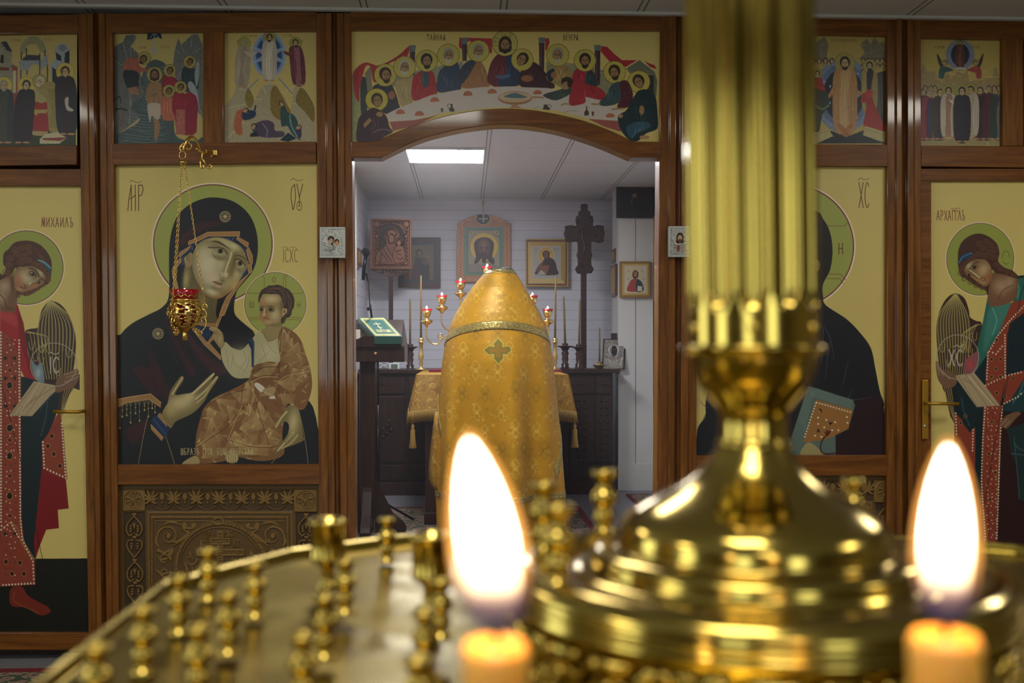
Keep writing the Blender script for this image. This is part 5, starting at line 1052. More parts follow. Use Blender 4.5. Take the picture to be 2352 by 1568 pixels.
def silver(kind,x0,y0,x1,y1,rs=3.2):
    A=Art(x0,y0,x1,y1,rs,'9c9a94'); W=x1-x0; H=y1-y0; r=random.Random(kind); A.c='0'
    def X(u): return x0+u*W
    def Y(v): return y0+v*H
    for _ in range(260):
        u,v=r.random(),r.random(); A.e(X(u),Y(v),r.uniform(.5,1.4),r.uniform(.4,1.1),r.choice(('c8c8c8','6f6c68','d8d8d4','8c8880')),a=.8)
    for v in np.linspace(.5,.98,12): A.l([(X(.1),Y(v)),(X(.35),Y(v+.04)),(X(.6),Y(v-.02))],.8,r.choice(('c8c8c8','5f5c58')),.8)
    if kind==1:
        A.e(X(.42),Y(.45),W*.24,H*.2,'c8c6c0',w=1.2); A.p([(X(.3),Y(.35)),(X(.42),Y(.27)),(X(.56),Y(.32)),(X(.6),Y(.45)),(X(.5),Y(.6)),(X(.38),Y(.55)),(X(.3),Y(.42))],'3a2828',sm=1); A.e(X(.42),Y(.46),W*.1,H*.115,'a07c64',rot=.3); A.l([(X(.36),Y(.41)),(X(.42),Y(.42))],.8,'3a241c'); A.e(X(.72),Y(.5),W*.16,H*.14,'c4b490',w=1); A.e(X(.71),Y(.49),W*.11,H*.1,'33221c'); A.e(X(.71),Y(.53),W*.08,H*.09,'a07050'); A.p([(X(.5),Y(.6)),(X(.55),Y(.62)),(X(.6),Y(.75))],'1a1c28')
    elif kind==2:
        A.e(X(.42),Y(.42),W*.3,H*.2,'d0ccc0',w=1.2); A.e(X(.42),Y(.36),W*.17,H*.19,'3a281c'); A.e(X(.32),Y(.5),W*.08,H*.08,'3a281c'); A.e(X(.53),Y(.5),W*.07,H*.08,'3a281c'); A.e(X(.42),Y(.38),W*.105,H*.13,'a88868'); A.e(X(.42),Y(.47),W*.07,H*.06,'5c4030'); A.e(X(.35),Y(.76),W*.07,H*.13,'7c3a28'); A.e(X(.72),Y(.86),W*.09,H*.04,'a8884c')
    else:
        A.p([(X(0),Y(0)),(X(1),Y(0)),(X(1),Y(1)),(X(0),Y(1))],'7c7468',.5); A.e(X(.5),Y(.36),W*.24,H*.2,'a8a8b0',w=2); A.p([(X(.4),Y(.28)),(X(.52),Y(.22)),(X(.64),Y(.3)),(X(.66),Y(.5)),(X(.5),Y(.6)),(X(.4),Y(.5))],'1c1a24',sm=1); A.e(X(.52),Y(.34),W*.09,H*.08,'5c3024'); A.g(X(.5),Y(.78),W*.25,H*.2,'c0bcae',.6)
        for _ in range(40): A.l([(X(r.random()),Y(r.uniform(.55,.95))),(X(r.random()),Y(r.uniform(.55,.95)))],.9,r.choice(('b8b0a0','4a443c')),.5)
    return A
def side_icon(k):
    r=random.Random(k)
    A=Art(0,0,60,80,1,'8c6c3c'); A.p('8 8 52 8 52 72 8 72','a8905c'); A.e(30,28,12,13,'c4a850'); A.p('14 72 18 44 30 36 42 44 46 72',('6c2c28','2c3c4c','3c2c24')[k%3],sm=1); A.e(30,28,7,9,'7c5840'); return A
ART2={'carved':carved,'copper':copper,'dark':dark_icon,'holy':holy_face,'gilt':gilt_icon,'dusky':dusky_icon,'panto':pantocrator_icon,'silver1':lambda:silver(1,737,524,790,588),'silver2':lambda:silver(2,1540,523,1592,587),'silver3':lambda:silver(3,1389,780,1434,844)}
# ================================================================ the room
D=4.60
def struct(name,mb,m,**k):
    o=mb.build(name,m,**k); o['kind']='structure'; return o
FX0,FX1,FY0,FY1,FZ=-3.4,3.9,-3.6,10.6,2.815
struct('floor',MB().box(FX0,FX1,FY0,FY1,-.05,0),M['floor'])
struct('ceiling',MB().box(FX0,FX1,FY0,FY1,FZ,FZ+.05),M['ceiling'])
struct('wall_altar_back',MB().box(-1.2,2.3,10.5,10.6,0,FZ),M['wall'])
xl=at(845,458,10.5).x
struct('wall_altar_left',MB().box(xl-.1,xl,7.0,10.5,0,FZ),M['wall'])
struct('wall_altar_left_front',MB().box(-1.75,-1.65,4.72,6.9,0,FZ).box(-1.65,xl,6.9,7.0,0,FZ),M['wall'])
struct('wall_altar_right',MB().box(1.76,1.86,4.72,10.5,0,FZ),M['wall'])
struct('wall_left',MB().box(FX0-.1,FX0,FY0,4.75,0,FZ),M['wall_plain'])
struct('wall_right',MB().box(FX1,FX1+.1,FY0,4.75,0,FZ),M['wall_plain'])
struct('wall_rear',MB().box(FX0,FX1,FY0-.1,FY0,0,FZ),M['wall_plain'])
# free-standing boxed column on the right of the altar, jointed down the middle
a=at(1420,1128,9.66); b=at(1500,1128,9.66); c0=(a.x+b.x)/2
struct('trim_column',MB().box(a.x,c0-.003,9.66,10.05,0,FZ).box(c0+.003,b.x,9.66,10.05,0,FZ).box(a.x+.01,b.x-.01,9.68,10.04,0,FZ).box(a.x-.004,b.x+.004,9.645,10.055,0,at(1420,1065,9.66).z),M['column'])
a=at(806,400,9.0); b=at(820,400,9.0)
struct('trim_pilaster',MB().box(a.x-.3,b.x,8.9,9.0,0,FZ),M['column'])
struct('trim_ceiling_edge',MB().box(FX0,FX1,4.545,4.57,FZ-.012,FZ),M['column'])
# windows on the left and rear walls of the nave
def window(name,axis,c,z0,z1,w):
    fr=MB(); gl=MB()
    if axis=='x':
        x=FX0
        for (a,b_) in ((c-w/2-.06,c-w/2),(c+w/2,c+w/2+.06),(c-.025,c+.025)): fr.box(x-.02,x+.05,a,b_,z0-.06,z1+.06)
        fr.box(x-.02,x+.05,c-w/2,c+w/2,z0-.06,z0); fr.box(x-.02,x+.05,c-w/2,c+w/2,z1,z1+.06); gl.box(x+.005,x+.012,c-w/2,c+w/2,z0,z1)
    else:
        y=FY0
        for (a,b_) in ((c-w/2-.06,c-w/2),(c+w/2,c+w/2+.06),(c-.025,c+.025)): fr.box(a,b_,y-.02,y+.05,z0-.06,z1+.06)
        fr.box(c-w/2,c+w/2,y-.02,y+.05,z0-.06,z0); fr.box(c-w/2,c+w/2,y-.02,y+.05,z1,z1+.06); gl.box(c-w/2,c+w/2,y+.005,y+.012,z0,z1)
    o=struct(name,fr,M['white']); g=gl.build('window_pane',M['pane'],o)
M['pane']=M['glow']('daylit_pane',(.8,.95,.95),WINDOW)
window('window_1','x',-1.0,.9,2.2,.8); window('window_2','x',1.6,.9,2.2,.8); window('window_3','y',-1.6,.9,2.2,.8); window('window_4','y',1.4,.9,2.2,.8)
# ceiling lights
where=['square white ceiling light glowing over the altar','square ceiling light hidden just behind the arch']+['square ceiling light on the nave side, '+s for s in ('nearest the arch','near the right wall by the screen','near the left wall by the screen','over the middle of the nave','at the right wall mid nave','at the left wall mid nave','near the rear wall')]
for i,(x0,x1,y0,y1,st,c) in enumerate(LIGHTS):
    t=thing('ceiling_light',where[i],'ceiling light',((x0+x1)/2,(y0+y1)/2,FZ-.02))
    f=MB(); e=.012
    f.box(x0,x1,y0,y0+e,FZ-.02,FZ).box(x0,x1,y1-e,y1,FZ-.02,FZ).box(x0,x0+e,y0+e,y1-e,FZ-.02,FZ).box(x1-e,x1,y0+e,y1-e,FZ-.02,FZ).build('light_frame',M['white'],t)
    MB().box(x0+e,x1-e,y0+e,y1-e,FZ-.014,FZ-.008).build('diffuser',M['glow']('panel_light',c,st),t)
# rugs
def rug(label,x0,x1,y0,y1,bd=.05):
    t=thing('rug',label,'rug',((x0+x1)/2,(y0+y1)/2,0)); MB().box(x0+bd,x1-bd,y0+bd,y1-bd,0.001,.012).build('pile',M['rug'],t)
    MB().box(x0,x1,y0,y0+bd,.001,.013).box(x0,x1,y1-bd,y1,.001,.013).box(x0,x0+bd,y0+bd,y1-bd,.001,.013).box(x1-bd,x1,y0+bd,y1-bd,.001,.013).build('binding',M['rug_border'],t)
rug('patterned red rug on the altar floor under the lectern',-1.0,.95,5.2,8.68)
rug('patterned red rug on the nave floor in front of the screen',-2.6,2.6,1.6,4.43)
e=at(1440,1138,9.3); rug('small red rug corner beside the boxed column',e.x,1.95,8.6,9.35,.03)

# ================================================================ iconostasis
ico=thing('icon_screen','tall brown wooden icon screen with posts, rails and a central arch','icon screen',(.15,D,0))
def post(tl,tr,bl,br,yt=30,yb=1506,prof=None,Y=4.575,back=4.68,name='post'):
    prof=prof or [(0,0),(.26,0),(.28,-.014),(.44,-.014),(.47,.02),(.56,.02),(.60,-.008),(.78,-.008),(.80,0),(1,0)]
    V=[];n=len(prof)
    for (l,r,y) in ((tl,tr,yt),(bl,br,yb)):
        for u,d in prof: V.append(at(l+(r-l)*u,y,Y+d))
        V.append(at(r,y,Y)+Vector((0,back-Y,0))); V.append(at(l,y,Y)+Vector((0,back-Y,0)))
    m=n+2; V[m:]=[Vector((p.x,p.y,max(0,p.z))) for p in V[m:]]
    MB().add(V,[tuple(range(m-1,-1,-1)),tuple(range(m,2*m))]+[(i,(i+1)%m,m+(i+1)%m,m+i) for i in range(m)]).build(name,M['wood_v'],ico,bevel=.0025)
def rail(x0,x1,tl,tr,bl,br,Y=4.572,back=4.66,parent=None,m='wood_h',name='rail'):
    A=[at(x0,tl,Y),at(x1,tr,Y),at(x1,br,Y),at(x0,bl,Y)]; B=[p+Vector((0,back-Y,0)) for p in A]
    MB().hexa(A,B).build(name,M[m],parent or ico,bevel=.0025)
LP=(178,258,204,274); 
post(*LP); post(726,806,734,818); post(1517,1600,1506,1600); post(2038,2115,2036,2120)
post(-190,-110,-165,-85); post(2420,2500,2410,2490)
post(466,513,466,513,yt=70,yb=330,prof=[(0,0),(1,0)],back=4.65); post(2303,2350,2303,2350,yt=85,yb=335,prof=[(0,0),(1,0)],back=4.65); post(1790,1836,1790,1836,yt=75,yb=332,prof=[(0,0),(1,0)],back=4.65)
post(-20-130,-110,-150,-110,yt=80,yb=335,prof=[(0,0),(1,0)],back=4.65)
# top beam, bay by bay
rail(-120,180,36,33,79,75); rail(257,727,31,27,74,70); rail(805,1518,27,29,69,70); rail(1599,2040,31,35,72,82); rail(2114,2430,38,44,86,92)
# rail over the large icons
rail(-120,176,338,333,382,378); rail(258,726,330,325,379,374); rail(1599,2039,330,332,380,382); rail(2116,2430,334,336,382,386)
rail(270,735,1067,1066,1113,1112); rail(1599,2038,1046,1045,1093,1092)
rail(268,738,1470,1470,1506,1506,back=4.64); rail(1600,2036,1470,1470,1506,1506,back=4.64)
# arch
UP=[(806,325),(862,325),(925,297),(1000,272),(1080,255),(1160,249),(1240,255),(1330,274),(1400,299),(1455,325),(1518,325)]
LO=[(1518,362),(1450,362),(1370,328),(1290,303),(1220,290),(1160,286),(1110,289),(1040,300),(960,322),(875,362),(806,362)]
def crv(P): 
    a=smooth(P[1:-1],False,5); return [P[0]]+[tuple(q) for q in a]+[P[-1]]
q=[at(x,y,4.56) for x,y in crv(UP)+crv(LO)]
MB().prism([(p.x,p.z) for p in q],4.56,4.66).build('arch_beam',M['wood_h'],ico,bevel=.003)
MB().box(at(806,300,4.66).x,at(1518,300,4.66).x,4.665,4.69,at(1160,300,4.66).z+.04,FZ).box(at(-120,0,4.7).x,at(806,300,4.7).x,4.685,4.7,0,FZ).box(at(1512,300,4.7).x,at(2430,0,4.7).x,4.685,4.7,0,FZ).build('back_board',M['brown_wood'],ico)
MB().box(FX0,at(-150,0,4.6).x,4.6,4.7,0,FZ).build('end_board',M['wood_v'],ico); MB().box(at(2480,0,4.6).x,FX1,4.6,4.7,0,FZ).build('end_board',M['wood_v'],ico)

UX=np.array([p[0] for p in crv(UP)]);UY=np.array([p[1] for p in crv(UP)])
PL=D
icon_board(mother(),PL,'icon','large icon of a veiled woman holding a child, behind a hanging lamp','icon')
icon_board(saviour(),PL,'icon','large icon of a robed figure with a jewelled book, partly behind the brass column','icon')
icon_board(strokes(feast('meeting'),1500,1,8,'a8965c'),PL,'icon','small upper icon of robed figures meeting before a red cloth table','icon',group='upper row icons')
icon_board(strokes(feast('baptism'),1900,2,9,'a8965c',.45),PL,'icon','small upper icon of a bathing figure in a river between rocks','icon',group='upper row icons')
icon_board(strokes(feast('transfiguration'),1500,3,8,'b5a162'),PL,'icon','small upper icon of a white figure in a blue star over peaks','icon',group='upper row icons')
icon_board(strokes(feast('resurrection'),1500,4,8,'a08c4c'),PL,'icon','small upper icon of an orange-robed figure in a blue oval','icon',group='upper row icons')
icon_board(strokes(feast('ascension'),1500,5,7,'a5914f'),PL,'icon','small upper icon of a crowd below a figure in a ring','icon',group='upper row icons')
def blank(x0,y0,x1,y1): return Art(x0,y0,x1,y1,.3,'a5914f')
A=strokes(supper(),2600,6,8,CREAM); ap=[(806,62),(1516,62),(1516,328)]+[(x,y+8) for x,y in reversed(crv(UP)[1:-1])]+[(800,328)]
icon_board(A,PL-.006,'icon','wide icon of haloed men around a curved white table above the arch','icon',clip=lambda X,Y: Y<np.interp(X,UX,UY)+8,poly=ap,thick=.02)
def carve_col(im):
    h=im[...,:1]; lo=np.array(hexl('2e2014')); hi=np.array(hexl('80602f')); t=np.clip(h*1.15,0,1)**1.1; return lo+(hi-lo)*t  # stained recesses darken by height, also putting in shade the soft relief lacks
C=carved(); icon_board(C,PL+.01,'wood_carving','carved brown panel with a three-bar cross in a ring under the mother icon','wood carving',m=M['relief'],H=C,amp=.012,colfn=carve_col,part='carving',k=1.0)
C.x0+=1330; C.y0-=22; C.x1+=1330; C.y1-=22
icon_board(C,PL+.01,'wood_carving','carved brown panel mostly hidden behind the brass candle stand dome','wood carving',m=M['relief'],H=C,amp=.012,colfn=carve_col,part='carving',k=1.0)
# doors with archangels
def door(A,label,fx,side):
    B=at((fx[0]+fx[3])/2,1490,4.585); t=thing('icon_door',label,'door',(B.x,4.61,0.01))
    panel(A,flat(4.6),'painting',M['paint'],t)
    x0,x1,x2,x3,yt,yi,yb,yo=fx
    MB().hexa([at(x0,yt,4.605),at(x3,yt,4.605),at(x3,yo,4.605),at(x0,yo,4.605)],[at(x0,yt,4.605)+Vector((0,.03,0)),at(x3,yt,4.605)+Vector((0,.03,0)),at(x3,yo,4.605)+Vector((0,.03,0)),at(x0,yo,4.605)+Vector((0,.03,0))]).build('door_board',M['brown_wood'],t)
    f=MB()
    for (a,b_,c,d) in ((x0,x3,yt,yi),(x0,x3,yb,yo),(x0,x1,yi,yb),(x2,x3,yi,yb)):
        P=[at(a,c,4.58),at(b_,c,4.58),at(b_,d,4.58),at(a,d,4.58)]; f.hexa(P,[p+Vector((0,.022,0)) for p in P])
    f.build('door_frame',M['wood_h'],t,bevel=.002)
    return t
tL=door(angel(True),'left side door painted with a curly-haired angel in a red cloak',(-110,-90,204,216,388,427,1453,1492),0)
tR=door(angel(False),'right side door painted with a curly-haired angel in a green cloak',(2108,2139,2420,2440,387,415,1450,1490),1)
def lever(t,px,py,plate,d,Yf=4.578):
    h=MB(); p=pix(Yf)
    if plate:
        x0,x1,y0,y1=plate; a=at(x0,y1,Yf); b_=at(x1,y0,Yf); MB().box(a.x,b_.x,Yf-.008,Yf,a.z,b_.z).build('handle_plate',M['handle'],t,bevel=.003)
        c=at((x0+x1)/2,978,Yf-.008); MB().lathe((c.x,c.y-.004,c.z),[(.006,0),(.006,.008)],16,ax=(0,1,0)).build('lock_cylinder',M['silver'],t)
    c=at(px,py,Yf); L=70*p*d
    h.tube([(c.x,Yf,c.z),(c.x,Yf-.045,c.z),(c.x+L*.1,Yf-.052,c.z),(c.x+L,Yf-.052,c.z-.002*d)],.0075,10)
    h.build('door_handle',M['handle'],t)
lever(tR,2122,925,(2117,2131,872,1008),1,4.572); lever(tL,192,944,None,-.8,4.572)
# small silver icons on the posts
def silver_icon(A,x0,y0,x1,y1,label,Y=4.535):
    t=thing('silver_icon',label,'icon',at((x0+x1)/2,y1,Y+.02)); H=Art(A.x0,A.y0,A.x1,A.y1,A.res,.3,1); H.im[...,0]=np.clip(A.im.mean(-1)*2,0,1)
    panel(A,flat(Y+.006),'chased_cover',M['chased'],t,H,.005,None,None,1.25)
    f=MB()
    for (a,b_,c,d) in ((x0,x1,y0,A.y0),(x0,x1,A.y1,y1),(x0,A.x0,A.y0,A.y1),(A.x1,x1,A.y0,A.y1)):
        P=[at(a,c,Y),at(b_,c,Y),at(b_,d,Y),at(a,d,Y)]; f.hexa(P,[p+Vector((0,.025,0)) for p in P])
    f.build('icon_frame',M['silver_frame'],t,bevel=.0015)
silver_icon(silver(1,739,526,788,586),734,521,793,592,'small silver-covered icon of mother and child on the post left of the arch')
silver_icon(silver(2,1541,524,1590,585),1536,519,1595,590,'small silver-covered icon of a bearded man beside the brass column')
a=at(1571,357,4.56); b=at(1580,330,4.56); tag(MB().box(a.x,b.x,4.53,4.56,a.z,b.z).build('wall_sensor',M['white']),'tiny white plastic block on the post beside the brass column top','sensor')

# ================================================================ hanging lamps
def hanging_lamp(cx,Y=4.3):
    p=pix(Y); X=lambda px: at(px+cx-424,700,Y).x; Z=lambda py: at(424,py,Y).z
    x0=X(424); t=thing('hanging_lamp','gilt filigree oil lamp with ruby glass hanging before the mother icon','hanging lamp',(x0,Y,Z(782)))
    g=MB().lathe((x0,Y,0),[(25*p,Z(692)),(27*p,Z(680)),(35*p,Z(665)),(34*p,Z(665)),(26*p,Z(680)),(23*p,Z(692)),(22*p,Z(730)),(12*p,Z(745)),(.001,Z(746))],32,False).build('ruby_glass',M['red_glass'],t)
    MB().ball((x0,Y,Z(667)),.005,8,(1,1,1.8)).build('lamp_flame',M['tiny_flame'],t)
    # filigree bowl: pierced surface
    prof=[(27,690),(33,700),(37,712),(37,724),(33,736),(26,746),(17,754),(8,759),(4,764)]
    P=np.array(prof,float); n=56; yy=np.linspace(690,764,26); rr=np.interp(yy,P[:,1],P[:,0]); V=[];Fc=[]
    for j,(r,y) in enumerate(zip(rr,yy)):
        for i in range(n): a=2*math.pi*(i+.5*(j%2))/n; V.append((x0+r*p*math.cos(a),Y+r*p*math.sin(a),Z(y)))
    for j in range(25):
        for i in range(n):
            hole=math.sin(i*2*math.pi*8/n+math.sin(j*.9)*2)*math.cos(j*.8)>.15 and 1<j<20
            if not hole: Fc.append((j*n+i,j*n+(i+1)%n,(j+1)*n+(i+1)%n,(j+1)*n+i))
    MB().add(V,Fc,True).build('filigree_bowl',M['gold'],t,solid=.002)
    b_=MB()
    for k in range(70):
        r=random.Random(k); y=r.uniform(696,748); a=r.uniform(0,6.28); R=np.interp(y,P[:,1],P[:,0])*p+.001; b_.ball((x0+R*math.cos(a),Y+R*math.sin(a),Z(y)),r.uniform(.002,.0038),4)
    b_.build('filigree_beads',M['gold'],t)
    MB().lathe((x0,Y,0),[(28*p,Z(693)),(32*p,Z(691)),(32*p,Z(688)),(28*p,Z(686))],32,False).tube([(x0+29*p*math.cos(a),Y+29*p*math.sin(a),Z(683-5*abs(math.sin(a*6)))) for a in np.linspace(0,2*math.pi,97)[:-1]],.0022,5,True).build('crown_rim',M['gold'],t)
    MB().lathe((x0,Y,0),[(.002,Z(755)),(3*p,Z(758)),(4*p,Z(760)),(2.5*p,Z(762)),(5*p,Z(764)),(6*p,Z(768)),(6.3*p,Z(781)),(.002,Z(782))],14).build('finial',M['gold'],t)
    for k,a in enumerate((math.radians(10),math.radians(135),math.radians(248))):
        c,s=math.cos(a),math.sin(a); q=MB()
        def S(pts,r=.0028):
            Q=smooth(pts,False,5); q.tube([(x0+u*p*c,Y+u*p*s,Z(y)) for u,y in Q],r,6)
        S([(20,762),(34,762),(44,752),(47,738),(42,728),(36,732),(38,740)]); S([(43,735),(48,722),(44,712),(38,708)]); S([(38,708),(42,698),(48,700),(49,706)]); S([(28,752),(24,762),(30,770),(38,766),(34,760)])
        for u,y in ((44,727),(46,748),(31,758),(40,712),(38,764)): q.ball((x0+u*p*c,Y+u*p*s,Z(y)),.0045,5)
        q.build('scroll_arm',M['gold'],t)
        # chain of real links
        A_=Vector((x0+44*p*c,Y+44*p*s,Z(700))); B_=Vector((X(420)+4*p*c,Y+4*p*s,Z(376))); ch=MB(); L=(B_-A_).length; m=int(L/.0105); d=(B_-A_).normalized(); u=d.orthogonal().normalized(); v=d.cross(u)
        for i in range(m):
            C_=A_+d*((i+.5)*L/m); w_=u if i%2 else v
            ch.tube([C_+d*(.0072*math.cos(q2))+w_*(.0034*math.sin(q2)) for q2 in np.linspace(0,2*math.pi,9)[:-1]],.0011,4,True)
        ch.build('chain',M['gold'],t)
    MB().lathe((X(420),Y,0),[(.001,Z(366)),(5*p,Z(368)),(8*p,Z(371)),(9*p,Z(374)),(6*p,Z(377)),(.001,Z(378))],16).tube([(X(419)+7.5*p*math.cos(a),Y,Z(356)+9*p*math.sin(a)) for a in np.linspace(0,2*math.pi,17)[:-1]],.0015,6,True).build('chain_cap',M['gold'],t)
    return t
L1=hanging_lamp(424)
def bracket(cx):
    X=lambda px,Y: at(px+cx-424,350,Y).x; Z=lambda py,Y: at(424,py,Y).z
    t=thing('lamp_bracket','gilt scrolled lamp bracket screwed to the rail above the mother icon','lamp bracket',(X(490,4.57),4.57,Z(350,4.57)))
    Yf=4.57; MB().box(X(489,Yf),X(500,Yf),Yf-.012,Yf,Z(357,Yf),Z(345,Yf)).build('bracket_plate',M['gold'],t,bevel=.002)
    q=MB()
    def T(P,r=.004): q.tube(smooth([(X(x,Yy),Yy,Z(y,Yy)) for x,y,Yy in P],False,5),r,8)
    T([(489,352,4.56),(478,353,4.54),(466,350,4.5),(458,342,4.46),(455,330,4.42),(450,320,4.38),(442,314,4.34),(432,318,4.31),(424,332,4.30),(421,345,4.30)],.005)
    T([(466,350,4.5),(464,362,4.5),(470,372,4.5),(476,384,4.51),(484,386,4.51),(486,380,4.51),(480,377,4.51)],.004); T([(462,358,4.5),(460,370,4.49),(462,384,4.49),(468,384,4.49),(466,378,4.49)],.004)
    T([(440,315,4.34),(434,326,4.33),(440,334,4.33),(436,342,4.33),(430,345,4.33)],.0035); T([(428,325,4.31),(416,334,4.31),(414,344,4.31),(420,348,4.31)],.0035); T([(486,346,4.55),(478,344,4.53),(474,350,4.52)],.004)
    q.build('bracket_arm',M['gold'],t)
    b_=MB()
    for x,y,Yy in ((474,345,4.52),(486,358,4.55),(437,314,4.33),(445,317,4.35),(418,336,4.31),(424,334,4.31),(428,330,4.31),(430,342,4.32),(464,364,4.5),(468,368,4.5),(452,342,4.45),(458,346,4.47)): b_.ball((X(x,Yy),Yy,Z(y,Yy)),.0055,5)
    b_.build('bracket_bead',M['gold'],t); return t
b1=bracket(424)
dx=at(1834,700,4.3).x-at(424,700,4.3).x
dup(L1,L1.location+Vector((dx,0,0)),'gilt filigree oil lamp mostly hidden behind the brass column','lamps before the large icons'); L1['group']='lamps before the large icons'
dup(b1,b1.location+Vector((dx,0,0)),'gilt lamp bracket hidden behind the brass column')

# ================================================================ behind the arch
def bx(mb,x0,y0,x1,y1,Y0,Y1,Yp=None):
    """box whose front face fills the photo-frame rectangle at depth Y0"""
    a=at(x0,y1,Yp or Y0); b_=at(x1,y0,Yp or Y0); mb.box(a.x,b_.x,Y0,Y1,a.z,b_.z); return mb
# sideboard
t=thing('carved_sideboard','long dark carved sideboard along the altar back wall','sideboard',at(1110,1135,9.46)*1)
t.location.z=0; Yc=9.46
bx(MB(),823,858,1408,1108,Yc,9.88).build('carcass',M['dark_wood'],t,bevel=.004)
bx(MB(),823,847,1424,858,Yc-.05,9.9,Yc-.05).build('worktop',M['dark_wood'],t,bevel=.005)
q=MB(); a=at(824,1108,Yc-.02); b_=at(1415,1108,Yc-.02); q.box(a.x,b_.x,Yc-.03,9.88,0,a.z).build('plinth',M['red_wood'],t,bevel=.005)
dr=[(828,930),(938,1052),(1060,1180),(1188,1300),(1308,1364),(1368,1406)]
for i,(x0,x1) in enumerate(dr):
    d=bx(MB(),x0,864,x1,904,Yc-.018,Yc).build('drawer',M['dark_wood'],t,bevel=.004)
    k=MB()
    for j in range(-3,4): c=at((x0+x1)/2+j*5,884,Yc-.02); k.ball((c.x,c.y,c.z+.008*math.cos(j)),.010-.0012*abs(j),5)
    k.build('carved_rosette',M['dark_wood'],d)
    d=bx(MB(),x0,910,x1,1062,Yc-.012,Yc).build('door',M['dark_wood'],t,bevel=.004)
    k=MB()
    if x1-x0<80:
        for j in range(9):
            for s in (-1,1): c=at((x0+x1)/2+s*7,920+j*16,Yc-.014); k.ball((c.x,c.y,c.z),.015,5)
    else:
        for (u,v) in ((0,0),(-12,-8),(12,-8),(-20,2),(20,2),(-9,10),(9,10),(0,18),(-14,-18),(14,-18)): c=at((x0+x1)/2+u,985+v,Yc-.014); k.ball((c.x,c.y,c.z),.018,5)
    k.build('carved_boss',M['dark_wood'],d)
    bx(MB(),x0,1068,x1,1102,Yc-.014,Yc).build('lower_panel',M['dark_wood'],t,bevel=.004)
# wall pictures
icon_board(dark_icon(),10.45,'framed_icon','dark old framed icon behind the copper relief icon on the back wall','icon',.04)
def holyclip(X,Y):
    top=480+ (12+22*((X-1110)/62.)**2); return (X>1048)&(X<1173)&(Y>top)&(Y<648)
hp=[(1048,648)]+[(x,480+12+22*((x-1110)/62.)**2) for x in np.linspace(1048,1173,15)]+[(1173,648)]
t=icon_board(holy_face(),10.45,'framed_icon','icon of a bearded face in a carved frame with arched top behind the priest','icon',.03,clip=holyclip,poly=hp)
c=at(1110,488,10.45); MB().tube([(c.x,10.45,c.z),(c.x-.003,10.45,c.z+.08)],.004,6).box(c.x-.012,c.x+.01,10.44,10.46,c.z+.08,c.z+.12).build('hanging_loop',M['gold_dull'],t)
A=gilt_icon(); 
icon_board(A,10.42,'framed_icon','small gilt-framed icon of a bowed haloed woman left of the dark cross','icon',.06)
icon_board(dusky_icon(),9.62,'framed_icon','nearly black unframed icon high on the boxed column','icon',.03)
a=at(1458,400,9.62)
t=icon_board(pantocrator_icon(),9.62,'framed_icon','small gold-framed icon of a man in red and blue low on the boxed column','icon',.03)
# pictures on the side walls, seen edge-on
def edge_pic(label,x,Y0,Y1,px,py0,py1,thick,side,k):
    zt=at(px,py0,(Y0+Y1)/2).z; zb=at(px,py1,(Y0+Y1)/2).z; t=thing('side_icon',label,'icon',(x,(Y0+Y1)/2,zb))
    x2=x+thick*side; MB().box(min(x,x2),max(x,x2),Y0,Y1,zb,zt).build('icon_frame',M['brown_wood'],t,bevel=.003)
    MB().box(min(x2,x2+.003*side),max(x2,x2+.003*side),Y0+.03,Y1-.03,zb+.03,zt-.03).build('painting',M['frame_gold'],t)
wl=xl
edge_pic('tall icon seen edge-on high on the left altar wall near the post',at(808,400,9.0).x-.0,8.6,8.89,812,397,500,.035,1,0)
edge_pic('small icon seen edge-on behind the microphone',wl,9.3,9.6,826,572,612,.03,1,1)
edge_pic('narrow icon seen edge-on below the microphone',wl,8.9,9.2,824,612,682,.03,1,2)
xr=at(1420,600,9.7).x
edge_pic('narrow icon seen edge-on on the inner face of the boxed column',xr,9.7,9.98,1412,608,680,.03,-1,3)
edge_pic('small bright icon seen edge-on higher on the boxed column side',xr,9.8,10.0,1410,572,604,.02,-1,4)
edge_pic('tall dark icon seen edge-on on the right altar wall',1.76,9.2,9.6,1511,486,690,.03,-1,5)
# copper relief icon on its pole
CA=copper()
def cop_col(im): h=im[...,:1]; lo=np.array(hexl('1c0f0b')); hi=np.array(hexl('744a34')); return lo+(hi-lo)*np.clip(h,0,1)  # recess shade put into the copper colour by height so the relief reads
Yk=10.0
t=thing('processional_icon','copper relief icon of mother and child on a tall wooden pole','icon',at(898,848,Yk))
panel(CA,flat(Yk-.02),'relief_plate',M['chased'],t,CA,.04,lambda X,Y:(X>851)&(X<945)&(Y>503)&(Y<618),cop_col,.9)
q=[at(851,503,Yk),at(945,503,Yk),at(945,618,Yk),at(851,618,Yk)]; MB().prism([(p.x,p.z) for p in q],Yk-.019,Yk+.02).build('icon_frame',M['brown_wood'],t)
q=[at(850,616,Yk),at(945,616,Yk),at(940,622,Yk),at(920,632,Yk),at(900,637,Yk),at(878,633,Yk),at(856,622,Yk)]; MB().prism([(p.x,p.z) for p in q],Yk-.02,Yk+.01).build('scroll_bracket',M['copperish'] if 'copperish' in M else M['brown_wood'],t,bevel=.003)
k=MB()
for i in range(24):
    r=random.Random(i); c=at(r.uniform(862,934),r.uniform(618,628),Yk-.025); k.ball((c.x,c.y,c.z),.009,4)
k.build('scroll_bead',M['copperm'] if 'copperm' in M else M['brown_wood'],t)
a=at(893,850,Yk); b_=at(903,630,Yk); MB().box(a.x,b_.x,Yk-.015,Yk+.02,0,b_.z).build('pole',M['red_wood'],t,bevel=.004)
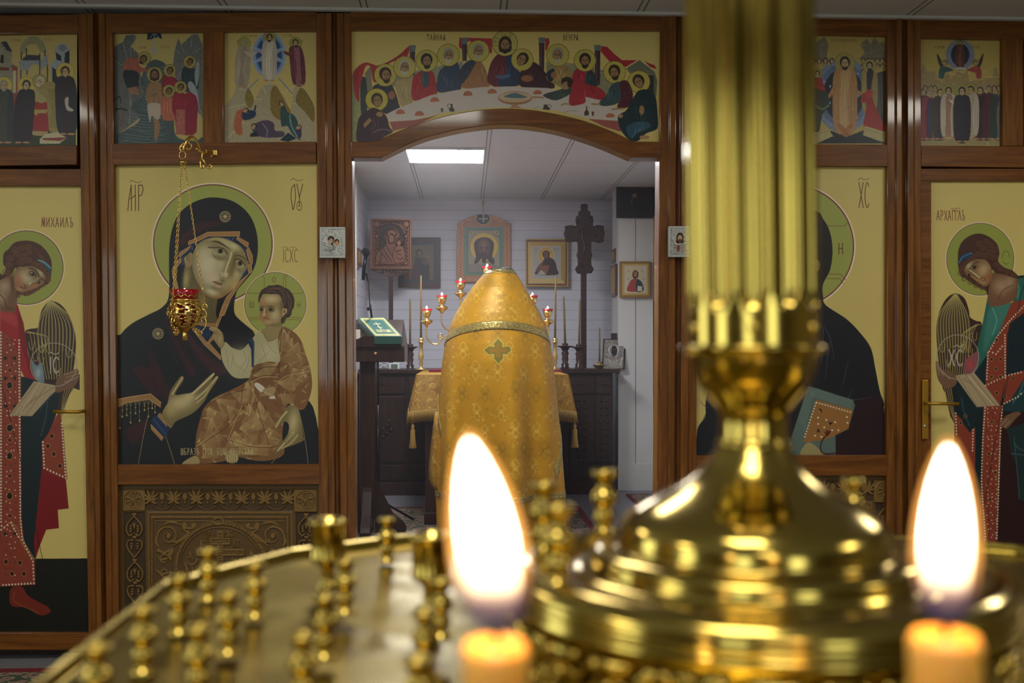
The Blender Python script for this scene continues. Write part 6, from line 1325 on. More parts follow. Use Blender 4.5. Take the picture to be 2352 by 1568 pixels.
# dark processional cross
t=thing('processional_cross','dark carved wooden cross on a tall pole beside the boxed column','cross',at(1341,848,Yk))
CRS='@j 1925 85 1940 55 2020 55 2035 85 2030 130 2045 165 2070 165 2072 228 2102 228 2115 290 2105 370 2130 378 2165 362 2200 362 2270 378 2268 430 2283 490 2268 545 2265 605 2200 622 2130 605 2082 608 2082 740 2098 800 2082 860 2085 940 2122 1005 2085 1068 2040 1060 1995 1085 1930 1075 1880 1068 1845 1005 1885 940 1885 860 1868 800 1885 740 1882 608 1830 605 1780 622 1700 600 1700 545 1682 490 1700 430 1698 378 1760 368 1800 362 1850 378 1868 370 1852 290 1868 228 1895 228 1897 165 1920 165 1935 130'
TA=Art(1290,460,1400,640,1,.1,1); P=TA.pts(CRS,True); q=[at(x,y,Yk) for x,y in P]
cb=MB().prism([(p.x,p.z) for p in q],Yk-.02,Yk+.015).build('cross_board',M['cross'] if 'cross' in M else M['red_wood'],t,bevel=.004)
k=MB(); TA.c='j'
def jp(x,y,Y): o=CR['j']; return at(o[0]+x/o[2],o[1]+y/o[2],Y)
def tb(pts,r): k.tube(smooth([jp(x,y,Yk-.024) for x,y in pts],False,4),r,6)
tb([(1950,450),(1955,540),(1985,640),(1985,740)],.014); tb([(1780,470),(1880,500),(1950,490),(2060,480),(2160,460)],.008); k.ball(jp(1952,450,Yk-.03),.02,7)
for (x,y) in ((1770,420),(1800,440),(1760,520),(1800,530),(2160,410),(2200,440),(2150,520),(2200,540),(1970,780),(1940,900),(2000,850),(1960,960),(2090,280),(1900,290),(1985,200),(1985,110),(2080,330),(1885,330)): k.ball(jp(x,y,Yk-.022),.014,6)
tb([(1715,395),(1790,380),(1860,395)],.006); tb([(2110,395),(2180,380),(2255,395)],.006); tb([(1715,590),(1790,605),(1860,590)],.006); tb([(2110,590),(2180,605),(2255,590)],.006); tb([(1905,640),(1905,860)],.006); tb([(2065,640),(2065,860)],.006); tb([(1870,1010),(1930,1060),(1990,1065),(2060,1050),(2100,1005)],.007)
k.build('carved_figure',M['red_wood'],t)
a=at(1334,850,Yk); b_=at(1347,625,Yk); MB().box(a.x,b_.x,Yk-.015,Yk+.025,0,b_.z).build('pole',M['red_wood'],t,bevel=.004)

# candlesticks with candles
def stick(name,px,base,top,Y,prof,m,label,group,cw,ctop,candle_label,tilt=0):
    p=pix(Y); c=at(px,base,Y); H=(base-top)*p
    o=MB().lathe(c,[(r*p,h*H) for r,h in prof],18).build(name,m); tag(o,label,'candlestick',group)
    cl=(top-ctop)*p; t=thing('altar_candle',candle_label,'candle',(c.x,c.y,c.z+H),'tall tan candles on the altar')
    MB().lathe((c.x,c.y,c.z+H),[(cw*p/2,-.001),(cw*p/2*.8,cl-.01),(.001,cl)],12,ax=(tilt,0,1)).build('candle_wax',M['candle'],t)
    MB().tube([(c.x+tilt*cl,c.y,c.z+H+cl-.004),(c.x+tilt*cl,c.y,c.z+H+cl+.012)],.0015,5).build('wick',M['wick'],t)
WOODP=[(10,0),(10,.08),(8,.1),(9,.2),(6,.25),(8,.42),(6.5,.5),(9,.62),(6,.7),(10,.82),(19,.88),(19,.9),(6,.91),(7,.94),(7,1)]
BRP=[(12,0),(12,.03),(4,.06),(3,.12),(5,.2),(4,.3),(7,.4),(5,.5),(4,.7),(5,.8),(5,.86),(15,.865),(15,.875),(5,.88),(6,.93),(6,1)]
stick('wooden_candlestick',942,851,790,9.65,WOODP,M['red_wood'],'dark turned wooden candlestick on the sideboard near the white device','wooden candlesticks on the sideboard',5,687,'tan candle in the dark candlestick behind the cloth-covered table')
stick('wooden_candlestick',1298,848,788,9.65,WOODP,M['red_wood'],'dark turned wooden candlestick just left of the cross pole','wooden candlesticks on the sideboard',5.5,680,'tan candle just left of the dark cross pole',-.03)
stick('wooden_candlestick',1330,848,790,9.62,WOODP,M['red_wood'],'dark turned wooden candlestick directly in front of the cross pole','wooden candlesticks on the sideboard',5,688,'tan candle directly in front of the cross pole',.02)
stick('brass_candlestick',1377,846,830,9.65,[(8,0),(10,.1),(16,.5),(17,.55),(5,.6),(6,1)],M['gold_dull'],'low brass candle dish on the sideboard beside the leaning icon','brass candlesticks',4.5,752,'short tan candle beside the leaning silver icon')
stick('brass_candlestick',967,849,776,9.05,BRP,M['gold_dull'],'slim brass candlestick at the left of the altar table','brass candlesticks',5,632,'tallest tan candle left of the priest')
stick('brass_candlestick',1275,849,776,9.05,BRP,M['gold_dull'],'slim brass candlestick at the right of the altar table','brass candlesticks',5,632,'tallest tan candle right of the priest',.01)
# leaning silver icon on the sideboard with a wooden block
A=silver(3,1388,780,1434,846); t=thing('leaning_icon','tarnished silver icon leaning against the boxed column on the sideboard','icon',at(1411,850,9.6))
def lean(px,py):
    Y=9.60+ (850-py)/70.*.08; xs=px+(850-py)/70.*6-3; f=flat(9.6); x,y,z=f(xs,py); return x,Y,z
H=Art(A.x0,A.y0,A.x1,A.y1,A.res,.3,1); H.im[...,0]=np.clip(A.im.mean(-1)*2,0,1)
panel(A,lean,'chased_cover',M['chased'],t,H,.006,None,None,1.)
V=[Vector([float(v) for v in lean(np.array(x,float),np.array(y,float))]) for x,y in ((1386,778),(1438,778),(1438,848),(1386,848))]; MB().hexa([v+Vector((0,.003,0)) for v in V],[v+Vector((0,.03,0)) for v in V]).build('icon_board',M['dark_wood'],t)
a=at(1404,778,9.72); b_=at(1419,765,9.72); tag(MB().box(a.x,b_.x,9.72,9.76,at(1404,849,9.72).z,b_.z).build('wooden_block',M['red_wood']),'small upright wooden block behind the leaning silver icon','wooden block')

# altar table with cloth
TZ=1.134; TX0,TX1=at(955,860,7.75).x,at(1306,858,7.75).x; TY0,TY1=7.75,9.2
t=thing('altar_table','altar table with a dark red wooden body under the gold cloth','table',((TX0+TX1)/2,(TY0+TY1)/2,0))
MB().box(TX0+.01,TX1-.01,TY0+.01,TY1-.01,TZ-.03,TZ-.006).build('tabletop',M['red_wood'],t)
MB().box(at(977,1000,7.85).x,at(1285,1000,7.85).x,7.85,9.1,.1,TZ-.03).build('table_body',M['red_wood'],t,bevel=.005)
MB().box(at(974,1000,7.83).x,at(1288,1000,7.83).x,7.83,9.12,.013,.1).build('plinth',M['red_wood'],t,bevel=.005)
cx,cy=(TX0+TX1)/2,(TY0+TY1)/2
def skirt(u,drop,flare):
    """u runs round the table edge; returns a point hanging drop below the top"""
    per=[(TX0,TY0),(TX1,TY0),(TX1,TY1),(TX0,TY1)]; k=int(u)%4; f=u-int(u); A0=Vector(per[k]+(0,)); B0=Vector(per[(k+1)%4]+(0,)); P_=A0.lerp(B0,f)
    cd_=min(f,1-f); corner=max(0,1-cd_*6); out=Vector((P_.x-cx,P_.y-cy,0)); nx=Vector((0,-1,0)) if k==0 else Vector((1,0,0)) if k==1 else Vector((0,1,0)) if k==2 else Vector((-1,0,0))
    dirv=(nx*(1-corner)+out.normalized()*corner*1.5)
    wav=.012*math.sin(f*26+k)*min(1,drop/.1)
    return P_+dirv*(flare*drop+wav*(1-corner))+Vector((0,0,TZ-drop*(1+.1*corner)))
U=[k+f for k in range(4) for f in (0,.015,.04,.08,.12,.16)+tuple(np.linspace(.2,.8,25))+(.84,.88,.92,.96,.985)]
cl=thing('altar_cloth','gold damask cloth with fringe draped over the altar table','tablecloth',(cx,cy,TZ-.3))
DR=.25
rows=[[skirt(u,d,.22) for u in U] for d in np.linspace(0,DR,9)]
mb=MB().grid(rows,True); mb.add([(TX0,TY0,TZ),(TX1,TY0,TZ),(TX1,TY1,TZ),(TX0,TY1,TZ)],[(0,1,2,3)]); mb.build('cloth_drape',M['cloth'],cl)
fr=MB()
Uf=np.linspace(0,4,900)[:-1]
for u in Uf:
    if 1.0<u<3: 
        pass
    a=skirt(u,DR-.004,.22); b_=skirt(u,DR+.075+random.Random(int(u*999)).uniform(-.006,.006),.2); fr.tube([a,b_],.0022,3)
o=fr.build('fringe',M['fringe'],cl); o['kind']='stuff'
for u,ddx in ((0.001,0),(1.001,0)):
    c=skirt(u,DR*1.0,.22)+Vector((.03 if u<.5 else -.01,.01,-.02)); T=MB()
    T.lathe(c+Vector((0,0,-.09)),[(.001,.03),(.008,.02),(.014,.005),(.008,-.01),(.018,-.022),(.018,-.05),(.02,-.085),(.029,-.15),(.026,-.153),(.001,-.153)],14,lobes=lambda a,z:1+.08*math.sin(a*14)); T.tube([c+Vector((0,0,.03)),c+Vector((0,0,-.07))],.006,6); T.build('tassel',M['fringe'],cl)
# folded red-bound things on the table
a=atz(985,850,TZ)
o=MB().box(at(988,850,8.7).x,at(1030,850,8.7).x,8.4,8.65,TZ+.001,TZ+.022).build('red_book',M['rug_border'],bevel=.003); tag(o,'flat red-edged book lying on the altar table left of the priest','book')
o=MB().box(at(1262,850,8.5).x,at(1292,850,8.5).x,8.5,8.8,TZ+.001,TZ+.012).build('red_napkin',M['rug_border']); tag(o,'flat dark red cloth on the altar table right of the priest','cloth')

# seven-branched candelabrum
Yb=8.55; p=pix(Yb); cxp=1119
t=thing('candelabrum','gilt seven-branched candelabrum with red lamps behind the priest','candelabrum',at(cxp,TZ,Yb)); t.location.z=TZ
X=lambda px: at(px,700,Yb).x; Z=lambda py: at(1119,py,Yb).z
MB().lathe((X(cxp),Yb,0),[(.11,TZ+.001),(.11,TZ+.015),(.07,TZ+.03),(.03,TZ+.05),(.02,TZ+.09),(.03,TZ+.12),(.015,TZ+.15),(.012,Z(700)),(.022,Z(690)),(.012,Z(680)),(.012,Z(645))],20).build('candelabrum_stem',M['gold'],t)
def cup(px,rim):
    s=MB().lathe((X(px),Yb,0),[(.001,Z(rim+43)),(2.5*p,Z(rim+42)),(4*p,Z(rim+38)),(13*p,Z(rim+31)),(15*p,Z(rim+28)),(9*p,Z(rim+25)),(3.5*p,Z(rim+22)),(6*p,Z(rim+20)),(10*p,Z(rim+12)),(11.5*p,Z(rim+5)),(10.5*p,Z(rim+5)),(9*p,Z(rim+12)),(.001,Z(rim+18))],20,False).build('lamp_cup',M['gold'],t)
    MB().lathe((X(px),Yb,0),[(8*p,Z(rim+12)),(12.5*p,Z(rim)),(12*p,Z(rim)),(7.5*p,Z(rim+11)),(.001,Z(rim+12))],20,False).build('ruby_glass',M['red_glass'],s)
    MB().ball((X(px),Yb,Z(rim-3)),.0075,6,(1,1,1.6)).build('lamp_flame',M['tiny_flame'],s)
for k,(dxp,rim) in enumerate(((139,709),(104,678),(61,645))):
    for s in (-1,1):
        px=cxp+s*dxp; cup(px,rim)
        P=smooth([(X(px),Yb,Z(rim+42)),(X(px+s*1),Yb,Z(rim+62)),(X(px-s*10),Yb,Z(rim+78)),(X(px-s*28),Yb,Z(rim+80)),(X(px-s*46),Yb,Z(rim+62)),(X(cxp+s*(dxp-46)*.45),Yb,Z(rim+60)),(X(cxp),Yb,Z(rim+66))],False,6)
        q=MB().tube(P,.006,8)
        if k==0: q.tube([(X(px-s*31)+.022*math.cos(a)*(1-a*.06),Yb,Z(rim+64)+.026*math.sin(a)*(1-a*.06)) for a in np.linspace(0,6,24)],.004,6).ball((X(px-s*31),Yb,Z(rim+64)),.008,5)
        q.build('branch',M['gold'],t)
cup(cxp,612)

# lectern, books, stand
Yl=7.35
t=thing('lectern','dark carved wooden lectern on a footed column left of the altar','lectern',at(850,1190,Yl)); t.location.z=0
zf=lambda py,Y: at(850,py,Y).z
xa,xb=at(800,800,Yl).x,at(929,800,Yl).x
MB().box(xa,xb,Yl,Yl+.42,zf(831,Yl),zf(796,Yl)).build('drawer_box',M['dark_wood'],t,bevel=.005)
s=MB(); z1=zf(796,Yl); V=[(xa,Yl,z1),(xb,Yl,z1),(xb,Yl+.42,z1),(xa,Yl+.42,z1),(xa,Yl,z1+.02),(xb-.03,Yl,z1+.02),(xb-.03,Yl+.42,z1+.2),(xa,Yl+.42,z1+.2)]
s.add(V,[(3,2,1,0),(4,5,6,7),(0,1,5,4),(1,2,6,5),(2,3,7,6),(3,0,4,7)]).build('sloped_top',M['dark_wood'],t,bevel=.003)
P=[(805,797),(805,780),(822,778),(838,770),(858,771),(868,775),(880,769),(896,770),(906,776),(920,776),(922,797)]; q=[at(x,y,Yl-.03) for x,y in P]; MB().prism([(v.x,v.z) for v in q],Yl-.03,Yl-.005).build('book_ledge',M['dark_wood'],t,bevel=.002)
c=at(863,811,Yl); MB().lathe((c.x,Yl,c.z),[(.006,0),(.012,.012),(.013,.018),(.001,.024)],12,ax=(0,-1,0)).build('knob',M['gold_dull'],t)
MB().box(at(826,900,Yl+.1).x,at(862,900,Yl+.1).x,Yl+.1,Yl+.26,.12,zf(831,Yl)).build('column',M['dark_wood'],t,bevel=.006)
ccx=at(846,900,Yl+.18).x
for (dx_,dy_) in ((1,0),(-1,0),(0,-1),(0,1)):
    prof=[(.05,.42),(.09,.3),(.17,.14),(.25,.07),(.27,.04),(.27,.0),(.05,.0)]; V=[]
    for w_ in (-.035,.035):
        for r,z in prof: V.append((ccx+dx_*r+dy_*w_,Yl+.18+dy_*r+dx_*w_,z+.013))
    n=len(prof); MB().add(V,[tuple(range(n)),tuple(range(2*n-1,n-1,-1))]+[(i,(i+1)%n,n+(i+1)%n,n+i) for i in range(n)]).build('foot',M['dark_wood'],t,bevel=.004)
# book on the lectern
bk=thing('closed_book','green book with gilt border and cross lying on the lectern','book',(at(870,775,7.32).x,7.35,1.42))
def bq(px,py):  # maps u,v 0..1 on the cover
    pass
TL,TR,BR,BL=at(822,729,7.68),at(883,728,7.68),at(924,772,7.3),at(861,772,7.3)
def bil(px,py):
    u=px/100.;v=py/100.; f=lambda a,b,c,d:(a*(1-u)+b*u)*(1-v)+(d*(1-u)+c*u)*v
    return f(TL.x,TR.x,BR.x,BL.x),f(TL.y,TR.y,BR.y,BL.y),f(TL.z,TR.z,BR.z,BL.z)
A=Art(0,0,100,100,2.2,'24504a'); G='b8a864'
for a,w_ in ((5,1),(9,5),(15,1)): A.l([(a,a*.9),(100-a,a*.9),(100-a,100-a*.8),(a,100-a*.8),(a,a*.9)],w_,G,1,0)
A.l('50 28 46 62',2.6,'d0c48c'); A.l('36 36 62 35',2.4,'d0c48c'); A.l('42 52 56 56',2,'d0c48c'); A.text('EVAGGELiE',24,66,12,5,'c8b870',1.4,.3)
panel(A,bil,'cover',M['paint'],bk,None,0)
dn=Vector((0,.0,-.055)); cs=[TL,TR,BR,BL]; lo=[v+dn for v in cs]
MB().hexa([v+Vector((0,0,-.001)) for v in cs],lo).build('binding',M['book_side'],bk,bevel=.002)
q=[at(800,752,7.34),at(829,760,7.34)]
o=MB().box(at(796,760,7.4).x,at(829,770,7.4).x,7.33,7.36,at(800,779,7.34).z,at(800,757,7.34).z).build('prayer_book',M['pages'],bevel=.003); tag(o,'pale floral book standing at the left end of the lectern','book')
# white device on the sideboard
t=thing('thermometer','white digital thermometer with grey display on the sideboard','thermometer',at(905,851,9.6))
bx(MB(),893,833,918,851,9.6,9.63).build('device_case',M['white'],t,bevel=.006); bx(MB(),898,836,913,845,9.595,9.6).build('display',M['lcd'],t)
o=MB(); 
for i in range(4): c=at(856+i*9,846-(i%2)*4,9.62); o.tube(smooth([c,c+Vector((.03,0,.03)),c+Vector((.06,.01,.0)),c+Vector((.02,.02,-.01))],False,4),.005,5)
tag(o.build('white_cable',M['white']),'loose white cable on the sideboard beside the white device','cable')
# microphone on a stand
Ym=7.05
t=thing('microphone','black foam microphone clipped on top of the stand beside the lectern','microphone',at(838,645,Ym)); c=at(841,578,Ym)
MB().ball((c.x,c.y,c.z),.029,9,(1,1,1.15)).build('foam_cap',M['foam'],t); a=at(834,643,Ym); MB().tube([(c.x,c.y,c.z-.02),(a.x+.006,c.y,c.z-.1),(a.x,c.y,a.z)],[.015,.014,.011],12).build('handle',M['dark_metal'],t)
t=thing('microphone_stand','thin black microphone stand behind the lectern','microphone stand',at(868,1150,7.9)); t.location.z=0
Ys=7.9; b0=at(868,1130,Ys)
MB().tube([at(841,628,Ym),at(846,650,Ym+.2),at(850,710,7.5)],.006,8).build('boom',M['dark_metal'],t)
MB().tube([at(850,700,7.5),at(858,760,7.9),at(868,800,Ys)],.008,8).ball(at(846,709,7.5),.014,6).build('upper_tube',M['dark_metal'],t)
MB().tube([at(868,800,Ys),at(868,930,Ys)],.008,8).build('middle_tube',M['dark_metal'],t); MB().tube([at(868,930,Ys),(b0.x,Ys,.12)],.012,8).build('lower_tube',M['dark_metal'],t)
for a in (20,140,260): a=math.radians(a); MB().tube([(b0.x,Ys,.2),(b0.x+.12*math.cos(a),Ys+.12*math.sin(a),.12),(b0.x+.28*math.cos(a),Ys+.28*math.sin(a),.023)],.009,7).build('leg',M['dark_metal'],t)
# ================================================================ the priest
YP=6.95
rowsP=np.array([(622,1119,1180,.09),(632,1108,1188,.12),(645,1097,1197,.14),(662,1083,1207,.17),(690,1064,1223,.20),(720,1046,1241,.23),(750,1032,1254,.25),(790,1022,1264,.27),(830,1016,1270,.28),(873,1011,1275,.28),(917,1007,1280,.28),(960,1003,1284,.28),(1000,1000,1288,.29),(1040,998,1291,.29),(1080,998,1294,.30),(1120,1000,1297,.30),(1180,1002,1299,.30),(1240,1004,1300,.30)],float)
pl=thing('person','person seen from behind in a gold brocade cape with raised collar at the altar','person',(at(1150,1000,YP).x,YP,0))
def surf(phi,y,off=0):
    yy=rowsP[:,0]; l=np.interp(y,yy,rowsP[:,1]); r=np.interp(y,yy,rowsP[:,2]); d=np.interp(y,yy,rowsP[:,3])
    c=(l+r)/2; hw=(r-l)/2
    f=np.clip((y-760)/300.,0,1); fold=.085*f*np.sin(phi*6+.8+.4*np.sin(y*.01))+.05*f*np.sin(phi*11+2+.003*y)
    s=np.sin(phi); co=np.cos(phi)
    px=c+hw*s*(1+ fold*np.abs(co)*.4)
    xc=(px-1176)/F; x0=(xc*CY+SY)/(CY-xc*SY)*YP
    yv=YP-d*(co*(1+fold*2.2))-np.sign(co)*0
    x0=x0+off*s; yv=yv-off*co
    z=EYE+(HZ-y)/F*YP/(CY-xc*SY)
    return x0,yv,z
def brocade():
    A=Art(975,612,1310,1248,1.25,'be8710'); r=random.Random(4); A.c='0'
    lt,dk,dk2='cda23c','9a741a','8f6a1c'
    def motif(x,y,s,c):
        for k in (-1,1):
            for (a,b_,R) in ((.5,.2,.36),(.35,-.45,.26),(.75,.6,.2)): spiral(A,x+k*a*s,y+b_*s,R*s,k,1.1,c,1.2,math.pi/2-k*1.2)
            A.l([(x,y+s),(x+k*.3*s,y+.5*s),(x+k*.15*s,y),(x+k*.4*s,y-.5*s),(x,y-s)],1.5,c,.9)
        for a in range(5): t=a*2*math.pi/5; A.e(x+.14*s*math.cos(t),y+.14*s*math.sin(t),.11*s,.08*s,c,rot=t)
    for j in range(15):
        for i in range(-1,6):
            x=1145+(i-2.5)*54+(j%2)*27+r.uniform(-7,7); y=636+j*43+r.uniform(-6,6)
            A.g(x,y,24,26,dk if (i+j)%3 else 'a07a1c',.5); motif(x,y,r.uniform(17,22),lt if (i*3+j)%3 else dk2)
    for _ in range(260): x,y=r.uniform(985,1300),r.uniform(620,1240); A.e(x,y,r.uniform(2,5),r.uniform(1.5,4),r.choice((lt,dk,'c49a34')),rot=r.uniform(0,3),a=.65,b=1)
    # medallion on the shoulders and the quatrefoil below the band
    A.p([(1105,700),(1130,688),(1170,688),(1190,705),(1180,728),(1145,738),(1112,730)],dk,.45,1,5)
    
    for i in range(26): a=i*2.4; A.e(1146+32*math.cos(a)*(i%5)/4,712+20*math.sin(a)*(i%4)/3,3,2,lt if i%2 else dk2,rot=a,a=.7,b=1)
    A.p([(1110,650),(1145,690),(1185,652),(1165,675),(1130,676)],dk2,.6,1,2); A.g(1125,655,14,16,dk2,.6); A.g(1170,655,14,16,dk2,.6)
    Q=[(1141,776),(1152,788),(1150,795),(1165,793),(1171,803),(1160,814),(1152,812),(1152,822),(1141,834),(1131,822),(1131,812),(1120,814),(1109,803),(1119,793),(1132,795),(1130,788)]
    A.p(Q,'6c6420',.9); A.l(Q+[Q[0]],1.8,'bca648',1,0); A.p([(1136,790),(1146,790),(1146,798),(1160,798),(1160,808),(1146,808),(1146,818),(1136,818),(1136,808),(1122,808),(1122,798),(1136,798)],'8c6a20')
    return A
BA=brocade(); BA.m=None
def cape(y0f,y1f,phi0,phi1,nu,nv,name,m,off=0,art=None):
    ph=np.linspace(phi0,phi1,nu); V=np.linspace(0,1,nv); PH,VV=np.meshgrid(ph,V); y=y0f(PH)*(1-VV)+y1f(PH)*VV
    x,yy,z=surf(PH,y,off); O=wloc(pl); P=np.stack([x-O.x,yy-O.y,z-O.z],-1).reshape(-1,3)
    idx=np.arange(nu*nv).reshape(nv,nu); Q=np.stack([idx[:-1,:-1],idx[1:,:-1],idx[1:,1:],idx[:-1,1:]],-1).reshape(-1,4)
    me=bpy.data.meshes.new(name); me.from_pydata(P.tolist(),[],Q.tolist()); me.polygons.foreach_set('use_smooth',np.ones(len(Q),dtype=bool)); me.materials.append(m)
    if art is not None:
        l=np.interp(y,rowsP[:,0],rowsP[:,1]); r_=np.interp(y,rowsP[:,0],rowsP[:,2]); u=(l+r_)/2+(r_-l)/2*np.sin(PH)
        ix=np.clip(((u-art.x0)*art.res).astype(int),0,art.w-1); iy=np.clip(((y-art.y0)*art.res).astype(int),0,art.h-1)
        c=art.im[iy,ix]*1.02; rgba=np.ones((nu*nv,4),dtype=np.float32); rgba[:,:3]=np.clip(c,0,.95).reshape(-1,3)
        a=me.color_attributes.new('Col','FLOAT_COLOR','POINT'); a.data.foreach_set('color',rgba.ravel())
    me.update(); o=link(name,me,pl); md=o.modifiers.new('thick','SOLIDIFY'); md.thickness=.004; md.offset=-1; return o
full=2.6
cape(lambda p:624-3*np.cos(p),lambda p:np.where(np.abs(p)<1.75,1244-0*p,1244-(np.abs(p)-1.75)*500),-full,full,560,760,'cape',M['brocade'],0,BA)
def band(y0,y1,phi0,phi1,name,off=.004): cape(y0,y1,phi0,phi1,220,6,name,M['trim'],off)
band(lambda p:738+ (1-np.cos(p))*36,lambda p:757+(1-np.cos(p))*36,-1.9,1.9,'shoulder_band')
band(lambda p:623-3*np.cos(p),lambda p:631-3*np.cos(p),-2.4,2.4,'collar_band')
band(lambda p:1124+0*p,lambda p:1138+0*p,-1.7,1.7,'hem_band')
band(lambda p:915+(p+1.5)*190,lambda p:935+(p+1.5)*190,-1.55,-1.15,'side_band'); band(lambda p:975+(1.5-p)*190,lambda p:1003+(1.5-p)*190,1.0,1.5,'side_band')
# front flap showing at the left edge
q=[]
for y,l,r in ((945,1000,1012),(990,994,1012),(1040,988,1012),(1080,985,1012),(1100,986,1012),(1115,992,1010),(1126,1001,1010)):
    q.append([at(l,y,YP-.02),at((l+r)/2,y,YP-.06),at(r,y,YP-.03)])
MB().grid(q).build('front_flap',M['cloth'],pl,solid=.006)
# the figure inside the vestments: one continuous skin
cxw=at(1150,800,YP).x
J={'pel':(0,.02,.98,.15,.12),'wa':(0,0,1.15,.135,.11),'ch':(0,.02,1.36,.17,.12),'nb':(0,.06,1.54,.08,.07),'nk':(.0,.10,1.62,.056,.056),'hd':(.02,.13,1.72,.085,.095),'ht':(.02,.14,1.80,.07,.08),
'sl':(-.17,.02,1.47,.065,.06),'el':(-.24,.1,1.2,.05,.048),'wl_':(-.16,.36,1.17,.032,.03),'sr':(.17,.02,1.47,.065,.06),'er':(.24,.1,1.2,.05,.048),'wr':(.16,.36,1.17,.032,.03),
'hl':(-.1,.02,.92,.1,.1),'kl':(-.11,.0,.5,.065,.065),'al':(-.12,.04,.09,.045,.045),'fl':(-.13,-.08,.05,.04,.035),'hr':(.1,.02,.92,.1,.1),'kr':(.11,.0,.5,.065,.065),'ar':(.12,.04,.09,.045,.045),'fr':(.13,-.08,.05,.04,.035)}
E=[('pel','wa'),('wa','ch'),('ch','nb'),('nb','nk'),('nk','hd'),('hd','ht'),('ch','sl'),('sl','el'),('el','wl_'),('ch','sr'),('sr','er'),('er','wr'),('pel','hl'),('hl','kl'),('kl','al'),('al','fl'),('pel','hr'),('hr','kr'),('kr','ar'),('ar','fr')]
# feet point to the altar (+y)
for k in ('fl','fr'): v=J[k]; J[k]=(v[0],.17,.045,.045,.03)
# fingers
for s,wk in ((-1,'wl_'),(1,'wr')):
    wx,wy,wz=J[wk][:3]; pk='p'+wk; J[pk]=(wx-s*.01,wy+.06,wz-.01,.034,.016); E.append((wk,pk))
    for i,(dx_,L) in enumerate(((-.028,.07),(-.01,.08),(.01,.075),(.028,.06))):
        a=pk+str(i)+'a'; b_=pk+str(i)+'b'; J[a]=(wx-s*.01+dx_,wy+.06+L*.55,wz-.012,.0095,.009); J[b_]=(wx-s*.01+dx_*1.1,wy+.06+L,wz-.03,.008,.0075); E+=[(pk,a),(a,b_)]
    a=pk+'t'; J[a]=(wx-s*.055,wy+.07,wz-.012,.01,.009); E.append((wk,a)); 
keys=list(J); me=bpy.data.meshes.new('body'); me.from_pydata([(J[k][0],J[k][1],J[k][2]) for k in keys],[(keys.index(a),keys.index(b_)) for a,b_ in E],[])
o=link('body',me,pl); o.location=(cxw-wloc(pl).x,0,0); me.materials.append(M['skin'])
sk=o.modifiers.new('skin','SKIN'); 
for i,k in enumerate(keys): me.skin_vertices[0].data[i].radius=(J[k][3],J[k][4])
me.skin_vertices[0].data[0].use_root=True; o.modifiers.new('sub','SUBSURF').render_levels=2
# head: face to the altar, hair
hc=Vector((at(1163,640,YP+.13).x,YP+.13,0)); hz=at(1160,617,YP+.13).z-.118; hc.z=hz
def headpt(u,v,r=1,k=0):
    """u around (0 = face, +y), v from chin to crown"""
    a=u; sx=math.sin(a); cyy=math.cos(a); t=math.pi*v; R=math.sin(t)**.8 if 0<v<1 else 0.0; jaw=1-.28*max(0,.5-v)*2*(1 if cyy>-.2 else .3)
    x=.076*R*sx*jaw; y=.094*R*cyy*jaw; z=-.118*math.cos(t)
    if cyy>.8 and k==0:
        w_=(cyy-.8)/.2
        y+=.02*w_*math.exp(-((v-.42)/.07)**2)*max(0,1-abs(sx)*4)      # nose
        y-=.008*math.exp(-((v-.52)/.05)**2)*math.exp(-((abs(sx)-.38)/.15)**2) # eye sockets
        y+=.005*math.exp(-((v-.3)/.03)**2)*w_
    return Vector((x*r,y*r,z*r))
bow=Matrix.Rotation(-.35,3,'X')
rows=[[hc+bow@headpt(2*math.pi*i/40,j/28) for i in range(40)] for j in range(29)]
hd=MB().grid(rows,True)
for s in (-1,1): c=hc+bow@Vector((s*.076,.0,.0)); hd.ball(c,.022,6,(.5,1,1.4))
hd.build('head',M['skin'],pl)
rows=[[hc+bow@(headpt(2*math.pi*i/48,j/28,1.09+.02*math.sin(i*3.1)*math.sin(j*.7),1)+Vector((0,-.006,0))) for i in range(48)] for j in range(10,29)]
V=MB(); n=48; Vs=[p for r in rows for p in r]; Fc=[]
for j in range(len(rows)-1):
    for i in range(n):
        a=2*math.pi*i/n; front=math.cos(a)>.35
        if front and j<11: continue
        Fc.append((j*n+i,j*n+(i+1)%n,(j+1)*n+(i+1)%n,(j+1)*n+i))
V.add(Vs,Fc,True).build('hair',M['hair'],pl)
for s in (-1,1):
    c=Vector((cxw+s*.12,YP+.1,0)); MB().lathe((c.x,c.y,.013),[(.05,0),(.05,.03),(.043,.06),(.03,.09),(.001,.095)],16,lobes=lambda a,z:1+1.1*max(0,math.sin(a))**2*(1 if z<.07 else .3)).build('shoe',M['shoe'],pl)
# ================================================================ brass candle stand (nearest thing)
DS=.31; TRZ=EYE-.0972
C0=at(1731,1200,DS); cx0,cy0=C0.x,DS
st=thing('candle_stand','large polished brass candle stand with domed centre, fluted column and round tray','candle stand',(cx0,cy0,0))
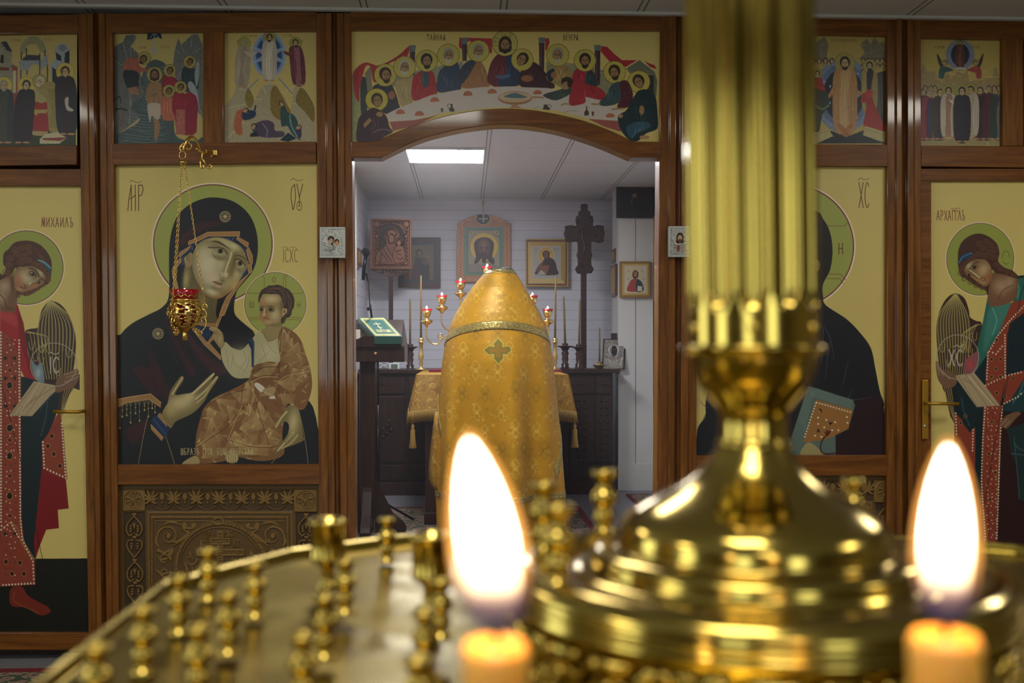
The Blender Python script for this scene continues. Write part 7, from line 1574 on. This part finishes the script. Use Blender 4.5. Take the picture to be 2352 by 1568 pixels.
# tray: sixteen-sided, with a raised lip
RT=.2066; OUT=[]
for q_ in range(4):
    for (u,v) in ((-1,.515),(-.808,.83),(-.56,1)):
        c_,s_=((1,0),(0,-1),(-1,0),(0,1))[q_]; OUT.append((u*c_-v*s_,u*s_+v*c_))
ring=lambda R,z:[(cx0+R*u,cy0+R*v,z) for u,v in OUT]
rows=[ring(.05,TRZ-.0075),ring(RT-.004,TRZ),ring(RT-.0035,TRZ+.0035),ring(RT-.001,TRZ+.0042),ring(RT+.0005,TRZ+.002),ring(RT,TRZ-.012),ring(RT-.01,TRZ-.014),ring(.03,TRZ-.01)]
def noseam(R0,R1,z0,z1): pass
MB().grid(rows,True,sm=False).build('tray',M['tray'],st,bevel=.0006)
lat=MB()
def L(prof,name,m='brass',n=72,lobes=None,sm=True): return MB().lathe((cx0,cy0,0),[(r,EYE-z) for r,z in prof],n,False,sm,lobes).build(name,M[m],st)
def sp(P,n=4): return [tuple(q) for q in smooth(P,False,n)]
L([(.064,.0975),(.066,.096),(.0722,.0775),(.0735,.0755),(.0738,.0745),(.0728,.0736),(.0728,.0729),(.0736,.0722),(.0736,.0716),(.0729,.0710)]+sp([(.0732,.0702),(.0730,.0686),(.0719,.0669),(.0701,.0656),(.0676,.0648),(.0640,.0647),(.0600,.0653),(.0563,.0666)])+[(.0556,.0674),(.0547,.0674),(.0541,.0666),(.0500,.0666)],'drum',n=96)
L([(.0500,.0672),(.0492,.0660),(.0486,.0648)]+sp([(.0487,.0638),(.0483,.0624),(.0466,.0611),(.0440,.0605),(.0415,.0607)])+[(.0403,.0600)]+sp([(.0405,.0585),(.0403,.0565),(.0396,.0543),(.0380,.0520),(.0352,.0498),(.0315,.0476),(.0270,.0453),(.0229,.0432),(.0193,.0409),(.0163,.0384),(.0140,.0358),(.0123,.0333),(.0112,.0316),(.0106,.0307)]),'dome',n=96)
# lean of the column, about its foot
def lean_(z): return 0
P=[(.0104,.0308),(.0110,.0303),(.0112,.0296),(.0108,.0289),]+sp([(.0102,.0284),(.0100,.0250),(.0101,.0215),(.0112,.0188),(.0128,.0168),(.0150,.0142),(.0166,.0116),(.0178,.0085),(.0188,.0052),(.0190,.0040)])+[(.0195,.0030),(.0212,.0020),(.0218,.0014),(.0216,.0006),(.0196,.0002),(.0188,.0006)]
co=MB(); sl=-.012
def tilted(mb,prof,n,lobes=None):
    s=len(mb.v); mb.lathe((0,0,0),[(r,-z) for r,z in prof],n,False,True,lobes)
    for i in range(s,len(mb.v)):
        x,y,z=mb.v[i]; mb.v[i]=(cx0+x+sl*(z+.022),cy0+y,EYE+z)
    return mb
tilted(MB(),P,72).build('bowl_collar',M['brass'],st)
# fluted tube: flutes end in round arches above the plain foot
nf=12; nA=nf*12; prof=[]; V=[];Fc=[]; zs=[.0006,-.003,-.006,-.009,-.0105]+[-.0115-.0008*i for i in range(8)]+[-.02,-.04,-.07,-.11,-.15,-.2,-.3,-.42]
for z in zs:
    for i in range(nA):
        a=2*math.pi*i/nA; u=(a*nf/(2*math.pi))%1-.5   # -.5..0..+.5 across a flute
        h=max(0,min(1,(-z-.0105)/.006)); wdt=.36*math.sqrt(max(0,1-(1-h)**2)); d=max(0,1-(abs(u)/max(wdt,.01))**2)**.5 if abs(u)<wdt else 0
        r=.0190-.0026*d+.0004*(1-d)
        V.append((cx0+r*math.cos(a)+sl*(-z+.022),cy0+r*math.sin(a),EYE-z))
m=len(zs)
for j in range(m-1):
    for i in range(nA): Fc.append((j*nA+i,j*nA+(i+1)%nA,(j+1)*nA+(i+1)%nA,(j+1)*nA+i))
MB().add(V,Fc,True).build('fluted_column',M['brass'],st)
for i in range(nf//2):
    a=2*math.pi*(2*i+1)/nf-.25; o=MB().ball((cx0+.0193*math.cos(a)+sl*.028,cy0+.0193*math.sin(a),EYE+.0045),.0016,7).build('rivet',M['brass'],st)
# pierced gallery under the drum rim
b=MB(); V=[];Fc=[]; nA=220; rr=[(.0725-.0004*i_,.0785+.0018*i_) for i_ in range(11)]
for r,z in rr:
    for i in range(nA): a=2*math.pi*i/nA; V.append((cx0+(r+.0008)*math.cos(a),cy0+(r+.0008)*math.sin(a),EYE-z))
for j in range(len(rr)-1):
    for i in range(nA):
        if math.sin(i*2*math.pi*44/nA+j*1.3)*math.cos(j*1.1+i*.35)<.25: Fc.append((j*nA+i,j*nA+(i+1)%nA,(j+1)*nA+(i+1)%nA,(j+1)*nA+i))
MB().add(V,Fc,True).build('pierced_gallery',M['brass'],st,solid=.001)
b=MB()
for i in range(110):
    a=2*math.pi*i/110; z=.080+.0048*(i%4); b.ball((cx0+.0735*math.cos(a),cy0+.0735*math.sin(a),EYE-z),.0013,5)
b.build('gallery_bead',M['brass'],st)
# candle sockets: little turned cups
h=.0195; SP=[(4.3,0),(4.3,.05),(3.0,.09),(2.2,.14),(3.2,.22),(3.7,.29),(3.1,.36),(2.2,.41),(3.3,.47),(4.3,.55),(4.5,.6),(3.8,.67),(2.3,.73),(2.2,.8),(2.7,.86),(4.0,.91),(4.4,.96),(4.3,1),(3.3,1),(2.7,.96),(2.4,.8),(.1,.78)]
def socket(x,y,z,s=1): return MB().lathe((x,y,z),[(r*.00092*s,q*h*s) for r,q in SP],24,False).build('candle_socket',M['brass'],st)
tray_cups=[(479,1379),(587,1418),(413,1456),(526,1503),(330,1547),(456,1600),(222,1655),(889,1290),(793,1409),(746,1512),(695,1622),(1013,1465),(975,1554),(959,1690)]
for x,y in tray_cups: p_=atz(x,y,TRZ); socket(p_.x,p_.y,TRZ)
DZ=EYE-.0655
for x,y in ((1312,1205),(1250,1262),(1357,1330),(1990,1075)):
    p_=atz(x,y,DZ) if x<1900 else at(x,1100,.362); d=Vector((p_.x-cx0,p_.y-cy0)); 
    if d.length>.066 or d.length<.058: d=d.normalized()*.0655
    socket(cx0+d.x,cy0+d.y,DZ-.001,1.15 if x<1900 else 1.02)
for x,y in ((753,1353),(989,1400)):
    p_=atz(x,y,TRZ); MB().lathe((p_.x,p_.y,TRZ),[(.0045,0),(.0048,.001),(.0026,.003),(.0026,.0085),(.0036,.0095),(.0068,.0115),(.0072,.0125),(.0068,.0135),(.0068,.0245),(.0072,.0255),(.0078,.0265),(.0078,.0275),(.0072,.0278),(.0062,.0275),(.006,.013),(.0001,.0125)],32,False).build('wide_socket',M['brass'],st)
# pedestal down to the floor
MB().lathe((cx0,cy0,0),[(.17,.0),(.17,.02),(.12,.05),(.05,.09),(.03,.14),(.035,.3),(.022,.34),(.022,.8),(.035,.86),(.025,.92),(.03,1.05),(.06,1.18),(.065,TRZ-.012)],48,False).build('pedestal',M['brass'],st)
# burning candles
def burning(px,pyt,pxf,pytip,wp,d,label,lean,dy):
    c=at(px,pyt,d); p=pix(d); r=wp*p/2
    t=thing('burning_candle',label,'candle',(c.x,c.y,TRZ),'lit beeswax candles on the brass stand')
    MB().lathe((c.x,c.y,0),[(r*.98,TRZ+.018),(r,c.z-.006),(r*1.04,c.z-.002),(r*.9,c.z),(r*.6,c.z-.001),(r*.1,c.z-.0025)],28,False).build('wax_body',M['wax'],t)
    MB().tube([(c.x,c.y,c.z-.003),(c.x+.0004,c.y,c.z+.003),(c.x+.0012,c.y,c.z+.006)],.0006,6).build('wick',M['wick'],t)
    zb=c.z+.0015; tip=at(pxf,pytip,d); Hh=tip.z-zb
    def fl(s,k,nm,m):
        F_=[(0.05,0),(.45,.03),(.75,.1),(.93,.22),(1,.36),(.97,.5),(.86,.64),(.66,.78),(.4,.9),(.15,.98),(.01,1)]
        V=[];Fc=[];n=32
        for rr_,hh in F_:
            for i in range(n): a=2*math.pi*i/n; V.append((c.x+lean*hh**1.5*Hh+(rr_*s)*math.cos(a),c.y+(rr_*s)*math.sin(a),zb+k+Hh*(hh*(1-2*k/Hh))))
        for j in range(len(F_)-1):
            for i in range(n): Fc.append((j*n+i,j*n+(i+1)%n,(j+1)*n+(i+1)%n,(j+1)*n+i))
        MB().add(V,Fc,True).build(nm,m,t)
    fw=dy*p/2; fl(fw*.76,.0014,'flame_body',M['flame_core']); fl(fw*1.04,0,'flame_rim',M['flame_rim'])
    MB().lathe((c.x,c.y,TRZ),[(r*.5,0),(r*1.2,.001),(r*1.25,.012),(r*1.15,.02),(r*1.02,.02),(r*1.02,.018)],24,False).build('socket_cup',M['brass'],t)
    ld=bpy.data.lights.new('flame_light','POINT'); ld.energy=.1; ld.color=(1,.6,.25); ld.shadow_soft_size=.004; lo_=bpy.data.objects.new('flame_light',ld); SC.collection.objects.link(lo_); lo_.parent=t; lo_.location=(0,0,zb+Hh*.35-TRZ)
burning(1138,1475,1085,992,150,.172,'left lit beeswax candle with a tall white flame in front of the priest',-.13,172)
burning(2170,1455,2190,1008,160,.172,'right lit beeswax candle with a tall white flame before the green-cloaked angel',.02,140)

# ---------------------------------------------------------------- thin incense haze in the altar
hz_=MB().box(-.97,1.755,4.8,10.44,.02,FZ-.03).build('incense_haze',M['white']); tag(hz_,'thin bluish incense haze filling the altar room','haze',kind='stuff')
m=bpy.data.materials.new('haze'); m.use_nodes=True; t_=m.node_tree; t_.nodes.clear(); vs=t_.nodes.new('ShaderNodeVolumeScatter'); vs.inputs['Color'].default_value=(.95,.96,1,1); vs.inputs['Density'].default_value=.009; vs.inputs['Anisotropy'].default_value=.2
oo=t_.nodes.new('ShaderNodeOutputMaterial'); t_.links.new(vs.outputs[0],oo.inputs['Volume']); hz_.data.materials.clear(); hz_.data.materials.append(m)
